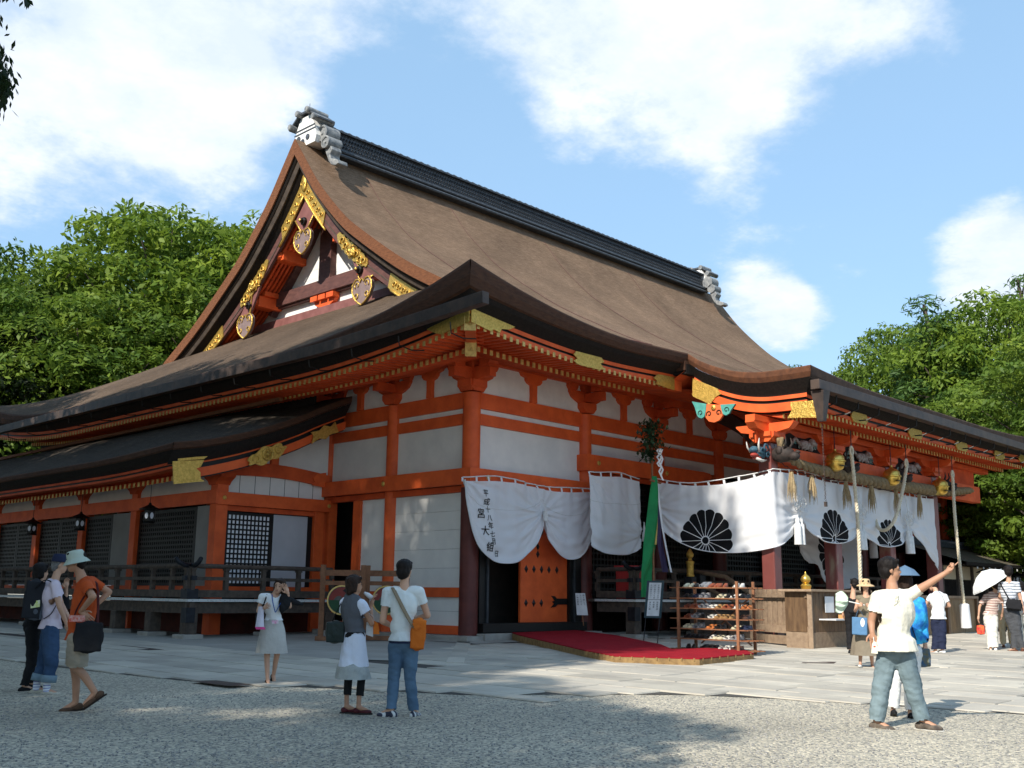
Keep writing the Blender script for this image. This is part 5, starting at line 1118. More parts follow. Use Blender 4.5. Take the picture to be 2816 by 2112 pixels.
# 3: great crested curtain: along the porch side, then across the porch front
XS, YF = 5.45, -5.46
LS = 3.75
def pth3(u):
    if u < LS-.15: return (XS, YF+(LS-u), -1, 0)
    if u > LS+.15: return (XS+(u-LS), YF, 0, -1)
    a = (u-LS+.15)/.3*math.pi/2; return (XS+.15*(1-math.cos(a)), YF+.15*(1-math.sin(a)), -math.cos(a), -math.sin(a))
def top3(u): return 4.10-.22*math.sin(math.pi*min(1, max(0, u/LS)))**1.0 if u < LS else 4.12+.03*math.sin((u-LS)*1.3)
P3 = [(0,3.35),(LS+1.35,3.05),(LS+4.75,2.98),(LS+7.95,3.02),(LS+10.05,1.95)]
def bot3(u):
    if u > LS+7.95: t = (u-LS-7.95)/2.1; return 3.02-1.15*t**1.35
    return swag(u, P3[:4], [2.08,2.42,2.45], 0)
crest = cloth_mat('curtain_cloth_crested', [(1.72,2.42,.83),(LS+3.15,2.55,.80),(LS+6.6,2.50,.78)])
t3, s3 = curtain('crested_curtain', 'great white curtain with black half chrysanthemum crests round the porch', pth3, 0, LS+10.05, top3, bot3, [(0,3.4)]+P3[1:4]+[(LS+10.05,2.0)], crest, seed=9, nu=260, nv=44, seam=.0, full=.16, depth=.09)
# inner curtain seen behind the last porch bay, and small one on the pavilion
ib = lambda u: swag(u, [(11.0,2.6),(12.2,1.7),(15.2,2.3)], [2.0,1.25], 0)
curtain('inner_curtain', 'dim crested curtain hanging deeper inside the porch', lambda u: (u, -3.0, 0, -1), 11.0, 15.2, lambda u: 3.9, ib, [(11,2.6),(15.2,2.3)], cloth_mat('curtain_cloth_inner', [(13.1,2.35,.85)]), seed=12, nu=60, nv=30, seam=0)
pc = lambda u: 2.12+.1*math.sin(u*2)
curtain('small_curtain', 'small white crested curtain on the pavilion, far right', lambda u: (u, -.35, 0, -1), 28.6, 31.3, lambda u: 3.28+.04*math.sin(u*6), lambda u: 2.0 if u > 30 else 2.15, [(28.6,3.2)], cloth_mat('curtain_cloth_small', [(30.35,2.45,.28)]), seed=15, nu=40, nv=20, seam=0, depth=.05)
# tied cords with tassels
def tassel_knot(px, label):
    q = Ply(YF-.12, px, 1400); x = q[0]; y = YF-.14
    T = thing('tasselled_cord', label, 'tassel', (x,y,3.35), 'white knotted cords with twin tassels')
    MB().tube([(x,y+.05,4.1),(x,y,3.42)], .016, 6).build('cord', ROPEW, T); m = MB()
    for k in range(5):
        a = R(90+72*k); m.tube([(x+.17*math.cos(a)+.15*math.cos(t), y-.01*k, 3.36+.11*math.sin(a)+.12*math.sin(t)) for t in np.linspace(0, 6.28, 12)], .014, 5)
    m.build('bow', ROPEW, T, smooth=True)
    for s in (-.10, .08): 
        m = MB(); m.tube([(x+s*.5,y,3.28),(x+s,y,3.0)], .012, 5); m.lathe([(.02,0),(.045,-.04),(.06,-.1),(.05,-.16),(.085,-.2),(.10,-.6),(.105,-.72)], (x+s,y,3.02), 10); m.build('tassel', ROPEW, T, smooth=True, auto=50)
for px, lb in ((2195,'white tied cord with twin tassels nearest the rose coloured post'),(2365,'white tied cord with twin tassels beside the first bell rope'),(2495,'white tied cord with twin tassels beside the looped bell rope')): tassel_knot(px, lb)
def small_tassel(p, label, s=1.):
    T = thing('small_tassel', label, 'tassel', p); MB().lathe([(.015,.2),(.03,.04),(.05,.0),(.03,-.05),(.06,-.1),(.075,-.34)], p, 8).build('tassel', ROPEW, T, smooth=True)
small_tassel((5.62,-1.25,2.8), 'small white tassel beside the green banner')
# ================= green banner with five-coloured streamers =================
def banner():
    T = thing('sakaki_banner', 'tall pole with evergreen sprig and long green streamer', 'banner')
    tp = Ply(-2.6, 1792, 1175); bt = Ply(-2.6, 1745, 1600); x, y = tp[0], tp[1]
    pole = MB(); pole.tube([(x-.02,y,.9),(x,y,tp[2]+.1)], .03, 6); pole.build('pole', RWOOD, T)
    GR = mat('green_silk', (.01,.24,.07), (.007,.17,.05), 2, .6, .2, 20, trans=.25)
    def stream(nm, pts, w, m_, off): 
        P = []
        c = cr(pts, 10)
        for i, p in enumerate(c):
            t = i/(len(c)-1); ww = w*(.28+.72*min(1, t*2.0)); P.append([(x+p[0]+ww*s, y-off-.05*math.sin(s*5+t*4)*ww*3-.02*abs(s), p[1]) for s in np.linspace(-.5, .5, 9)])
        m = MB(); m.grid(P); m.build(nm, m_, T, smooth=True)
    z0 = Ply(-2.6, 1795, 1310)[2]
    stream('green_streamer', [(.0,z0),(.0,z0-.5),(-.08,z0-1.3),(-.25,z0-2.1),(-.42,z0-2.6),(-.48,z0-3.15)], .60, GR, .06)
    stream('purple_streamer', [(.12,z0-.2),(.2,z0-.8),(.30,z0-1.7),(.45,z0-2.5)], .34, mat('dark_purple_silk', (.035,.022,.07), None, 3, .6), .0)
    stream('white_streamer', [(.13,z0-.1),(.24,z0-.8),(.44,z0-1.7),(.68,z0-2.5)], .10, CLOTH, .05)
    stream('yellow_streamer', [(.08,z0-.1),(.12,z0-.8),(.10,z0-1.3),(.02,z0-1.8)], .10, mat('ochre_silk', (.55,.38,.10), None, 3, .6), .04)
    MB().tube([(x-.16,y-.05,z0-.12),(x+.3,y-.05,z0-.16)], .03, 6).build('cross_stick', RWOOD, T)
    LF = mat('dark_glossy_leaf', (.03,.065,.025), (.015,.035,.014), 9, .5)
    m = MB(); rr = random.Random(3)
    for k in range(620):
        t = rr.random(); c = V3(x+rr.gauss(0,.17)-.2*(1-t)*rr.random(), y+rr.gauss(0,.13), z0+.45+1.05*t); d = V3(rr.gauss(0,1), rr.gauss(0,1), rr.gauss(.1,.7)); d /= np.linalg.norm(d); s = np.cross(d, (0,0,1)); s /= np.linalg.norm(s)+1e-6
        m.add([c, c+d*.07+s*.04, c+d*.15, c+d*.07-s*.04], [(0,1,2,3)])
    m.build('evergreen_sprig', LF, T, kind='stuff'); tw = MB()
    for k in range(9): a = rr.uniform(0,6.28); tw.tube([(x,y,z0+.4+k*.08),(x+.25*math.cos(a),y+.2*math.sin(a),z0+.65+k*.1)], .008, 4)
    tw.build('twigs', RWOOD, T)
    for dx, l in ((.10,.75),(.17,.85),(.02,.5)):
        m = MB(); P = [(x+dx+.05*(-1)**i, y-.16, z0+.75-l*i/6) for i in range(7)]
        for a, b in zip(P[:-1], P[1:]): m.add([a, (a[0]+.07,a[1],a[2]), (b[0]+.07,b[1]-.01,b[2]), b], [(0,1,2,3)])
        m.build('paper_streamer', WHITE, T)
banner()
# red box on the veranda
rb = thing('red_box', 'red box standing on the veranda behind the rail', 'box', (5.0,-1.0,.86)); MB().box((4.75,-1.4,.865), (5.4,-.9,1.72)).build('box_body', mat('bright_red_paint', (.55,.05,.05), (.48,.04,.04), 3, .5), rb, bevel=.02); MB().box((4.72,-1.43,1.722), (5.43,-.87,1.77)).build('lid', MATS['bright_red_paint'], rb)
# ================= bells, ropes, shimenawa =================
ROPE = mat('straw_rope', (.46,.35,.20), (.30,.22,.12), 20, .9, .6, 60)
def twisted(pts, r, strands=3, pitch=.35, seg=6):
    c = cr(pts, 10); arc = np.concatenate([[0], np.cumsum(np.linalg.norm(np.diff(c, axis=0), axis=1))]); n = max(20, int(arc[-1]/pitch*10)); q = np.linspace(0, arc[-1], n)
    C_ = np.stack([np.interp(q, arc, c[:, i]) for i in range(3)], 1); m = MB()
    d = np.gradient(C_, axis=0); d /= np.linalg.norm(d, axis=1)[:, None]
    a = np.cross(d, (.0,.3,1.)) if abs(d[0][2]) < .8 else np.cross(d, (1.,.2,0)); a /= np.linalg.norm(a, axis=1)[:, None]; b = np.cross(d, a)
    rad = r if hasattr(r, '__len__') else [r]*n; rad = np.interp(np.linspace(0, 1, n), np.linspace(0, 1, len(rad)), rad)
    for k in range(strands):
        t = q/pitch*2*math.pi/1.0+2*math.pi*k/strands; m.tube(C_+(a*np.cos(t)[:, None]+b*np.sin(t)[:, None])*(rad*.52)[:, None], rad*.60, seg)
    return m
def bell(px, py, label):
    q = Ply(-5.8, px, py); B = thing('gilt_bell', label, 'bell', tuple(q), 'round gilt bells under the porch eave'); s = 1.05
    MB().lathe([(0,-.27),(.10,-.26),(.20,-.20),(.245,-.10),(.25,-.02),(.285,0),(.285,.025),(.25,.045),(.24,.14),(.17,.22),(.07,.26),(.04,.30),(.04,.34),(0,.35)], tuple(q), 22).build('bell_body', mat('polished_brass', (.85,.58,.14), (.62,.38,.07), 5, .28, .1, 20, metal=.85), B, smooth=True, auto=50)
    MB().box((q[0]-.17,q[1]-.256,q[2]-.135), (q[0]+.17,q[1]-.20,q[2]-.115)).build('bell_slot', BLACK, B); MB().tube([(q[0],q[1],q[2]+.34),(q[0],q[1],5.55)], .012, 5).build('bell_hook', IRON, B)
    return q
bell(2297,1270,'gilt bell nearest the rose coloured post'); bell(2452,1312,'middle gilt bell beside the looped rope'); bell(2585,1340,'farthest right gilt bell beside the long hanging rope')
def bell_rope(pts, label, sleeve=None):
    p3 = [Ply(Y, px, py) for px, py, Y in pts]; T = thing('bell_rope', label, 'rope', tuple(p3[-1]), 'thick twisted bell ropes')
    twisted(p3, .048, 3, .26).build('rope', mat('pale_hemp_rope', (.72,.64,.48), (.55,.47,.34), 16, .9, .5, 60), T, smooth=True)
    m = MB(); t0 = p3[0]; m.tube([t0+V3(.08*math.sin(t),0,.12-.12*math.cos(t)) for t in np.linspace(0,6.28,10)], .035, 6); m.build('loop', MATS['pale_hemp_rope'], T, smooth=True)
    MB().tube([t0+V3(0,0,.2),(t0[0],t0[1],5.45)], .014, 5).build('hook', IRON, T)
    if sleeve: a, b = Ply(-6.2, *sleeve[0]), Ply(-6.2, *sleeve[1]); MB().tube([a, a*.95+b*.05, b*.9+a*.1, b], [.10,.15,.155,.16], 12).build('cloth_sleeve', CLOTH, T, smooth=True, auto=50)
bell_rope([(2342,1252,-6.2),(2350,1330,-6.2),(2360,1450,-6.2),(2366,1590,-6.2),(2372,1680,-6.2)], 'twisted bell rope hanging straight down beside the first bell')
bell_rope([(2493,1285,-6.2),(2482,1350,-6.2),(2462,1425,-6.2),(2438,1456,-6.0),(2415,1450,-5.6),(2400,1400,-5.2)], 'twisted bell rope pulled aside in a loop over the curtain')
bell_rope([(2620,1315,-6.2),(2626,1420,-6.2),(2640,1560,-6.2),(2652,1672,-6.2)], 'long twisted bell rope ending in a white cloth sleeve', ((2651,1660),(2658,1726)))
ir = thing('bell_rope', 'shorter bell rope with a white sleeve inside the porch', 'rope', (12,-4,2)); q = Ply(-4, 2400, 1450); q2 = Ply(-4, 2400, 1484); q3 = Ply(-4, 2404, 1535); MB().tube([q, q2], .09, 8).build('rope', ROPE, ir, smooth=True); MB().tube([q2, q3], [.12,.13], 10).build('cloth_sleeve', CLOTH, ir, smooth=True)
def shime():
    T = thing('straw_festoon_rope', 'thick twisted straw rope slung along the porch beam above the curtain', 'straw rope')
    pts = [(5.66,-5.6,5.0),(5.8,-5.62,4.62),(6.6,-5.64,4.40),(8.2,-5.64,4.33),(10.8,-5.64,4.30),(13.4,-5.64,4.33),(16.2,-5.62,4.42),(18.4,-5.6,4.62)]
    twisted(pts, [.09,.13,.15,.165,.17,.165,.15,.11], 3, .85, 7).build('rope', mat('aged_straw_rope', (.27,.20,.11), (.17,.125,.07), 12, .95, .8, 50), T, smooth=True)
    ir_ = MB(); P = cr(pts, 10); ir_.tube([(p[0]-.03, p[1]+.16, p[2]-.16+.02*math.sin(i*2)) for i, p in enumerate(P)], .012, 4); ir_.build('binding_cord', IRON, T)
    for k, (px, py) in enumerate(((2172,1340),(2228,1345),(2322,1362),(2392,1375),(2460,1385),(2523,1380))):
        q = Ply(-5.62, px, 1400); rr = random.Random(k); m = MB()
        for j in range(46):
            a = rr.uniform(0, 6.28); r0, r1 = rr.uniform(0,.05), rr.uniform(.03,.17)*(1+.2*math.sin(k)); l = rr.uniform(.45,.80); m.tube([(q[0]+r0*math.cos(a), q[1]-.08+r0*math.sin(a), 4.14), (q[0]+r1*math.cos(a)*.9, q[1]-.08+r1*math.sin(a)*.6, 4.14-l*.6), (q[0]+r1*math.cos(a), q[1]-.08+r1*math.sin(a)*.7, 4.14-l)], [.012,.010,.003], 3, cap=False)
        m.build('straw_tuft', ROPE, T)
shime()
# ================= carpet, rack, shoes, signs, fence =================
def carpet():
    T = thing('red_carpet_walkway', 'red carpet laid over a low wooden walkway from the studded door', 'carpet')
    RED = mat('crimson_carpet', (.30,.014,.022), (.24,.010,.018), 4, .95, .5, 70, spec=.1)
    A = [(.9,-.65),(3.3,-.65)]      # doorway
    def slab(nm, pts, z0s, z1s, m_, top_m=None):
        n = len(pts); m = MB(); v = [(x, y, z) for (x, y), z in zip(pts, z0s)]+[(x, y, z) for (x, y), z in zip(pts, z1s)]
        m.add(v, [tuple(range(n, 2*n))], 0); m.f += [(i, (i+1) % n, n+(i+1) % n, n+i) for i in range(n)]; m.m += [0]*n; return m.build(nm, m_, T)
    W = mat('walkway_timber', (.32,.20,.08), (.20,.12,.05), 8, .8, .3, 40)
    g = lambda x, y: G(x, y)
    parts = [([(.9,-.66),(3.35,-.66),(2.9,-2.3),(.45,-1.35)],(.16,.16,.12,.14)), ([(.45,-1.35),(2.9,-2.3),(.75,-5.3),(-2.25,-5.7)],(.14,.12,.10,.10)), ([(-2.25,-5.7),(.75,-5.3),(-.35,-6.35),(-2.95,-6.95)],(.10,.10,.10,.10)), ([(-2.95,-6.95),(-.35,-6.35),(1.55,-6.75),(.02,-8.04),(-2.16,-8.25)],(.10,.10,.08,.08,.09))]
    for pts, hs in parts:
        slab('timber_frame', pts, [g(*p)-.05 for p in pts], [g(*p)+.03+h for p, h in zip(pts, hs)], W)
        slab('carpet', pts, [g(*p)+.034+h for p, h in zip(pts, hs)], [g(*p)+.052+h for p, h in zip(pts, hs)], RED)
    for a, b in (((-2.95,-6.95),(-2.16,-8.25)),((-2.16,-8.25),(.02,-8.04)),((-2.25,-5.7),(-2.95,-6.95))):
        for t in np.linspace(.06,.94,7): x, y = a[0]*(1-t)+b[0]*t, a[1]*(1-t)+b[1]*t; MB().box((x-.012,y-.012,g(x,y)+.09), (x+.012,y+.012,g(x,y)+.14)).build('carpet_clip', W, T)
carpet()
# low wooden step at the studded door
def rack():
    a = V3(*foot(1868,1797)[:2]); b = V3(*foot(2032,1808)[:2]); u = (b-a); ln = np.linalg.norm(u); u /= ln; n = V3(-u[1], u[0])
    if n @ V3(1,.4) < 0: n = -n
    g = G(*a); T = thing('shoe_rack', 'open wooden shoe rack of seven shelves full of visitors shoes', 'shoe rack', (a[0],a[1],g)); dep = .62
    def p(s, d, z): q = a+u*s+n*d; return (q[0], q[1], g+z)
    for s in (.0, ln):
        for d in (0, dep): MB().bar(p(s,d,.03), p(s,d,1.5), .055, .055, upv=(1,.2,0)).build('upright', RWOOD, T)
    hs = [.10,.31,.52,.73,.94,1.15,1.37]
    for i, z in enumerate(hs):
        for d in (.02,.2,.4,.6): MB().bar(p(-.22,d,z), p(ln+.24,d,z), .05, .022).build('slat', RWOOD, T)
    for s in (.3, ln-.3): pass
    MB().bar(p(.1,dep+.03,1.2), p(ln-.1,dep+.03,.2), .045, .02).build('brace', RWOOD, T); MB().bar(p(ln-.1,dep+.06,1.2), p(.1,dep+.06,.2), .045, .02).build('brace', RWOOD, T)
    C = {'black leather': (.02,.018,.018), 'white': (.72,.70,.64), 'cream': (.66,.60,.42), 'reddish brown': (.28,.075,.035), 'tan': (.42,.24,.10), 'dark brown': (.09,.045,.03), 'orange': (.60,.20,.06), 'grey': (.25,.25,.26), 'dark blue': (.03,.035,.07)}
    M_ = {k: mat('shoe_'+k.replace(' ', '_'), v, None, 9, .4) for k, v in C.items()}
    def shoe(hh=1.):
        m = MB(); P = []
        for t in np.linspace(0, 1, 9):
            w = .042*math.sin(math.pi*min(1, .12+t*.86))**.5*(1 if t > .3 else .86); h = (.085 if t < .35 else .085-.045*min(1, (t-.35)/.4))*hh; x = .26*t
            P.append([(x, -w, 0), (x, -w*1.03, h*.45), (x, -w*.55, h), (x, w*.55, h), (x, w*1.03, h*.45), (x, w, 0)])
        m.grid(P); m.add(P[0], [(0,1,2,3,4,5)]); m.add(P[-1], [(5,4,3,2,1,0)]); m.box((0,-.045,-.012), (.262,.045,-.001)); return m
    base = {k: shoe(.9 if k != 'grey' else 1.2).mesh('shoe', m_, True) for k, m_ in M_.items()}
    rows = [['black leather','.','black leather','black leather','white','white','dark brown','.'],['black leather','black leather','black leather','white','cream','white','grey','.'],['cream','grey','.','orange','black leather','.','cream','dark blue'],['reddish brown','grey','black leather','white','tan','tan','.','dark brown'],['reddish brown','reddish brown','grey','white','tan','reddish brown','white','orange'],['black leather','dark blue','grey','.','cream','black leather','white','black leather'],['cream','black leather','grey','reddish brown','reddish brown','.','white','.']]
    sh = ['lowest','second lowest','third lowest','middle','third from top','second from top','top']; od = ['first','second','third','fourth','fifth','sixth','seventh','eighth']
    for r, row in enumerate(rows):
        for k, c in enumerate(row):
            if c == '.': continue
            s = .10+k*(ln+.05)/7.6; jit = rng.random(3); z = hs[r]+.024
            q = p(s, .33+.12*jit[0], z); e = thing('pair_of_shoes', f'{c} shoes on the {sh[r]} shelf of the rack, {od[k]} from the left', 'shoes', q, 'visitors shoes on the rack')
            ang = math.atan2(-n[1], -n[0])+(jit[1]-.5)*.35+(.0 if jit[2] < .6 else .25)
            for sg in (-1, 1):
                w = V3(-math.sin(ang), math.cos(ang))*.055*sg; inst(base[c], 'shoe', e, Matrix.Translation((q[0]+w[0], q[1]+w[1], q[2])) @ Matrix.Rotation(ang+sg*.04, 4, 'Z'))
    top = p(1.0,.3,1.4)
rack()
def text_mesh(s, size, parent, M, m_, name='lettering', vertical=True, gap=1.08):
    for i, ch in enumerate(s):
        if ch == ' ': continue
        c = bpy.data.curves.new('g', 'FONT'); c.body = ch; c.size = size; c.align_x = 'CENTER'; c.align_y = 'CENTER'; c.resolution_u = 1
        o = bpy.data.objects.new('g', c); me = evaluate(o); bpy.data.objects.remove(o); bpy.data.curves.remove(c)
        me.transform(M @ Matrix.Translation((0, -i*size*gap, 0))); me.materials.clear(); me.materials.append(m_); g = bpy.data.objects.new(name, me); COL.objects.link(g); g.parent = parent; g.matrix_parent_inverse = parent.matrix_basis.inverted()
def sign():
    f = foot(1800,1771); T = thing('notice_stand', 'tall narrow framed notice board on thin iron legs', 'sign', tuple(f)); g = f[2]; c = V3(*f)
    rt2 = V3(math.sin(R(33)), -math.cos(R(33)), 0); n = V3(-math.cos(R(33)), -math.sin(R(33)), 0)
    lean = V3(.10,0,0)
    def q(a, z, d=0): return c+rt2*a+V3(0,0,z)+n*d+rt2*.10*(z-1)
    def pl(nm, a0, a1, z0, z1, d0, d1, m_):
        m = MB(); v = [q(a, z, d) for d in (d0, d1) for a, z in ((a0,z0),(a1,z0),(a1,z1),(a0,z1))]; m.add(v, [(0,1,2,3),(7,6,5,4),(0,4,5,1),(1,5,6,2),(2,6,7,3),(3,7,4,0)]); return m.build(nm, m_, T)
    pl('frame', -.21,.21,.62,1.52,0,.03, mat('dark_teal_frame',(.03,.06,.07),(.02,.04,.05),4,.5)); pl('paper', -.15,.15,.67,1.47,.031,.036, mat('notice_paper',(.74,.74,.74),None,2,.8)); pl('rule', -.15,.15,1.055,1.065,.037,.038, BLACK)
    for s in (-.17,.17): MB().tube([q(s,.62,.0),q(s,.02,.0)], .012, 5).build('leg', IRON, T); MB().tube([q(s,.02,.25),q(s,.02,-.25)], .014, 5).build('foot', IRON, T)
    M = frame(q(0,1.42,.038), rt2, (V3(0,0,1)+rt2*.10), n)
    for k, s_ in enumerate(('祈祷受付の方は','右の階段より靴','をお脱ぎ下さい')): text_mesh(s_, .046, T, frame(q(.09-.09*k,1.40,.039), rt2, V3(0,0,1)+rt2*.1, n), BLACK)
    for k, s_ in enumerate(('昇殿参拝','祈祷者','以外入場')): text_mesh(s_, .05, T, frame(q(.09-.09*k,.99,.039), rt2, V3(0,0,1)+rt2*.1, n), BLACK)
    # small notice on a stick by the door
    c2 = V3(3.55,-.75,.16); T2 = thing('stick_notice', 'small white notice on a stick leaning beside the studded door', 'sign', tuple(c2)); d = V3(-.16,0,1); d /= np.linalg.norm(d); r2 = V3(math.sin(R(40)), -math.cos(R(40)), 0); n2 = np.cross(r2, d); n2 = -n2 if n2 @ fw > 0 else n2
    MB().tube([c2, c2+d*.5], .015, 5).build('stick', RWOOD, T2)
    m = MB(); v = [c2+d*z+r2*a+n2*b for b in (.0,.015) for a, z in ((-.15,.28),(.15,.28),(.13,.86),(-.13,.86))]; m.add(v, [(0,1,2,3),(7,6,5,4),(0,4,5,1),(1,5,6,2),(2,6,7,3),(3,7,4,0)]); m.build('paper', MATS['notice_paper'], T2)
    for k, s_ in enumerate(('靴を脱いで','上って下さ','い神社参拝')): text_mesh(s_, .055, T2, frame(c2+d*.80+r2*(.085-.085*k)+n2*.018, r2, d, n2), BLACK)
sign()
def fence():
    C_, Lp = V3(*foot(2236,1787)[:2]), V3(*foot(2071,1768)[:2]); g = G(*C_)
    T = thing('picket_fence', 'brown wooden barrier of close upright slats beside the shoe rack', 'fence', (*C_, g)); d = Lp-C_; ln = np.linalg.norm(d); d /= ln
    def p(s, z, o=0): q = C_+d*s+V3(-d[1], d[0])*o; return (q[0], q[1], g+z)
    for s in (.05, ln): MB().bar(p(s,.0), p(s,1.36), .11, .11, upv=(1,.3,0)).build('post', FWOOD, T, bevel=.008)
    for z, h in ((.27,.20),(.52,.18),(1.30,.07)): MB().bar(p(.12,z-.1,.03 if z > 1 else 0), p(ln,z-.1,.03 if z > 1 else 0), .06, h).build('rail', FWOOD, T)
    k = 11
    for i in range(k): s = .22+i*(ln-.3)/(k-1); MB().bar(p(s,.42,-.055), p(s,1.36,-.055), .045, .185, upv=(d[0],d[1],0)).build('slat', FWOOD, T, bevel=.006)
    # counter box with a notice
    D = thing('offering_counter', 'dark boarded wooden counter with a white notice and gilt finial', 'counter', (*C_, g)); e = V3(1,.0); 
    def q(s, z, o=0): return (C_[0]+s, C_[1]-o, g+z)
    MB().box(q(.05,.0,.0), (C_[0]+2.9, C_[1]+.7, g+.38)).build('base', FWOOD, D, bevel=.01)
    for i in range(16): x = C_[0]+.05+i*.178; MB().box((x,C_[1]+.01,g+.385), (x+.17,C_[1]+.06,g+1.30)).build('board', BWOOD, D)
    MB().box((C_[0]+.05,C_[1]+.065,g+.39), (C_[0]+2.9,C_[1]+.7,g+1.30)).build('body', BWOOD, D); MB().box((C_[0]-.12,C_[1]-.08,g+1.305), (C_[0]+3.0,C_[1]+.78,g+1.36)).build('counter_top', FWOOD, D, bevel=.01)
    MB().box((C_[0]+.62,C_[1]-.03,g+.83), (C_[0]+1.05,C_[1]-.02,g+1.20)).build('notice_paper', MATS['notice_paper'], D)
    MB().box((C_[0]+.35,C_[1]-.42,g+.66), (C_[0]+1.9,C_[1]+.0,g+.69)).build('writing_shelf', mat('white_shelf',(.70,.70,.70),None,3,.6), D); MB().box((C_[0]+1.2,C_[1]-.35,g+.692), (C_[0]+1.85,C_[1]-.05,g+.78)).build('tray', mat('orange_pine',(.55,.28,.10),(.45,.22,.08),6,.6), D)
    F = thing('gilt_finial', 'round gilt onion finial above the boarded counter', 'finial', (C_[0]+.9,C_[1]+.55,g+1.36)); MB().lathe([(.11,0),(.12,.05),(.13,.09),(.10,.13),(.06,.15),(.10,.18),(.12,.24),(.09,.31),(.03,.36),(.01,.42)], (C_[0]+.9,C_[1]+.6,g+1.36), 16).build('finial_body', MATS['polished_brass'], F, smooth=True, auto=50)
    # money boxes to the right
    q0 = Ply(-5.95, 2515, 1766); a = q0[:2]; g2 = q0[2]; O = thing('offertory_box', 'broad brown offertory box front behind the people at far right', 'offertory box', (*a, g2)); x0, y0 = a
    for i in range(5): MB().box((x0+i*.98,y0+.02,g2+.12), (x0+i*.98+.96,y0+.08,g2+1.26)).build('board', mat('tan_brown_boards',(.26,.17,.09),(.18,.115,.06),4,.6,.2,20,stretch=(3,3,.5)), O)
    MB().box((x0-.3,y0-.1,-.6), (x0+5.2,y0+1.2,g2-.003)).build('stone_base', STONE2, O); MB().box((x0-.05,y0-.02,g2-.0), (x0+5,y0+.5,g2+.118)).build('base', BWOOD, O); MB().box((x0-.05,y0+.085,g2+.12), (x0+5,y0+1.4,g2+1.25)).build('body', BWOOD, O); MB().box((x0-.1,y0-.04,g2+1.262), (x0+5.05,y0+1.5,g2+1.34)).build('top_rail', FWOOD, O)
    for s in (.0, 2.5, 4.9): MB().box((x0+s-.07,y0-.06,g2+.12), (x0+s+.07,y0+.015,g2+1.26)).build('stile', BWOOD, O)
fence()
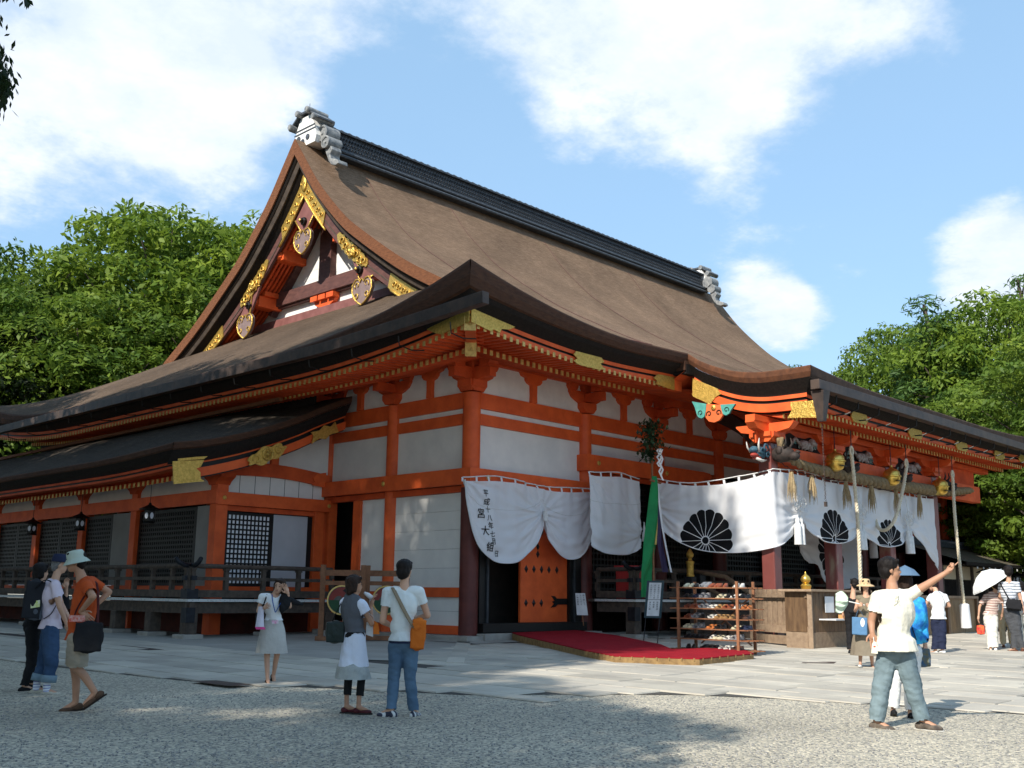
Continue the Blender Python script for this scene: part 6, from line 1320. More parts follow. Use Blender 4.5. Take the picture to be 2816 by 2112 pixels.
# white paper strips hung on the rose post
# ================= trees =================
def leafmat(name, c1, c2, third, lo=.38, hi=.62):
    return mat(name, c1, c2, .55, .55, trans=.42, third=third, detail=6, lo=lo, hi=hi, spec=.25)
LEAF_A = leafmat('camphor_leaf', (.21,.29,.030), (.095,.165,.022), (.34,.40,.05))
LEAF_B = leafmat('oak_leaf', (.17,.245,.030), (.075,.140,.020), (.28,.34,.045))
LEAF_C = leafmat('conifer_needles', (.10,.18,.040), (.045,.10,.028), (.18,.24,.06))
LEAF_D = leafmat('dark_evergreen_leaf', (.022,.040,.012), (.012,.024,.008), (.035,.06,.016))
TRUNK = mat('rough_grey_bark', (.085,.068,.052), (.04,.032,.026), 6, .95, .8, 20, stretch=(1,1,.3))
def tree_meshes(key, seed, n_lump, n_leaf, leaf, lm, flat=.62, shape='round', lump_r=(.9,1.7), H=14., RW=5.2, z0=.34, narrow=.42):
    rg = np.random.default_rng(seed); lumps = []; tries = 0
    while len(lumps) < n_lump and tries < 9000:
        tries += 1; t = rg.random(); a = rg.random()*6.283
        if shape == 'round': rad = RW*math.sqrt(max(0, 1-((t-.42)/.60)**2)) if t > .0 else 0
        else: rad = RW*(1-t)**.75*(.55+.45*math.sin(t*17+seed)**2)+.3
        rr_ = rad*(rg.random()**.42); r = rg.uniform(*lump_r)*(1 if shape == 'round' else (1.1-.5*t)); c = V3(rr_*math.cos(a), rr_*math.sin(a), H*(z0+(1-z0)*t*.97))
        if all(np.linalg.norm((c-q)*(1,1,1.4)) > .62*(r+s) for q, s in lumps): lumps.append((c, r))
    per = int(n_leaf/len(lumps)); V = []; 
    for c, r in lumps:
        n = int(per*(r/1.3)**2); d = rg.normal(size=(n, 3)); d[:, 2] = d[:, 2]*.8+.35; d /= np.linalg.norm(d, axis=1)[:, None]
        rr = r*(.45+.55*rg.random(n)**.55)*(1+.22*np.sin(d[:, 0]*5+c[0])*np.cos(d[:, 1]*5+c[1])); p = c+d*rr[:, None]*(1,1,flat)
        nrm_ = d*.5+rg.normal(size=(n, 3))*.55+(0,0,.5); nrm_ /= np.linalg.norm(nrm_, axis=1)[:, None]
        t1 = np.cross(nrm_, rg.normal(size=(n, 3))); t1 /= np.linalg.norm(t1, axis=1)[:, None]; t2 = np.cross(nrm_, t1); s = leaf*(.6+.8*rg.random(n))[:, None]
        V.append(np.stack([p-t1*s, p-t2*s*narrow+nrm_*s*.12, p+t1*s, p+t2*s*narrow+nrm_*s*.12], 1).reshape(-1, 3))
    V = np.vstack(V); n = len(V)//4
    me = bpy.data.meshes.new(key+'_crown'); me.vertices.add(len(V)); me.vertices.foreach_set('co', V.ravel()); me.loops.add(4*n); me.loops.foreach_set('vertex_index', np.arange(4*n)); me.polygons.add(n); me.polygons.foreach_set('loop_start', np.arange(0, 4*n, 4)); me.polygons.foreach_set('loop_total', np.full(n, 4)); me.materials.append(lm); me.update(); me.validate()
    m = MB(); top = H*(.80 if shape == 'round' else .97); tr = [(.15*math.sin(z*.5+seed)*z/5, .12*math.cos(z*.4)*z/5, z) for z in np.linspace(-.4, top, 9)]; m.tube(tr, list(np.linspace(.42, .06, 9)), 8)
    L = MB()
    for c, r in lumps[::2]:
        zb = max(1.8, c[2]-np.hypot(c[0], c[1])*(.75 if shape == 'round' else .15)-.6); zb = min(zb, top*.97); b = V3(np.interp(zb, [q[2] for q in tr], [q[0] for q in tr]), np.interp(zb, [q[2] for q in tr], [q[1] for q in tr]), zb); mid = (b+c)/2+V3(rg.normal()*.3, rg.normal()*.3, .25)
        w = .14*(1-zb/H)+.04; L.tube([b, mid, c], [w, w*.6, .02], 5)
    return me, m.mesh(key+'_trunk', TRUNK, True), L.mesh(key+'_limbs', TRUNK, True)
TM = {'a': tree_meshes('a', 11, 150, 52000, .15, LEAF_A), 'b': tree_meshes('b', 23, 130, 44000, .15, LEAF_B), 'c': tree_meshes('c', 31, 120, 46000, .17, LEAF_C, flat=.7, shape='cone', lump_r=(.6,1.3), H=15, RW=3.6, z0=.12, narrow=.24),
      'd': tree_meshes('d', 47, 90, 26000, .17, LEAF_D), 'e': tree_meshes('e', 59, 110, 40000, .15, LEAF_B, flat=.34, lump_r=(1.0,1.9), RW=5.6, z0=.25)}
TMH = {'a': 14.6, 'b': 14.6, 'c': 15.3, 'd': 14.6, 'e': 14.4}
def tree(key, x, y, h, label, rz=0., wid=1., group=None, name='tree'):
    T = thing(name, label, 'tree', (x, y, G(x, y)-.1), group, rz); s = h/TMH[key]
    for me, nm in zip(TM[key], ('crown', 'trunk', 'limbs')):
        M = Matrix.Translation((x, y, G(x, y)-.1)) @ Matrix.Rotation(rz, 4, 'Z') @ Matrix.Diagonal((s*wid, s*wid, s, 1)); o = inst(me, nm, T, M)
    return T
def tree_at(key, px, py_top, dist, label, rz=0., wid=1., group=None, name='tree'):
    r = ray(px, py_top); hd = math.hypot(r[0], r[1]); x, y = CAM[0]+r[0]/hd*dist, CAM[1]+r[1]/hd*dist; zt = CAM[2]+r[2]/hd*dist
    return tree(key, x, y, zt-G(x, y)+.1, label, rz, wid, group, name)
g1 = 'trees standing behind the shrine hall'
tree_at('a', 470, 575, 66, 'tallest broad bright green tree behind the gable, left of the roof', .4, 1.0, g1, 'broadleaf_tree')
tree_at('b', 90, 680, 64, 'round green tree at the left edge behind the side hall', 2.0, 1.0, g1, 'broadleaf_tree')
tree_at('a', 690, 600, 70, 'bright green tree whose crown shows right beside the gable edge', 3.3, 1.0, g1, 'broadleaf_tree')
tree_at('b', 300, 800, 60, 'lower bushy green tree in front of the tallest one on the left', 4.4, 1.1, g1, 'broadleaf_tree')
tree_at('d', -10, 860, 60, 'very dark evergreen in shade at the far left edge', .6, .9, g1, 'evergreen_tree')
tree_at('e', 620, 830, 60, 'shaded layered tree low behind the gable foot', 5.1, 1.0, g1, 'broadleaf_tree')
tree_at('e', -160, 720, 68, 'green tree mostly beyond the left edge of the picture', 1.1, 1.0, g1, 'broadleaf_tree')
tree_at('c', 2560, 790, 64, 'pointed dark green conifer right of the roof', .3, 1.25, g1, 'conifer_tree')
tree_at('b', 2470, 880, 72, 'airy light green tree left of the pointed conifer', 2.7, .72, g1, 'broadleaf_tree')
tree_at('a', 2720, 800, 66, 'broad light green tree crown at the right, below the cloud', 1.9, .9, g1, 'broadleaf_tree')
tree_at('c', 2800, 730, 74, 'tall thin topped conifer at the right edge', 2.3, 1.0, g1, 'conifer_tree')
tree_at('e', 2690, 1060, 56, 'layered green tree just above the porch eave at right', .9, 1.0, g1, 'broadleaf_tree')
tree_at('e', 2850, 1010, 58, 'layered green tree at the right edge above the porch eave', 3.9, 1.0, g1, 'broadleaf_tree')
tree_at('e', 2770, 1290, 52, 'low dense green tree beneath the porch eave at far right', 4.9, 1.0, g1, 'broadleaf_tree')
tree_at('b', 2640, 1240, 60, 'dense shaded tree behind the gabled pavilion', 5.6, 1.2, g1, 'broadleaf_tree')
tree_at('c', 2192, 985, 75, 'conifer tip just showing over the far roof edge', 1.0, .8, g1, 'conifer_tree')
tree_at('e', 2960, 900, 50, 'tree beyond the right edge of the picture', 2.9, 1.0, g1, 'broadleaf_tree')
# a belt of trees closes the grounds behind
for k, (x, y, h, ky) in enumerate(((-30,38,13,'e'),(-18,48,14,'b'),(-4,52,14,'e'),(10,50,13,'b'),(24,52,14,'e'),(38,48,14,'b'),(50,38,14,'e'),(58,24,13,'b'),(62,10,13,'e'),(60,-4,13,'b'),(64,-18,13,'e'),(46,-12,8,'e'))):
    tree(ky, x, y, h, ['low','rounded','layered','bushy','tall','spreading','dense','airy','dark','leafy','green','small'][k]+' tree in the belt behind the halls, '+['far left','left','left of centre','behind the gable','behind the ridge','right of centre','behind the conifers','right','far right','right edge','beyond the right edge','behind the low building'][k], k*1.3, 1.25, 'belt of trees round the precinct', 'broadleaf_tree')
# tall trees to the left of the court whose shade falls on the hall and gravel
g2 = 'shade trees beside the court'
SHADE = [('b',-21.8,-5.6,29,1.6,.35),('a',-25,-3,28.5,0.,.60),('a',-18.5,9,21,1.,.85),('b',-18.5,21.5,22,2.,.9),('e',-25,-13.8,14,2.4,.50),('b',-36,-2,30,3.,.7),('b',-37,12,30,4.,.75),('e',-33,-12.3,22,5.,.42),('b',-30,-17,11,1.7,.55),('a',-27,30,24,4.2,.8)]
for k, (ky, x, y, h, rz, w) in enumerate(SHADE): tree(ky, x, y, h, ['slim tall shade tree nearest the court','tallest shade tree facing the hall corner','broad shade tree level with the side hall','broad shade tree level with the far end of the side hall','low layered tree shading the gravel','huge tree in the second row facing the main hall','huge tree in the second row facing the side hall','narrow layered tree behind the low one','small round tree farthest to the rear','shade tree at the far end of the row'][k]+', left of the picture', rz, w, g2, 'shade_tree')
def overhang():
    T = thing('overhanging_branch', 'dark leafy branch hanging into the top left corner', 'branch', tuple(CAM+ray(-60, 200)/F_PX*15)); m = MB(); rg = np.random.default_rng(5); V = []; F = []; k = 0
    for (px, py, sp_x, sp_y, n) in ((-38,205,30,46,700),(-8,215,18,34,150),(20,250,9,14,26),(0,-24,30,8,40),(75,-4,7,4,9),(-6,40,6,10,10)):
        for _ in range(n):
            q = CAM+ray(px+rg.normal()*sp_x, py+rg.normal()*sp_y)/F_PX*(14.5+rg.random()*1.6); d = V3(rg.normal()*.4, rg.normal()*.4, -1+rg.normal()*.35); d /= np.linalg.norm(d); s = np.cross(d, rg.normal(size=3)); s /= np.linalg.norm(s); l = .05+.045*rg.random()
            V += [q, q+d*l+s*l*.42, q+d*l*2, q+d*l-s*l*.42]; F.append((k, k+1, k+2, k+3)); k += 4
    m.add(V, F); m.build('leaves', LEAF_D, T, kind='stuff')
    b = MB(); a = CAM+ray(-400, -100)/F_PX*15; 
    for px, py in ((-10,150),(0,230),(-10,290)): b.tube([a, CAM+ray(-190, (py+60)/2)/F_PX*15, CAM+ray(px, py)/F_PX*15.1], [.10,.04,.008], 5)
    b.build('twigs', TRUNK, T, smooth=True)
overhang()
# ================= people =================
def remesh(mb, vox, smooth=3, cuts=(), noise_amp=0., nscale=8., stretch=(1,1,1), seed=0):
    me = mb.mesh('tmp', bpy.data.materials[0]); o = bpy.data.objects.new('tmp', me)
    r = o.modifiers.new('r', 'REMESH'); r.mode = 'VOXEL'; r.voxel_size = vox; r.use_smooth_shade = True
    if smooth: s = o.modifiers.new('s', 'SMOOTH'); s.iterations = smooth; s.factor = .6
    out = evaluate(o); bpy.data.objects.remove(o); bpy.data.meshes.remove(me); out.materials.clear()
    if noise_amp:
        n = len(out.vertices); co = np.empty(n*3); out.vertices.foreach_get('co', co); co = co.reshape(-1, 3); nr = np.empty(n*3); out.vertices.foreach_get('normal', nr); nr = nr.reshape(-1, 3)
        q = (co-co.mean(0))*stretch*nscale+seed*1.7; w = np.zeros(n)
        for f_, a_, ph in ((1., .55, 0.), (1.9, .35, 2.1), (3.7, .22, 4.4)):
            x, y, z = (q*f_).T; w += a_*np.sin(x*1.3+1.7*np.sin(y*1.1+ph)+z*.9+ph)*np.cos(y*1.2+1.5*np.sin(z*1.4+x*.5)-ph)
        out.vertices.foreach_set('co', (co+nr*(noise_amp*w)[:, None]).ravel())
    if cuts:
        bm = bmesh.new(); bm.from_mesh(out)
        for co, no in cuts: bmesh.ops.bisect_plane(bm, geom=bm.verts[:]+bm.edges[:]+bm.faces[:], plane_co=co, plane_no=no, clear_outer=True)
        bm.to_mesh(out); bm.free()
    out.polygons.foreach_set('use_smooth', [True]*len(out.polygons)); out.update(); return out
def cap(m, a, b, ra, rb, seg=12):
    a, b = V3(*a), V3(*b); d = b-a; l = np.linalg.norm(d)+1e-9; d /= l; pr = []
    for t in np.linspace(0, math.pi/2, 4): pr.append((max(ra*math.sin(t), 1e-4), -ra*math.cos(t)))
    for t in np.linspace(0, math.pi/2, 4)[::1]: pr.append((max(rb*math.cos(t), 1e-4), l+rb*math.sin(t)))
    m.lathe(pr, a, seg, axis=d)
def ell(m, c, r, R3): m.ball(c, r, 14, 10, rot=R3)
SK = {'skin': mat('skin_warm', (.56,.33,.22), (.50,.28,.185), 6, .55, spec=.35), 'tan': mat('skin_tanned', (.44,.235,.145), (.38,.20,.12), 6, .55, spec=.35)}
HAIR = mat('black_hair', (.014,.011,.010), (.008,.006,.006), 30, .55, .3, 120, spec=.15); HAIRB = mat('dark_brown_hair', (.035,.019,.013), (.018,.011,.008), 30, .55, .3, 120, spec=.15); HAIRG = mat('grey_hair', (.22,.21,.20), (.12,.12,.12), 30, .6, .4, 80)
EYE = mat('eye_dark', (.02,.015,.012), None, 3, .3); LIP = mat('lip', (.42,.16,.13), None, 3, .5)
def hand_mesh(pose='relax'):
    m = MB(); cap(m, (0,-.01,0), (0,.045,0), .026, .03); ell(m, (0,.052,0), (.042,.045,.016), np.eye(3))
    L = [.062,.072,.068,.052]; xs = [-.031,-.0105,.0105,.030]; curl = {'relax': .35, 'fist': 1.35, 'point': 1.4, 'flat': .08}[pose]
    for i in range(4):
        c = curl*(1+.12*i); 
        if pose == 'point' and i == 0: c = .05
        p = V3(xs[i], .088-abs(i-1)*.004, 0); a = c*.5
        for k, f in enumerate((.42,.32,.26)):
            d = V3(xs[i]*.6*(0 if k else 1), math.cos(a), -math.sin(a)); d /= np.linalg.norm(d); q = p+d*L[i]*f*1.25; cap(m, p, q, .0088-.0008*k, .0082-.0008*k, 8); p = q; a += c
    t0 = V3(-.03,.02,-.004); t1 = t0+V3(-.030,.030,-.012); t2 = t1+V3(-.006 if pose in ('relax','flat') else .02,.030,-.010); cap(m, t0, t1, .0125, .0105, 8); cap(m, t1, t2, .0100, .0085, 8)
    return remesh(m, .0042, 1)
HM = {k: hand_mesh(k) for k in ('relax', 'fist', 'point', 'flat')}
class Fig:
    def __init__(s, name_label, px, py, k=1., skin='skin', group=None, f2=None):
        s.o = foot(px, py); s.px, s.py = px, py; h = s.o[:2]-CAM[:2]; h /= np.linalg.norm(h); s.w = V3(h[0], h[1], 0); s.u = V3(h[1], -h[0], 0); s.skin = SK[skin]; s.k = k
        s.T = thing('person', name_label, 'person', tuple(s.o), group)
    def J(s, px, py, w=0.):   # joint seen at a picture point, w metres behind the feet plane
        r = ray(px, py); t = ((s.o-CAM)@s.w+w)/(r@s.w); return CAM+r*t
    def P(s, u, w, z): return s.o+s.u*u+s.w*w+V3(0,0,z)
    def dirv(s, a): return s.u*math.cos(R(a))+s.w*math.sin(R(a))     # 0 = picture right, 90 = away, 180 = left, -90 = to the camera
    def std(s, H, fa, **over):
        k = H/1.72; f = s.dirv(fa); sd = V3(f[1], -f[0], 0)   # sd: the person's right hand side
        q = dict(pelvis=(0,0,.93), waist=(0,0,1.06), chest=(0,.0,1.27), neck=(0,-.01,1.44), head=(0,.02,1.60), sR=(.172,-.01,1.395), sL=(-.172,-.01,1.395), eR=(.225,-.03,1.11), eL=(-.225,-.03,1.11), wR=(.225,.05,.87), wL=(-.225,.05,.87),
                 hR=(.09,0,.90), hL=(-.09,0,.90), kR=(.10,.02,.49), kL=(-.10,.02,.49), aR=(.10,-.02,.09), aL=(-.10,-.02,.09))
        J = {n: s.o+(sd*a+f*b+V3(0,0,c))*k for n, (a, b, c) in q.items()}; J.update(over); s.J_ = J; s.f = f; s.sd = sd; s.H = H; s.kk = k; s.hf = f; s.ff = {'R': f, 'L': f}; return J
    def rot(s, f, upv=(0,0,1)):
        upv = V3(*upv); upv /= np.linalg.norm(upv); sd = np.cross(f, upv); sd /= np.linalg.norm(sd); f2 = np.cross(upv, sd); return np.stack([sd, f2, upv], 1)
    def body(s, vox=.0125, wm=1., hands=('relax','relax'), girl=False, palm=None, hdir=(None,None), face=True, fat=1., lw=.80):
        J = s.J_; k = s.kk; m = MB(); up_ = J['neck']-J['pelvis']; Rt = s.rot(s.f, up_); hn = J['head']-J['neck']; Rh = s.rot(s.hf, hn/np.linalg.norm(hn)*.3+V3(0,0,.7)); fat_ = fat
        ell(m, J['chest'], V3(.140,.090,.155)*k*fat_*(.90 if girl else 1), Rt); ell(m, J['waist'], V3(.112,.080,.13)*k*fat_*(.88 if girl else 1), Rt); ell(m, J['pelvis'], V3(.138,.095,.11)*k*fat_*(.98 if girl else 1), Rt)
        cap(m, J['sR'], J['sL'], .052*k, .052*k); cap(m, J['chest']+(J['neck']-J['chest'])*.55, J['neck'], .075*k, .055*k); cap(m, J['neck'], J['head']-(J['head']-J['neck'])*.25, .052*k, .050*k)
        for q in 'RL':
            a = .86 if girl else 1.; cap(m, J['s'+q], J['e'+q], .048*k*a*fat_, .038*k*a); cap(m, J['e'+q], J['w'+q], .039*k*a, .026*k*a)
            b_ = a*lw; cap(m, J['h'+q], J['k'+q], .084*k*b_, .055*k*b_); cal = J['k'+q]*.68+J['a'+q]*.32-s.ff[q]*.014*k*lw; cap(m, J['k'+q], cal, .052*k*b_, .050*k*b_); cap(m, cal, J['a'+q], .050*k*b_, .034*k*a); cap(m, J['a'+q], J['a'+q]+s.ff[q]*.12*k-V3(0,0,.045)*k, .034*k, .026*k)
        H = J['head']; R_ = lambda x, y, z: H+Rh@(V3(x,y,z)*k*1.0)
        ell(m, R_(0,-.008,.028), V3(.075,.092,.088)*k, Rh); ell(m, R_(0,.022,-.042), V3(.056,.066,.066)*k, Rh); ell(m, R_(0,.052,-.088), V3(.026,.026,.022)*k, Rh)
        cap(m, R_(0,.078,.012), R_(0,.097,-.024), .009*k, .0135*k, 8); ell(m, R_(0,.078,-.062), V3(.024,.012,.010)*k, Rh)
        for sg in (-1, 1): ell(m, R_(sg*.076,-.008,-.01), V3(.009,.020,.032)*k, Rh); ell(m, R_(sg*.030,.074,.018), V3(.02,.01,.012)*k, Rh)
        b = remesh(m, vox, 2); bm = bmesh.new(); bm.from_mesh(b)
        for i, q in enumerate('RL'):
            d = J['w'+q]-J['e'+q] if hdir[i] is None else hdir[i]; d = d/np.linalg.norm(d); pn = (palm[i] if palm else s.sd*(1 if q == 'R' else -1)); x = np.cross(d, pn); x /= np.linalg.norm(x); z = np.cross(x, d)
            hm = HM[hands[i]].copy(); sx = 1 if (q == 'R') else -1
            M = frame(J['w'+q]+d*.01*k, x*k*sx*.98, d*k*.98, z*k*.98); hm.transform(M); 
            if M.determinant() < 0: hm.flip_normals()
            bm.from_mesh(hm); bpy.data.meshes.remove(hm)
        bm.to_mesh(b); bm.free(); b.materials.append(s.skin); b.polygons.foreach_set('use_smooth', [True]*len(b.polygons)); o = bpy.data.objects.new('body', b); COL.objects.link(o); o.parent = s.T; o.matrix_parent_inverse = s.T.matrix_basis.inverted()
        if face:
            for sg in (-1, 1):
                e = MB(); ell(e, R_(sg*.031,.0835,.012), V3(.013,.005,.0055)*k, Rh); e.build('eye', EYE, s.T, smooth=True); e = MB(); e.tube([R_(sg*.016,.086,.034), R_(sg*.032,.087,.039), R_(sg*.048,.078,.034)], .0035*k, 5); e.build('eyebrow', HAIR, s.T, smooth=True)
            e = MB(); ell(e, R_(0,.0865,-.060), V3(.021,.006,.0062)*k, Rh); e.build('mouth', LIP, s.T, smooth=True)
        s.Rh = Rh; s.R_ = R_; s.Rt = Rt; return o
    def part(s, name, me, m_): me.materials.clear(); me.materials.append(m_); o = bpy.data.objects.new(name, me); COL.objects.link(o); o.parent = s.T; o.matrix_parent_inverse = s.T.matrix_basis.inverted(); return o
    def hair(s, style='short', m_=HAIR, long=0., sc=1.):
        m = MB(); k = s.kk*sc; R_, Rh = s.R_, s.Rh
        ell(m, R_(0,-.024,.048), V3(.086,.094,.084)*k, Rh); ell(m, R_(0,-.050,-.008), V3(.080,.066,.080)*k, Rh); cap(m, R_(-.05,.055,.088), R_(.05,.055,.088), .024*k, .024*k)
        if style != 'short':
            for sg in (-1, 1): cap(m, R_(sg*.072,-.005,.03), R_(sg*.070,.004-.02,-.06-long), .026*k, .024*k)
            ell(m, R_(0,-.060,-.05-long*.6), V3(.078,.046,.085+long*.5)*k, Rh)
        else:
            for sg in (-1, 1): cap(m, R_(sg*.074,.0,.045), R_(sg*.074,-.02,-.005), .014*k, .012*k); 
            ell(m, R_(0,-.066,-.055), V3(.058,.034,.040)*k, Rh)
        return s.part('hair', remesh(m, .010, 1, noise_amp=.008, nscale=22, stretch=(1.6,1.6,.6)), m_)
    def shirt(s, m_, hem, sleeve=.55, name='shirt', loose=1.0, puff=0., girl=False, vox=.013, neckcut=.035, amp=.014, flare=0., seed=0):
        J = s.J_; k = s.kk; m = MB(); Rt = s.Rt; g = (.93 if girl else 1)*loose
        ell(m, J['chest']+V3(0,0,.0), V3(.172,.122,.20)*k*g, Rt); ell(m, J['waist'], V3(.145,.112,.15)*k*g, Rt); ell(m, J['pelvis'], V3(.172,.130,.14)*k*g, Rt); cap(m, J['sR'], J['sL'], .066*k, .066*k); cap(m, J['chest'], J['waist'], .13*k*g, .118*k*g)
        if hem < s.o[2]+.86*k: low = J['pelvis']+V3(0,0,-1)*(J['pelvis'][2]-hem); cap(m, J['pelvis'], low, .135*k*g, (.145+flare)*k*g); 
        for a, b, r in ((-.07,.07,1),) : 
            low2 = V3(J['pelvis'][0], J['pelvis'][1], hem-.03); 
            for sg in (-1, 1): cap(m, J['pelvis']+s.sd*sg*.05*k, low2+s.sd*sg*(.055+flare*.4)*k, .118*k*g, (.115+flare*.5)*k*g)
        cuts = [((0,0,hem), (0,0,-1))]
        for q in 'RL':
            sv = sleeve[0 if q == 'R' else 1] if isinstance(sleeve, tuple) else sleeve
            if sv <= 0: continue
            e = J['s'+q]+(J['e'+q]-J['s'+q])*min(sv, 1); cap(m, J['s'+q], e, (.064+puff)*k, (.062+puff*.9)*k)
            if sv > 1: e2 = J['e'+q]+(J['w'+q]-J['e'+q])*(sv-1); cap(m, J['e'+q], e2, .058*k, .048*k)
        nk = J['neck']+(J['neck']-J['chest'])*.0; me = remesh(m, vox, 3, noise_amp=amp, nscale=9, stretch=(1.3,1.3,.6), seed=seed)
        bm = bmesh.new(); bm.from_mesh(me); bmesh.ops.bisect_plane(bm, geom=bm.verts[:]+bm.edges[:]+bm.faces[:], plane_co=(0,0,hem), plane_no=(0,0,-1), clear_outer=True)
        nd = J['neck']-J['chest']; nd /= np.linalg.norm(nd); kill = []
        for v in bm.verts:
            p = np.array(v.co); d = p-(J['neck']+nd*.005*k+s.f*.02*k)
            if np.linalg.norm(d*(1,1,.9)) < .068*k+neckcut*0: kill.append(v); continue
            for i, q in enumerate('RL'):
                sv = sleeve[i] if isinstance(sleeve, tuple) else sleeve; a, e = J['s'+q], J['e'+q]
                if sv > 1: a, e, sv = J['e'+q], J['w'+q], sv-1
                if sv <= 0: continue
                dd = e-a; l = np.linalg.norm(dd); dd /= l; t = (p-a)@dd; rad = np.linalg.norm(p-a-dd*t)
                if t > l*sv and rad < .11*k and np.linalg.norm(p-(a+dd*l*sv)) < .12*k and p[2] > hem+.02 and abs((p-J['chest'])@s.sd) > .15*k*g*.9: kill.append(v); break
        bmesh.ops.delete(bm, geom=kill, context='VERTS'); bm.to_mesh(me); bm.free(); me.polygons.foreach_set('use_smooth', [True]*len(me.polygons)); return s.part(name, me, m_)
    def trousers(s, m_, length=1.0, loose=1.0, name='trousers', vox=.013, amp=.013, cuff=None, top=.05):
        J = s.J_; k = s.kk; m = MB(); ell(m, J['pelvis'], V3(.162,.122,.13)*k, s.Rt); cuts = []
        ends = {}
        for q in 'RL':
            cap(m, J['h'+q], J['k'+q], .100*k*min(loose, 1.12), .068*k*loose)
            if length > .5:
                t = (length-.5)*2; e = J['k'+q]+(J['a'+q]-J['k'+q])*t; cap(m, J['k'+q], e, .066*k*loose, .062*k*loose)
            else: t = length*2; e = J['h'+q]+(J['k'+q]-J['h'+q])*t; cap(m, J['h'+q], e, .105*k*loose, .088*k*loose)
            ends[q] = e
        me = remesh(m, vox, 2, noise_amp=amp, nscale=8, stretch=(1,1,1.6), seed=3); bm = bmesh.new(); bm.from_mesh(me); kill = []
        zt = J['pelvis'][2]+(top+.06)*k
        for v in bm.verts:
            p = np.array(v.co)
            for q in 'RL':
                a = J['k'+q] if length > .5 else J['h'+q]; b = ends[q]; d = b-a; l = np.linalg.norm(d); d /= l; 
                if (p-a)@d > l-.0*k and np.linalg.norm(p-b) < .13*k*loose: kill.append(v); break
        bmesh.ops.delete(bm, geom=kill, context='VERTS'); bm.to_mesh(me); bm.free(); o = s.part(name, me, m_)
        if cuff:
            for q in 'RL':
                a = J['k'+q] if length > .5 else J['h'+q]; b = ends[q]; d = (b-a)/np.linalg.norm(b-a); c = MB(); c.lathe([(.075*k*loose,-.09),(.078*k*loose,-.08),(.078*k*loose,.0),(.066*k*loose,.0)], b, 16, axis=d, cap=False); c.build('rolled_cuff', cuff, s.T, smooth=True)
        return o
    def skirt(s, m_, hem, r0=.15, r1=.24, dy=.75, name='skirt', top=None, pleat=0, amp=.01):
        J = s.J_; k = s.kk; zt = (top if top else J['waist'][2]-.03); P = []
        for t in np.linspace(0, 1, 14):
            z = zt+(hem-zt)*t; r = (r0+(r1-r0)*t**.8)*k+(.03*k*math.sin(min(1, t*2.2)*math.pi*.5)); row = []; c = J['waist']*(1-min(1, t*2))+J['pelvis']*min(1, t*2)
            for a in np.linspace(0, 2*math.pi, 41):
                w = 1+pleat*t*math.sin(a*11)+amp*4*math.sin(a*5+t*3)*t; row.append(V3(c[0], c[1], z)+s.sd*r*math.cos(a)*w+s.f*r*dy*math.sin(a)*w)
            P.append(row)
        m = MB(); m.grid(P); return m.build(name, m_, s.T, smooth=True)
    def shoes(s, m_, sole=None, kind='shoe', sc=1., heel=0., toe=None):
        J = s.J_; k = s.kk*sc
        for q in 'RL':
            f = s.ff[q]; f = f/np.linalg.norm(f); a = J['a'+q]; up_ = V3(0,0,1)-f*f[2]; up_ /= np.linalg.norm(up_); sd = np.cross(f, up_); b = a-up_*.075*k
            m = MB(); Rs = np.stack([sd, f, up_], 1); ell(m, b-f*.025*k+up_*.03*k, V3(.040,.055,.042)*k, Rs); ell(m, b+f*.10*k+up_*.018*k, V3(.047,.085,.034)*k, Rs); 
            if kind == 'shoe': cap(m, b+up_*.05*k-f*.01*k, b+f*.06*k+up_*.035*k, .036*k, .036*k)
            me = remesh(m, .008, 1); bm = bmesh.new(); bm.from_mesh(me); bmesh.ops.bisect_plane(bm, geom=bm.verts[:]+bm.edges[:]+bm.faces[:], plane_co=b+up_*.002, plane_no=-up_, clear_outer=True); bm.to_mesh(me); bm.free(); me.polygons.foreach_set('use_smooth', [True]*len(me.polygons)); o = s.part('shoe', me, m_)
            P = []; 
            for t in np.linspace(0, 2*math.pi, 21)[:-1]: y = .145*math.cos(t)+.052; w = .046*(1-.25*(y < 0)); P.append(b+f*y*k*.98+sd*w*math.sin(t)*k-up_*(.016*k))
            c = MB(); c.prism(P, up_*.020*k); c.build('sole', sole or BLACK, o)
def strap(T, pts, w, m_, name='strap', th=.006, nrm=None, parent=None):
    c = cr(pts, 8); m = MB(); m.tube(c, w/2, 6, flat=.28); return m.build(name, m_, parent or T, smooth=True)
def bag(name, label, c, r, Rm, m_, vox=.014, amp=.006, box=False):
    T = thing(name, label, 'bag', tuple(c)); m = MB()
    if box:
        v = [V3(*c)+Rm@(V3(a,b,d)*V3(*r)) for a, b, d in ((-1,-1,-1),(1,-1,-1),(1,1,-1),(-1,1,-1),(-1,-1,1),(1,-1,1),(1,1,1),(-1,1,1))]; m.add(v, [(0,3,2,1),(4,5,6,7),(0,1,5,4),(1,2,6,5),(2,3,7,6),(3,0,4,7)])
    else: ell(m, c, V3(*r)*1.06, Rm); v = [V3(*c)+Rm@(V3(a,b,d)*V3(*r)*.90) for a, b, d in ((-1,-1,-1),(1,-1,-1),(1,1,-1),(-1,1,-1),(-1,-1,1),(1,-1,1),(1,1,1),(-1,1,1))]; m.add(v, [(0,3,2,1),(4,5,6,7),(0,1,5,4),(1,2,6,5),(2,3,7,6),(3,0,4,7)])
    me = remesh(m, vox, 2, noise_amp=amp, nscale=9); me.materials.append(m_); o = bpy.data.objects.new('bag_body', me); COL.objects.link(o); o.parent = T; o.matrix_parent_inverse = T.matrix_basis.inverted(); return T
cl = lambda n, c, c2=None, r=.85, **k: mat('cloth_'+n, c, c2 or tuple(v*.82 for v in c), k.pop('sc', 3), r, k.pop('b', .7), 15, spec=.15, **k)
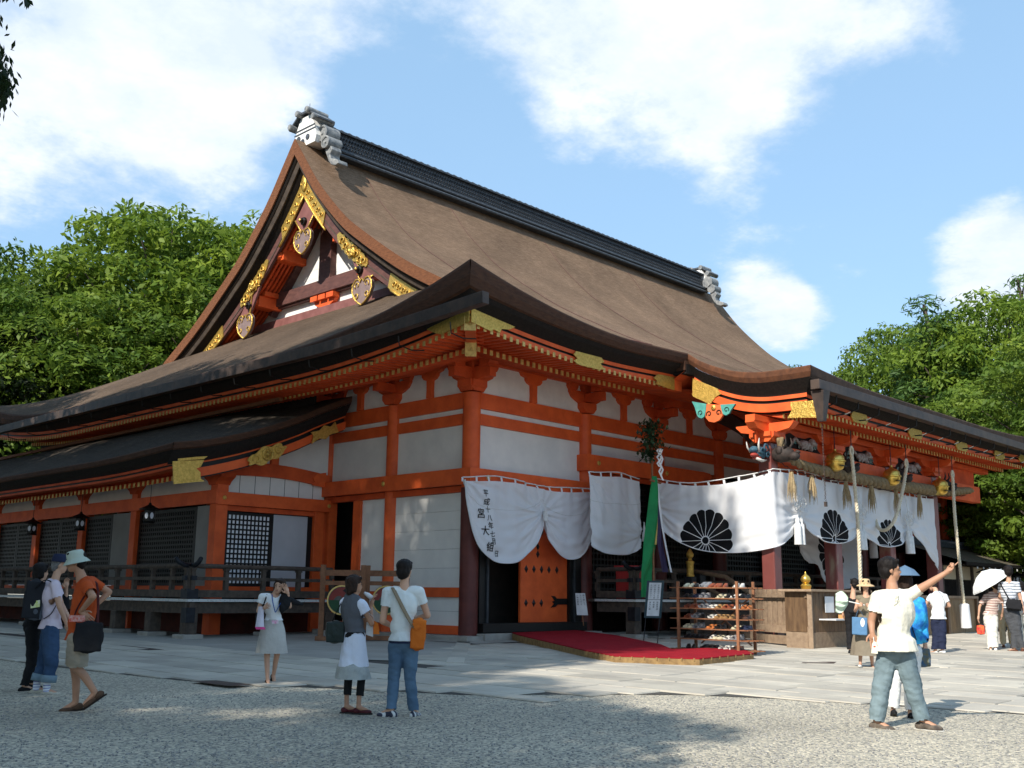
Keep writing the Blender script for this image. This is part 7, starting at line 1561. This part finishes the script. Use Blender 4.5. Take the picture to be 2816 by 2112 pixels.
def stripes(name, c1, c2, per, duty=.5, axis=2):
    m = bpy.data.materials.new(name); m.use_nodes = True; N = m.node_tree.nodes; L = m.node_tree.links; b = N['Principled BSDF']; b.inputs['Roughness'].default_value = .85; g = N.new('ShaderNodeNewGeometry'); sp = N.new('ShaderNodeSeparateXYZ'); L.new(g.outputs['Position'], sp.inputs[0])
    n = N.new('ShaderNodeTexNoise'); n.inputs['Scale'].default_value = 6; L.new(g.outputs['Position'], n.inputs['Vector']); a = N.new('ShaderNodeMath'); a.operation = 'MULTIPLY_ADD'; L.new(n.outputs['Fac'], a.inputs[0]); a.inputs[1].default_value = per*.8; L.new(sp.outputs[axis], a.inputs[2])
    d = N.new('ShaderNodeMath'); d.operation = 'DIVIDE'; L.new(a.outputs[0], d.inputs[0]); d.inputs[1].default_value = per; f = N.new('ShaderNodeMath'); f.operation = 'FRACT'; L.new(d.outputs[0], f.inputs[0]); t = N.new('ShaderNodeMath'); t.operation = 'GREATER_THAN'; L.new(f.outputs[0], t.inputs[0]); t.inputs[1].default_value = duty
    mx = N.new('ShaderNodeMix'); mx.data_type = 'RGBA'; mx.inputs[6].default_value = (*c1, 1); mx.inputs[7].default_value = (*c2, 1); L.new(t.outputs[0], mx.inputs[0]); L.new(mx.outputs[2], b.inputs['Base Color']); return m
DENIM = cl('blue_denim', (.10,.17,.25), (.055,.095,.15), sc=2.2); DENIMD = cl('dark_denim', (.045,.085,.16), (.025,.05,.10), sc=3); WT = cl('white_cotton', (.76,.77,.76), (.70,.71,.71)); CREAM = cl('cream_cotton', (.74,.70,.58), (.67,.63,.52)); BLK = cl('black', (.016,.016,.018)); NAVY = cl('navy', (.022,.028,.06))
SOLE = mat('pale_rubber_sole', (.55,.53,.48), None, 5, .8)
def hatmesh(F, m_, brim, crown, h, droop, name='hat', tilt=0., z=.05, peak=None):
    R_, Rh = F.R_, F.Rh; k = F.kk; c = R_(0,-.01,z); ax = Rh[:, 2]*math.cos(tilt)+Rh[:, 1]*math.sin(tilt); pr = [(brim, -droop), (brim*.86, -droop*.55), (crown*1.06, -.004), (crown, .012), (crown*.96, h*.6), (crown*.80, h*.93), (crown*.4, h), (.001, h+.002)]
    m = MB(); m.lathe([(a*k, b*k) for a, b in pr], c, 26, axis=ax, cap=False)
    if peak: 
        P = []
        for t in np.linspace(0, 1, 6): P.append([R_(.075*math.sin(a)*(1+.1*t), .075+.09*t*math.cos(a*.9)-.02, z-.005-.02*t) for a in np.linspace(-1.15, 1.15, 10)])
        m.grid(P)
    return m.build(name, m_, F.T, smooth=True)
# ---- pair talking at the left ----
def p_pink():
    F = Fig('person in pink polo shirt, navy cap and rolled jeans facing right, wearing a backpack', 130, 1905); J = F.J
    F.std(1.70, 0); f = F.f
    o = dict(pelvis=J(138,1722), waist=J(141,1690), chest=J(138,1637,.0), neck=J(152,1592), head=J(165,1553), sR=J(150,1608,-.17), sL=J(150,1605,.17), eR=J(164,1668,-.2), eL=J(168,1662,.2), wR=J(182,1712,-.12), wL=J(190,1700,.1), hR=J(138,1735,-.09), hL=J(136,1735,.09), kR=J(142,1820,-.1), kL=J(122,1820,.1), aR=J(128,1898,-.1), aL=J(100,1893,.1))
    F.J_.update(o); F.hf = F.dirv(2); F.ff = {'R': F.dirv(-6), 'L': F.dirv(0)}; F.body(hands=('relax','relax'), face=True, fat=1.06); F.hair('short', HAIRG, 0, .94)
    pk = cl('pale_pink', (.68,.58,.64), (.62,.52,.58)); F.shirt(pk, J(138,1722)[2]-.03, .60, 'polo_shirt', 1.08)
    F.trousers(DENIMD, .86, 1.28, 'jeans', cuff=cl('pale_denim', (.20,.29,.36)))
    F.shoes(cl('cream_leather', (.55,.50,.40), sc=9), SOLE)
    for q in 'RL': a = F.J_['a'+q]; MB().lathe([(.043,-.02),(.044,.09)], a, 14, cap=False).build('sock', stripes('striped_sock_'+q, (.7,.72,.78), (.08,.10,.35), .035, .75), F.T, smooth=True)
    hatmesh(F, NAVY, .100, .102, .105, .0, 'cap', 0, .036, peak=True)
    B = bag('backpack', 'black and grey backpack on the back of the man in pink', J(92,1650), (.14,.12,.26), F.rot(F.f, (0.08,0,1)), cl('black_nylon', (.022,.023,.027), b=.1)); B2 = bag('x', '', J(98,1680,-.02), (.115,.085,.12), F.rot(F.f), cl('grey_mesh', (.09,.10,.12)))
    ob = B2.children[0]; ob.name = 'front_pocket'; ob.parent = B; ob.matrix_parent_inverse = B.matrix_basis.inverted(); bpy.data.objects.remove(B2)
    m = MB(); q = J(97,1662,-.14); m.prism([q+F.u*a+V3(0,0,b) for a, b in ((-.05,-.05),(.055,-.03),(.05,.055),(-.055,.035))], F.w*.01); m.build('folded_map', cl('map_paper', (.70,.70,.60), (.55,.60,.15), sc=16), B)
    strap(B, [J(98,1618,-.13), J(122,1596,-.14), J(145,1604,-.17), J(160,1640,-.17)], .05, BLK, 'shoulder_strap'); strap(B, [J(120,1702,-.12), J(140,1688,-.16), J(156,1662,-.17)], .03, BLK, 'shoulder_strap')
p_pink()
def p_orange():
    F = Fig('person in orange shirt, pale bucket hat and khaki shorts facing left, hands on hips', 205, 1958, skin='tan'); J = F.J; F.std(1.72, 180)
    o = dict(pelvis=J(220,1752), waist=J(222,1716), chest=J(236,1640), neck=J(222,1580), head=J(207,1545), sR=J(252,1600,.18), sL=J(236,1612,-.17), eR=J(300,1628,.26), eL=J(243,1634,-.40), wR=J(256,1672,.20), wL=J(228,1678,-.22), hR=J(224,1760,.09), hL=J(216,1760,-.09), kR=J(205,1838,.1), kL=J(212,1838,-.06), aR=J(208,1933,.12), aL=J(262,1905,-.06))
    F.J_.update(o); F.hf = F.dirv(176); F.ff = {'R': F.dirv(184)*.97+V3(0,0,-.16), 'L': F.dirv(170)*.80+V3(0,0,-.58)}; F.ff['L'] /= np.linalg.norm(F.ff['L'])
    F.J_['eL'] = J(256,1640,-.38); F.J_['wL'] = J(222,1682,-.2)
    F.body(lw=.95, hands=('relax','flat'), face=True, palm=(F.w, F.w), hdir=(None, F.u*.6-V3(0,0,.5))); F.hair('short')
    OR = cl('burnt_orange', (.50,.085,.02), (.40,.06,.015)); F.shirt(OR, J(200,1755)[2]-.02, (.60,.72), 'shirt', 1.12, seed=4)
    F.trousers(cl('khaki', (.36,.31,.24), (.29,.25,.19)), .47, 1.22, 'shorts'); F.shoes(cl('brown_leather_sandal', (.10,.06,.04), sc=12), cl('dark_sandal_sole', (.03,.022,.018)), kind='sandal')
    hatmesh(F, cl('pale_sage', (.44,.50,.42), (.38,.44,.37)), .150, .100, .095, .055, 'bucket_hat', .10, .035)
    B = bag('shoulder_bag', 'large black shoulder bag hanging from the man in orange', J(243,1752,-.26), (.155,.055,.17), F.rot(-F.w), BLK, amp=.004); strap(B, [J(215,1722,-.24), J(206,1690,-.2), J(232,1640,-.20), J(262,1602,-.0), J(272,1625,.12)], .028, cl('maroon_webbing', (.08,.02,.02)), 'bag_strap'); strap(B, [J(268,1720,-.26), J(270,1660,-.18), J(266,1604,-.05)], .028, MATS['cloth_maroon_webbing'], 'bag_strap')
    m = MB(); m.grid([[J(212+a*22, 1692+b*18, -.24+.0*a) for a in np.linspace(-1,1,6)] for b in np.linspace(0,1,4)]); m.build('scarf', cl('red_patterned', (.55,.10,.07), (.60,.38,.33), sc=40), F.T)
p_orange()
def p_dark():
    F = Fig('person all in black behind the man in pink, hand raised to the chin', 78, 1898); J = F.J; F.std(1.62, 25)
    o = dict(pelvis=J(90,1722), waist=J(98,1690), chest=J(118,1640), neck=J(112,1605), head=J(113,1574), sR=J(112,1622,-.15), sL=J(140,1618,.15), eR=J(100,1670,-.2), eL=J(180,1668,.2), wR=J(120,1700,-.1), wL=J(182,1618,.12), hR=J(88,1735,-.08), hL=J(92,1735,.08), kR=J(90,1812,-.07), kL=J(86,1812,.1), aR=J(66,1888,-.07), aL=J(82,1880,.1))
    F.J_.update(o); F.body(hands=('relax','relax'), face=False); F.hair('bob', HAIR, .0, 1.1); F.shirt(BLK, J(90,1722)[2], 1.55, 'top'); F.trousers(BLK, .99, 1.02); F.shoes(BLK)
p_dark()
# ---- walking woman ----
def p_walk():
    F = Fig('person in white top and grey skirt walking this way, hand at her forehead', 745, 1880); J = F.J; F.std(1.57, -92)
    o = dict(pelvis=J(751,1722), waist=J(752,1700), chest=J(750,1665,-.02), neck=J(757,1634,-.02), head=J(768,1613,-.06), sR=J(722,1642,-.02), sL=J(780,1644,-.02), eR=J(710,1680,.0), eL=J(797,1668,-.06), wR=J(725,1672,-.16), wL=J(792,1632,-.12), hR=J(741,1732), hL=J(761,1732), kR=J(734,1805,-.04), kL=J(762,1800,.0), aR=J(736,1868,-.08), aL=J(752,1858,.16))
    F.J_.update(o); F.hf = F.dirv(-96)*.93+V3(0,0,-.25); F.hf = F.dirv(-110)*.95+V3(0,0,-.3); F.ff = {'R': F.dirv(-80)*.98-V3(0,0,.2), 'L': F.dirv(-75)*.8-V3(0,0,.6)}
    F.body(lw=1., hands=('relax','flat'), girl=True, hdir=(None, (J(783,1612,-.14)-J(792,1632,-.12))), vox=.011, palm=(F.sd, F.w)); F.hair('bob', HAIRB, .05)
    F.shirt(WT, J(751,1702)[2]-.02, .45, 'top', .95, girl=True, amp=.006, vox=.011); F.skirt(cl('pale_grey_skirt', (.50,.48,.44), (.42,.40,.37)), J(751,1796)[2], .125, .215, .8, top=J(752,1703)[2]); F.shoes(BLK, BLACK, kind='pump', sc=.92)
    bl = cl('blue_lanyard', (.03,.10,.35)); strap(F.T, [J(748,1634,-.13), J(750,1655,-.17), J(757,1684,-.18)], .014, bl, 'lanyard'); strap(F.T, [J(776,1650,-.12), J(768,1665,-.17), J(758,1684,-.18)], .014, bl, 'lanyard')
    MB().prism([J(748+a, 1706+b, -.19) for a, b in ((0,0),(18,0),(18,9),(0,9))], F.w*.006).build('name_badge', cl('badge_pink', (.70,.62,.66), (.70,.15,.35), sc=30), F.T)
    Jk = thing('folded_jacket', 'black jacket carried over the walking woman\'s raised arm', 'jacket', tuple(J(790,1660,-.1))); m = MB(); ell(m, J(783,1655,-.10), (.09,.06,.13), F.rot(-F.w, (.15,0,1))); ell(m, J(776,1668,-.12), (.05,.05,.10), F.rot(-F.w)); cap(m, J(800,1652,.0), J(832,1662,.06), .05, .02); me = remesh(m, .012, 2, noise_amp=.012, nscale=12); me.materials.append(BLK); o_ = bpy.data.objects.new('jacket_cloth', me); COL.objects.link(o_); o_.parent = Jk; o_.matrix_parent_inverse = Jk.matrix_basis.inverted()
    Bt = thing('pink_trimmed_bag', 'soft white bag with pink hem on the walking woman\'s arm', 'bag', tuple(J(720,1690,-.15))); m = MB(); m.grid([[J(718+a*(7+b*5)-b*4, 1668+b*56, -.18-.02*math.cos(a*2)) for a in np.linspace(-1,1,7)] for b in np.linspace(0,1,8)]); m.build('bag_cloth', cl('white_lilac', (.68,.64,.72)), Bt, smooth=True); MB().grid([[J(716+a*13-2+b*4, 1724+b*7, -.185) for a in np.linspace(-1,1,5)] for b in (0,1)]).build('pink_hem', cl('hot_pink', (.75,.08,.28)), Bt)
    H_ = bag('handbag', 'dark handbag behind the walking woman\'s elbow', J(712,1700,.06), (.05,.10,.09), F.rot(-F.w), BLK); strap(H_, [J(714,1690,.02), J(726,1660,-.10), J(735,1634,-.06)], .02, BLK, 'bag_strap')
p_walk()
# ---- couple seen from behind ----
def p_girl():
    F = Fig('person in grey vest over a white puff sleeved tunic drinking, seen from behind', 978, 1963, skin='tan'); J = F.J; F.std(1.53, 38)
    o = dict(pelvis=J(974,1752), waist=J(972,1718), chest=J(968,1675), neck=J(975,1636), head=J(975,1610), sR=J(994,1664,-.08), sL=J(950,1660,.06), eR=J(1022,1716,-.06), eL=J(948,1716,.2), wR=J(1020,1668,.10), wL=J(985,1690,.3), hR=J(985,1760,-.03), hL=J(962,1760,.04), kR=J(994,1868,-.02), kL=J(958,1868,.05), aR=J(986,1945,-.06), aL=J(953,1943,.04))
    F.J_.update(o); F.hf = F.dirv(18); F.ff = {'R': F.dirv(-12), 'L': F.dirv(-8)}
    F.body(hands=('relax','relax'), girl=True, vox=.011, hdir=(V3(0,0,1)+F.u*.2, None), palm=(F.u*-1, F.sd)); F.hair('bob', HAIRB, .005, 1.08)
    F.shirt(cl('white_tunic', (.68,.71,.80), (.60,.64,.74)), J(974,1832)[2], .42, 'tunic', 1.04, puff=.018, girl=True, flare=.055, vox=.012, amp=.012)
    F.shirt(cl('charcoal_vest', (.10,.105,.12), (.085,.09,.10)), J(974,1738)[2], 0, 'vest', 1.13, girl=True, vox=.012, amp=.005)
    F.skirt(cl('grey_ruffle', (.40,.42,.40), (.30,.32,.31), sc=10), J(974,1866)[2], .17, .215, .85, top=J(974,1820)[2], pleat=.06); F.trousers(cl('black_leggings', (.015,.015,.016)), .80, .80, 'leggings', vox=.011, amp=.002)
    F.shoes(cl('maroon_leather', (.09,.02,.025), r=.5), BLACK, kind='pump', sc=.92)
    B = bag('shoulder_bag', 'dark green leather shoulder bag behind the woman in the grey vest', J(922,1738,.02), (.11,.07,.125), F.rot(F.w), cl('bottle_green_leather', (.02,.03,.027), r=.4)); strap(B, [J(910,1720,.02), J(922,1690,.0), J(940,1655,.02)], .022, BLK, 'bag_strap')
    W_ = thing('drink_bottle', 'small bottle at the lips of the woman in the grey vest', 'bottle', tuple(J(1003,1630))); MB().tube([J(1002,1630,.06), J(1012,1636,.08), J(1022,1644,.10)], [.014,.026,.028], 10).build('bottle_body', cl('white_cap', (.7,.7,.7)), W_, smooth=True)
    Pb = thing('paper_bag', 'white and orange paper bag on the woman\'s wrist', 'bag', tuple(J(1022,1730))); MB().prism([J(*p, -.02) for p in ((1008,1712),(1026,1708),(1026,1752),(1006,1745))], F.w*.06).build('bag_body', cl('white_paper_bag', (.68,.66,.64)), Pb); MB().prism([J(*p, -.03) for p in ((1028,1706),(1040,1714),(1044,1744),(1026,1744))], F.w*.05).build('orange_panel', cl('orange_paper', (.75,.20,.03)), Pb); strap(Pb, [J(1012,1684,-.02), J(1028,1698,-.03), J(1030,1712,-.02)], .01, ROPEW, 'handle')
p_girl()
def p_couple():
    F = Fig('person in white shirt and blue jeans seen from behind with an orange bag', 1100, 1971); J = F.J; F.std(1.69, 84)
    o = dict(pelvis=J(1109,1765), waist=J(1108,1722), chest=J(1108,1665), neck=J(1112,1608), head=J(1113,1570), sR=J(1153,1628), sL=J(1066,1628), eR=J(1176,1692,.05), eL=J(1052,1708,.02), wR=J(1148,1700,.22), wL=J(1078,1722,.20), hR=J(1128,1772), hL=J(1090,1772), kR=J(1128,1868,.02), kL=J(1083,1868,.02), aR=J(1138,1955,.04), aL=J(1076,1953,-.04))
    F.J_.update(o); F.hf = F.dirv(66); F.ff = {'R': F.dirv(70), 'L': F.dirv(150)}; F.body(hands=('relax','relax'), fat=.97, vox=.011); F.hair('short', HAIR, 0, 1.06)
    F.shirt(cl('off_white_cotton', (.70,.73,.71), (.63,.67,.66)), J(1109,1762)[2], .50, 'shirt', 1.0, vox=.011, amp=.009, seed=2); F.trousers(DENIM, .99, .98, 'jeans', vox=.011, amp=.010)
    F.shirt(NAVY, J(1109,1768)[2], 0, 'undershirt', .965, vox=.013, amp=.0) if False else MB().lathe([(.158,-.012),(.16,.012)], J(1109,1765), 24, cap=False).build('undershirt_hem', NAVY, F.T)
    F.shoes(stripes('striped_sneaker', (.03,.035,.06), (.6,.6,.58), .045, .55, 0), SOLE)
    B = bag('messenger_bag', 'orange messenger bag hanging at the right hip of the man in jeans', J(1150,1744,-.10), (.085,.055,.175), F.rot(F.w, (.1,.0,1)), cl('tangerine_canvas', (.62,.16,.02), (.52,.125,.016)), amp=.003)
    strap(B, [J(1080,1616,-.04), J(1092,1640,-.125), J(1108,1672,-.145), J(1128,1708,-.15), J(1140,1725,-.14)], .052, cl('olive_webbing', (.26,.20,.13)), 'bag_strap'); MB().box((0,0,0),(.01,.01,.01))
    MB().prism([J(*p, -.165) for p in ((1134,1714),(1150,1712),(1160,1724),(1142,1734))], F.w*.02).build('bag_flap', MATS['cloth_tangerine_canvas'], B)
p_couple()
# ---- man pointing ----
def p_point():
    F = Fig('person in cream shirt and faded jeans pointing to the right with outstretched arm', 2470, 2003, skin='tan'); J = F.J; F.std(1.78, -62)
    o = dict(pelvis=J(2462,1792), waist=J(2458,1745), chest=J(2462,1680), neck=J(2452,1606), head=J(2449,1567,.0), sR=J(2412,1640,-.06), sL=J(2502,1636,.06), eR=J(2396,1710,-.06), eL=J(2556,1604,.02), wR=J(2400,1745,-.12), wL=J(2600,1576,.0), hR=J(2440,1802), hL=J(2486,1802), kR=J(2424,1892,-.03), kL=J(2510,1890,.0), aR=J(2410,1985,-.04), aL=J(2538,1983,.0))
    o['wR'] = J(2398,1738,-.10)
    F.J_.update(o); F.hf = F.dirv(10); F.ff = {'R': F.dirv(-25), 'L': F.dirv(-20)}
    F.body(hands=('relax','point'), fat=1.08, vox=.0095, hdir=(V3(0,0,-1)+F.u*.1, J(2622,1560)-J(2600,1576)), palm=(F.w, V3(0,0,-1)*1.0+F.w*.2)); F.hair('short', HAIR, 0, 1.10)
    F.shirt(CREAM, J(2462,1790)[2], (.62,.55), 'tunic_shirt', 1.20, flare=.045, vox=.0115, amp=.010, seed=7); F.trousers(cl('faded_denim', (.19,.25,.27), (.115,.16,.18), sc=2.6), .985, 1.30, 'jeans', vox=.0115, amp=.014)
    F.shoes(cl('brown_grey_trainer', (.16,.13,.10), (.06,.05,.045), sc=16), SOLE, sc=1.05)
    for a, b in (((2462,1630),(2470,1648)),((2468,1628),(2460,1650)),((2462,1642),(2474,1662)),((2468,1640),(2458,1664))): MB().tube([J(*a, -.150), J((a[0]+b[0])/2+2, (a[1]+b[1])/2, -.175), J(*b, -.165)], .004, 4).build('lace', CREAM, F.T)
    P_ = thing('paper_pouch', 'small white shrine pouch hanging from the pointing man\'s hand', 'pouch', tuple(J(2403,1775,-.14))); MB().prism([J(*p, -.16) for p in ((2398,1772),(2402,1764),(2410,1766),(2413,1788),(2414,1798),(2396,1796))], F.w*.03).build('pouch_body', CREAM, P_); MB().tube([J(2402,1752,-.14), J(2404,1768,-.15)], .004, 4).build('pouch_cord', ROPEW, P_)
    MB().prism([J(*p, -.163) for p in ((2402,1776),(2408,1776),(2408,1780),(2402,1780))], F.w*.002).build('pouch_mark', cl('red_print', (.5,.08,.06)), P_)
p_point()
def p_blue():
    F = Fig('person in bright blue patterned shirt and white trousers hidden behind the pointing man', 2490, 1972); J = F.J; F.std(1.60, 60)
    o = dict(pelvis=J(2500,1788), waist=J(2505,1750), chest=J(2510,1690), neck=J(2500,1630), head=J(2492,1600,.05), sR=J(2530,1655), sL=J(2470,1655), eR=J(2540,1712,.05), eL=J(2462,1712,.05), wR=J(2544,1772,.02), wL=J(2470,1760,.05), hR=J(2512,1798), hL=J(2486,1798), kR=J(2504,1878,-.02), kL=J(2462,1878,.02), aR=J(2503,1966,-.04), aL=J(2456,1955,.05))
    F.J_.update(o); F.ff = {'R': F.dirv(100)*.6-V3(0,0,.6), 'L': F.dirv(100)*.7-V3(0,0,.5)}; F.body(face=False, girl=True); F.hair('bob', HAIRB); 
    F.shirt(cl('turquoise_print', (.04,.36,.62), (.02,.16,.50), sc=7, lo=.42, hi=.56), J(2500,1770)[2], 1.75, 'shirt', 1.08, girl=True); F.trousers(WT, .93, 1.1, 'trousers'); F.shoes(BLK)
    Sc = bag('patterned_bag', 'blue and olive cloth bag hanging from the blue shirted person\'s hand', J(2535,1808,-.0), (.10,.03,.11), F.rot(F.w), cl('olive_blue_print', (.18,.15,.04), (.03,.10,.22), sc=12)); strap(Sc, [J(2480,1640,-.12), J(2500,1700,-.13), J(2520,1760,-.12)], .03, BLK, 'bag_strap')
    MB().lathe([(.001,.12),(.10,.07),(.16,.0)], J(2490,1583,.0), 18, cap=False).build('hat', cl('slate_blue_hat', (.10,.17,.26)), F.T, smooth=True)
p_blue()
# ---- woman with straw hat ----
def p_hat():
    F = Fig('person in straw hat and sleeveless olive blouse walking this way with a blue bag', 2375, 1838); J = F.J; F.std(1.58, -85)
    o = dict(pelvis=J(2378,1722), waist=J(2378,1702), chest=J(2380,1665), neck=J(2381,1636), head=J(2380,1611), sR=J(2361,1645), sL=J(2399,1645), eR=J(2352,1680,-.02), eL=J(2400,1682,-.02), wR=J(2372,1668,-.18), wL=J(2392,1670,-.2), hR=J(2370,1730), hL=J(2387,1730), kR=J(2366,1785,.0), kL=J(2396,1790,.02), aR=J(2366,1828,-.05), aL=J(2399,1830,.10))
    o['wR'] = J(2362,1668,-.2); F.J_.update(o); F.ff = {'R': F.dirv(-95)*.9+V3(0,0,.25), 'L': F.dirv(-80)}
    F.body(lw=1., hands=('fist','fist'), girl=True); F.hair('bob', HAIRB, .06); OL = cl('olive_linen', (.24,.20,.14), (.19,.16,.11)); F.shirt(OL, J(2378,1716)[2], 0, 'blouse', .98, girl=True); F.skirt(cl('khaki_culottes', (.22,.185,.135), (.17,.14,.105)), J(2378,1802)[2], .13, .27, .8, name='culottes', top=J(2378,1712)[2], pleat=.03)
    F.shoes(cl('white_canvas', (.66,.63,.58)), SOLE, sc=.95); hatmesh(F, cl('straw', (.60,.42,.24), (.52,.36,.20), sc=14), .175, .095, .10, .045, 'straw_hat', .05, .04)
    B = bag('blue_tote', 'stiff blue tote bag held in front of the woman in the straw hat', J(2364,1722,-.26), (.13,.035,.155), F.rot(F.w, (.10,0,1)), cl('slate_blue', (.10,.21,.36), (.085,.18,.31)), box=True, amp=.0); strap(B, [J(2352,1700,-.26), J(2362,1676,-.24), J(2376,1698,-.26)], .012, MATS['cloth_slate_blue'], 'handle'); MB().prism([J(2372+6*math.cos(t), 1712+12*math.sin(t), -.302) for t in np.linspace(0,6.28,12)], F.w*.003).build('white_emblem', WT, B)
    Um = thing('folded_parasol', 'folded pale green parasol held out by the woman in the straw hat', 'parasol', tuple(J(2318,1655,-.2))); MB().tube([J(2334,1654,-.24), J(2378,1664,-.24)], .010, 6).build('shaft', ROPEW, Um)
    m = MB(); P = []
    for t in np.linspace(0, 1, 9): P.append([J(2332-t*34, 1652+t*6+(10+24*math.sin(min(1, t*1.4)*1.57))*b*(1-.25*t*t), -.24-.05*math.cos(b*3)-.03*math.sin(b*11+t*5)) for b in np.linspace(-1, 1, 15)])
    m.grid(P); m.build('canopy', cl('pale_mint', (.56,.68,.56), (.46,.58,.47), sc=12), Um, smooth=True)
p_hat()
def p_black():
    F = Fig('person in black top seen from behind, left of the straw hat', 2352, 1800); J = F.J; F.std(1.72, 80)
    F.J_.update(dict(head=J(2349,1606), neck=J(2346,1632), chest=J(2345,1672), sR=J(2368,1652), sL=J(2324,1652))); F.hf = F.dirv(110); F.body(face=False); F.hair('short'); F.shirt(BLK, F.o[2]+.88, .6); F.trousers(BLK, .99, 1.05); F.shoes(BLK)
p_black()
def p_tee():
    F = Fig('person in white shirt and wide navy trousers seen from behind, head bowed', 2578, 1797); J = F.J; F.std(1.66, 112)
    o = dict(pelvis=J(2580,1706), waist=J(2580,1686), chest=J(2580,1652), neck=J(2573,1622,.03), head=J(2565,1611,.12), sR=J(2599,1640), sL=J(2560,1640), eR=J(2611,1666,.04), eL=J(2546,1662,.06), wR=J(2594,1668,.22), wL=J(2556,1668,.22), hR=J(2588,1712), hL=J(2572,1712), kR=J(2590,1752), kL=J(2576,1752), aR=J(2592,1788), aL=J(2572,1791))
    F.J_.update(o); F.hf = F.dirv(150)*.8-V3(0,0,.5); F.ff = {'R': F.dirv(140), 'L': F.dirv(165)}; F.body(); F.hair('short'); F.shirt(WT, J(2580,1702)[2], .55, 'shirt', 1.12); F.trousers(NAVY, .97, 1.45, 'trousers'); F.shoes(WT, SOLE); strap(F.T, [J(2578,1622,-.06), J(2592,1640,-.14), J(2600,1668,-.12)], .012, BLK, 'bag_cord')
p_tee()
def p_parasol():
    F = Fig('person in brown striped top and white trousers under a white parasol', 2732, 1790); J = F.J; F.std(1.60, 92)
    o = dict(pelvis=J(2724,1692), waist=J(2727,1676), chest=J(2730,1648), neck=J(2738,1624), head=J(2742,1608,.06), sR=J(2748,1636), sL=J(2710,1640), eR=J(2760,1666), eL=J(2694,1668), wR=J(2756,1690,.12), wL=J(2691,1695,.0), hR=J(2732,1700), hL=J(2716,1700), kR=J(2734,1742), kL=J(2722,1745), aR=J(2738,1782), aL=J(2724,1786))
    F.J_.update(o); F.ff = {'R': F.dirv(90), 'L': F.dirv(115)}; F.body(girl=True); F.hair('bob', HAIRB, .02); F.shirt(stripes('brown_striped_jersey', (.34,.22,.19), (.62,.52,.46), .055, .6), J(2727,1690)[2], .75, 'top', 1.12, girl=True); F.trousers(cl('ivory_trousers', (.74,.73,.66)), .97, 1.18); F.shoes(WT, SOLE)
    Pa = thing('white_parasol', 'open white parasol slanted over the woman in the striped top', 'parasol', tuple(J(2720,1600))); tip = J(2704,1572,.05); ax = -(F.u*.45+V3(0,0,-1)*.85+F.w*-.12); ax = V3(0,0,1)*.80-F.u*.5-F.w*.1; ax /= np.linalg.norm(ax); c = J(2712,1592,.0)
    MB().lathe([(.001,.16),(.20,.10),(.38,-.03),(.47,-.16),(.475,-.19)], c+V3(0,0,.04), 8, axis=ax, cap=False).build('canopy', WT, Pa); MB().tube([c+ax*.2, c-ax*.6], .008, 6).build('shaft', GOLDP, Pa)
    B = bag('orange_patterned_bag', 'round red and orange patterned bag in the parasol woman\'s hand', J(2697,1732,.0), (.09,.06,.11), F.rot(F.w), cl('red_orange_print', (.70,.16,.05), (.55,.03,.04), sc=14)); strap(B, [J(2688,1718), J(2691,1698), J(2703,1718)], .014, BLK, 'handle')
p_parasol()
def p_stripe():
    F = Fig('person in grey striped shirt and dark trousers with a black waist bag, right edge', 2785, 1793); J = F.J; F.std(1.84, 96)
    o = dict(pelvis=J(2783,1686), waist=J(2780,1664), chest=J(2774,1630), neck=J(2774,1594), head=J(2773,1572), sR=J(2797,1606), sL=J(2754,1608), eR=J(2806,1644), eL=J(2750,1640,.08), wR=J(2812,1668,-.02), wL=J(2764,1660,.25), hR=J(2792,1694), hL=J(2776,1694), kR=J(2800,1740), kL=J(2790,1742), aR=J(2812,1784), aL=J(2790,1785))
    F.J_.update(o); F.ff = {'R': F.dirv(80), 'L': F.dirv(150)}; F.body(); F.hair('short', HAIR, 0, 1.12); F.shirt(stripes('grey_striped_jersey', (.60,.62,.66), (.16,.18,.21), .065, .62), J(2780,1672)[2], .62, 'shirt', 1.05); F.trousers(cl('charcoal_trousers', (.075,.078,.085)), .97, 1.12); F.shoes(cl('brown_shoe', (.12,.05,.03)), BLACK)
    B = bag('waist_bag', 'black sling bag on the back of the man in the striped shirt', J(2788,1663,-.16), (.17,.07,.13), F.rot(F.w, (.3,0,1)), BLK); strap(B, [J(2750,1602,-.08), J(2764,1628,-.14), J(2778,1652,-.16)], .05, BLK, 'bag_strap')
p_stripe()
def p_edge():
    F = Fig('person in white top cut off by the right edge of the picture', 2822, 1790); J = F.J; F.std(1.60, 80); F.body(face=False, girl=True); F.hair('bob'); F.shirt(WT, F.o[2]+.85, .5, girl=True); F.trousers(cl('ivory_trousers', (.74,.73,.66)), .97, 1.1); F.shoes(WT)
p_edge()
def p_hidden():
    F = Fig('person in dark shorts and white shoes half hidden behind the parasol', 2753, 1778); J = F.J; F.std(1.55, 90); F.body(face=False, girl=True); F.hair('bob'); F.shirt(cl('dusty_grey', (.3,.3,.3)), F.o[2]+.85, .5, girl=True); F.trousers(cl('dark_shorts', (.05,.045,.045)), .62, 1.3, 'shorts'); F.shoes(WT, SOLE)
    F = Fig('person in beige trousers half hidden behind the striped shirt', 2772, 1784); J = F.J; F.std(1.58, 90); F.body(face=False); F.hair('short'); F.shirt(cl('light_grey', (.45,.45,.45)), F.o[2]+.88, .5); F.trousers(cl('beige', (.48,.40,.26)), .97, 1.2); F.shoes(cl('brown_shoe', (.12,.05,.03)), SOLE)
p_hidden()
bpy.data.scenes.remove(TS)
print('objects', len(bpy.data.objects))
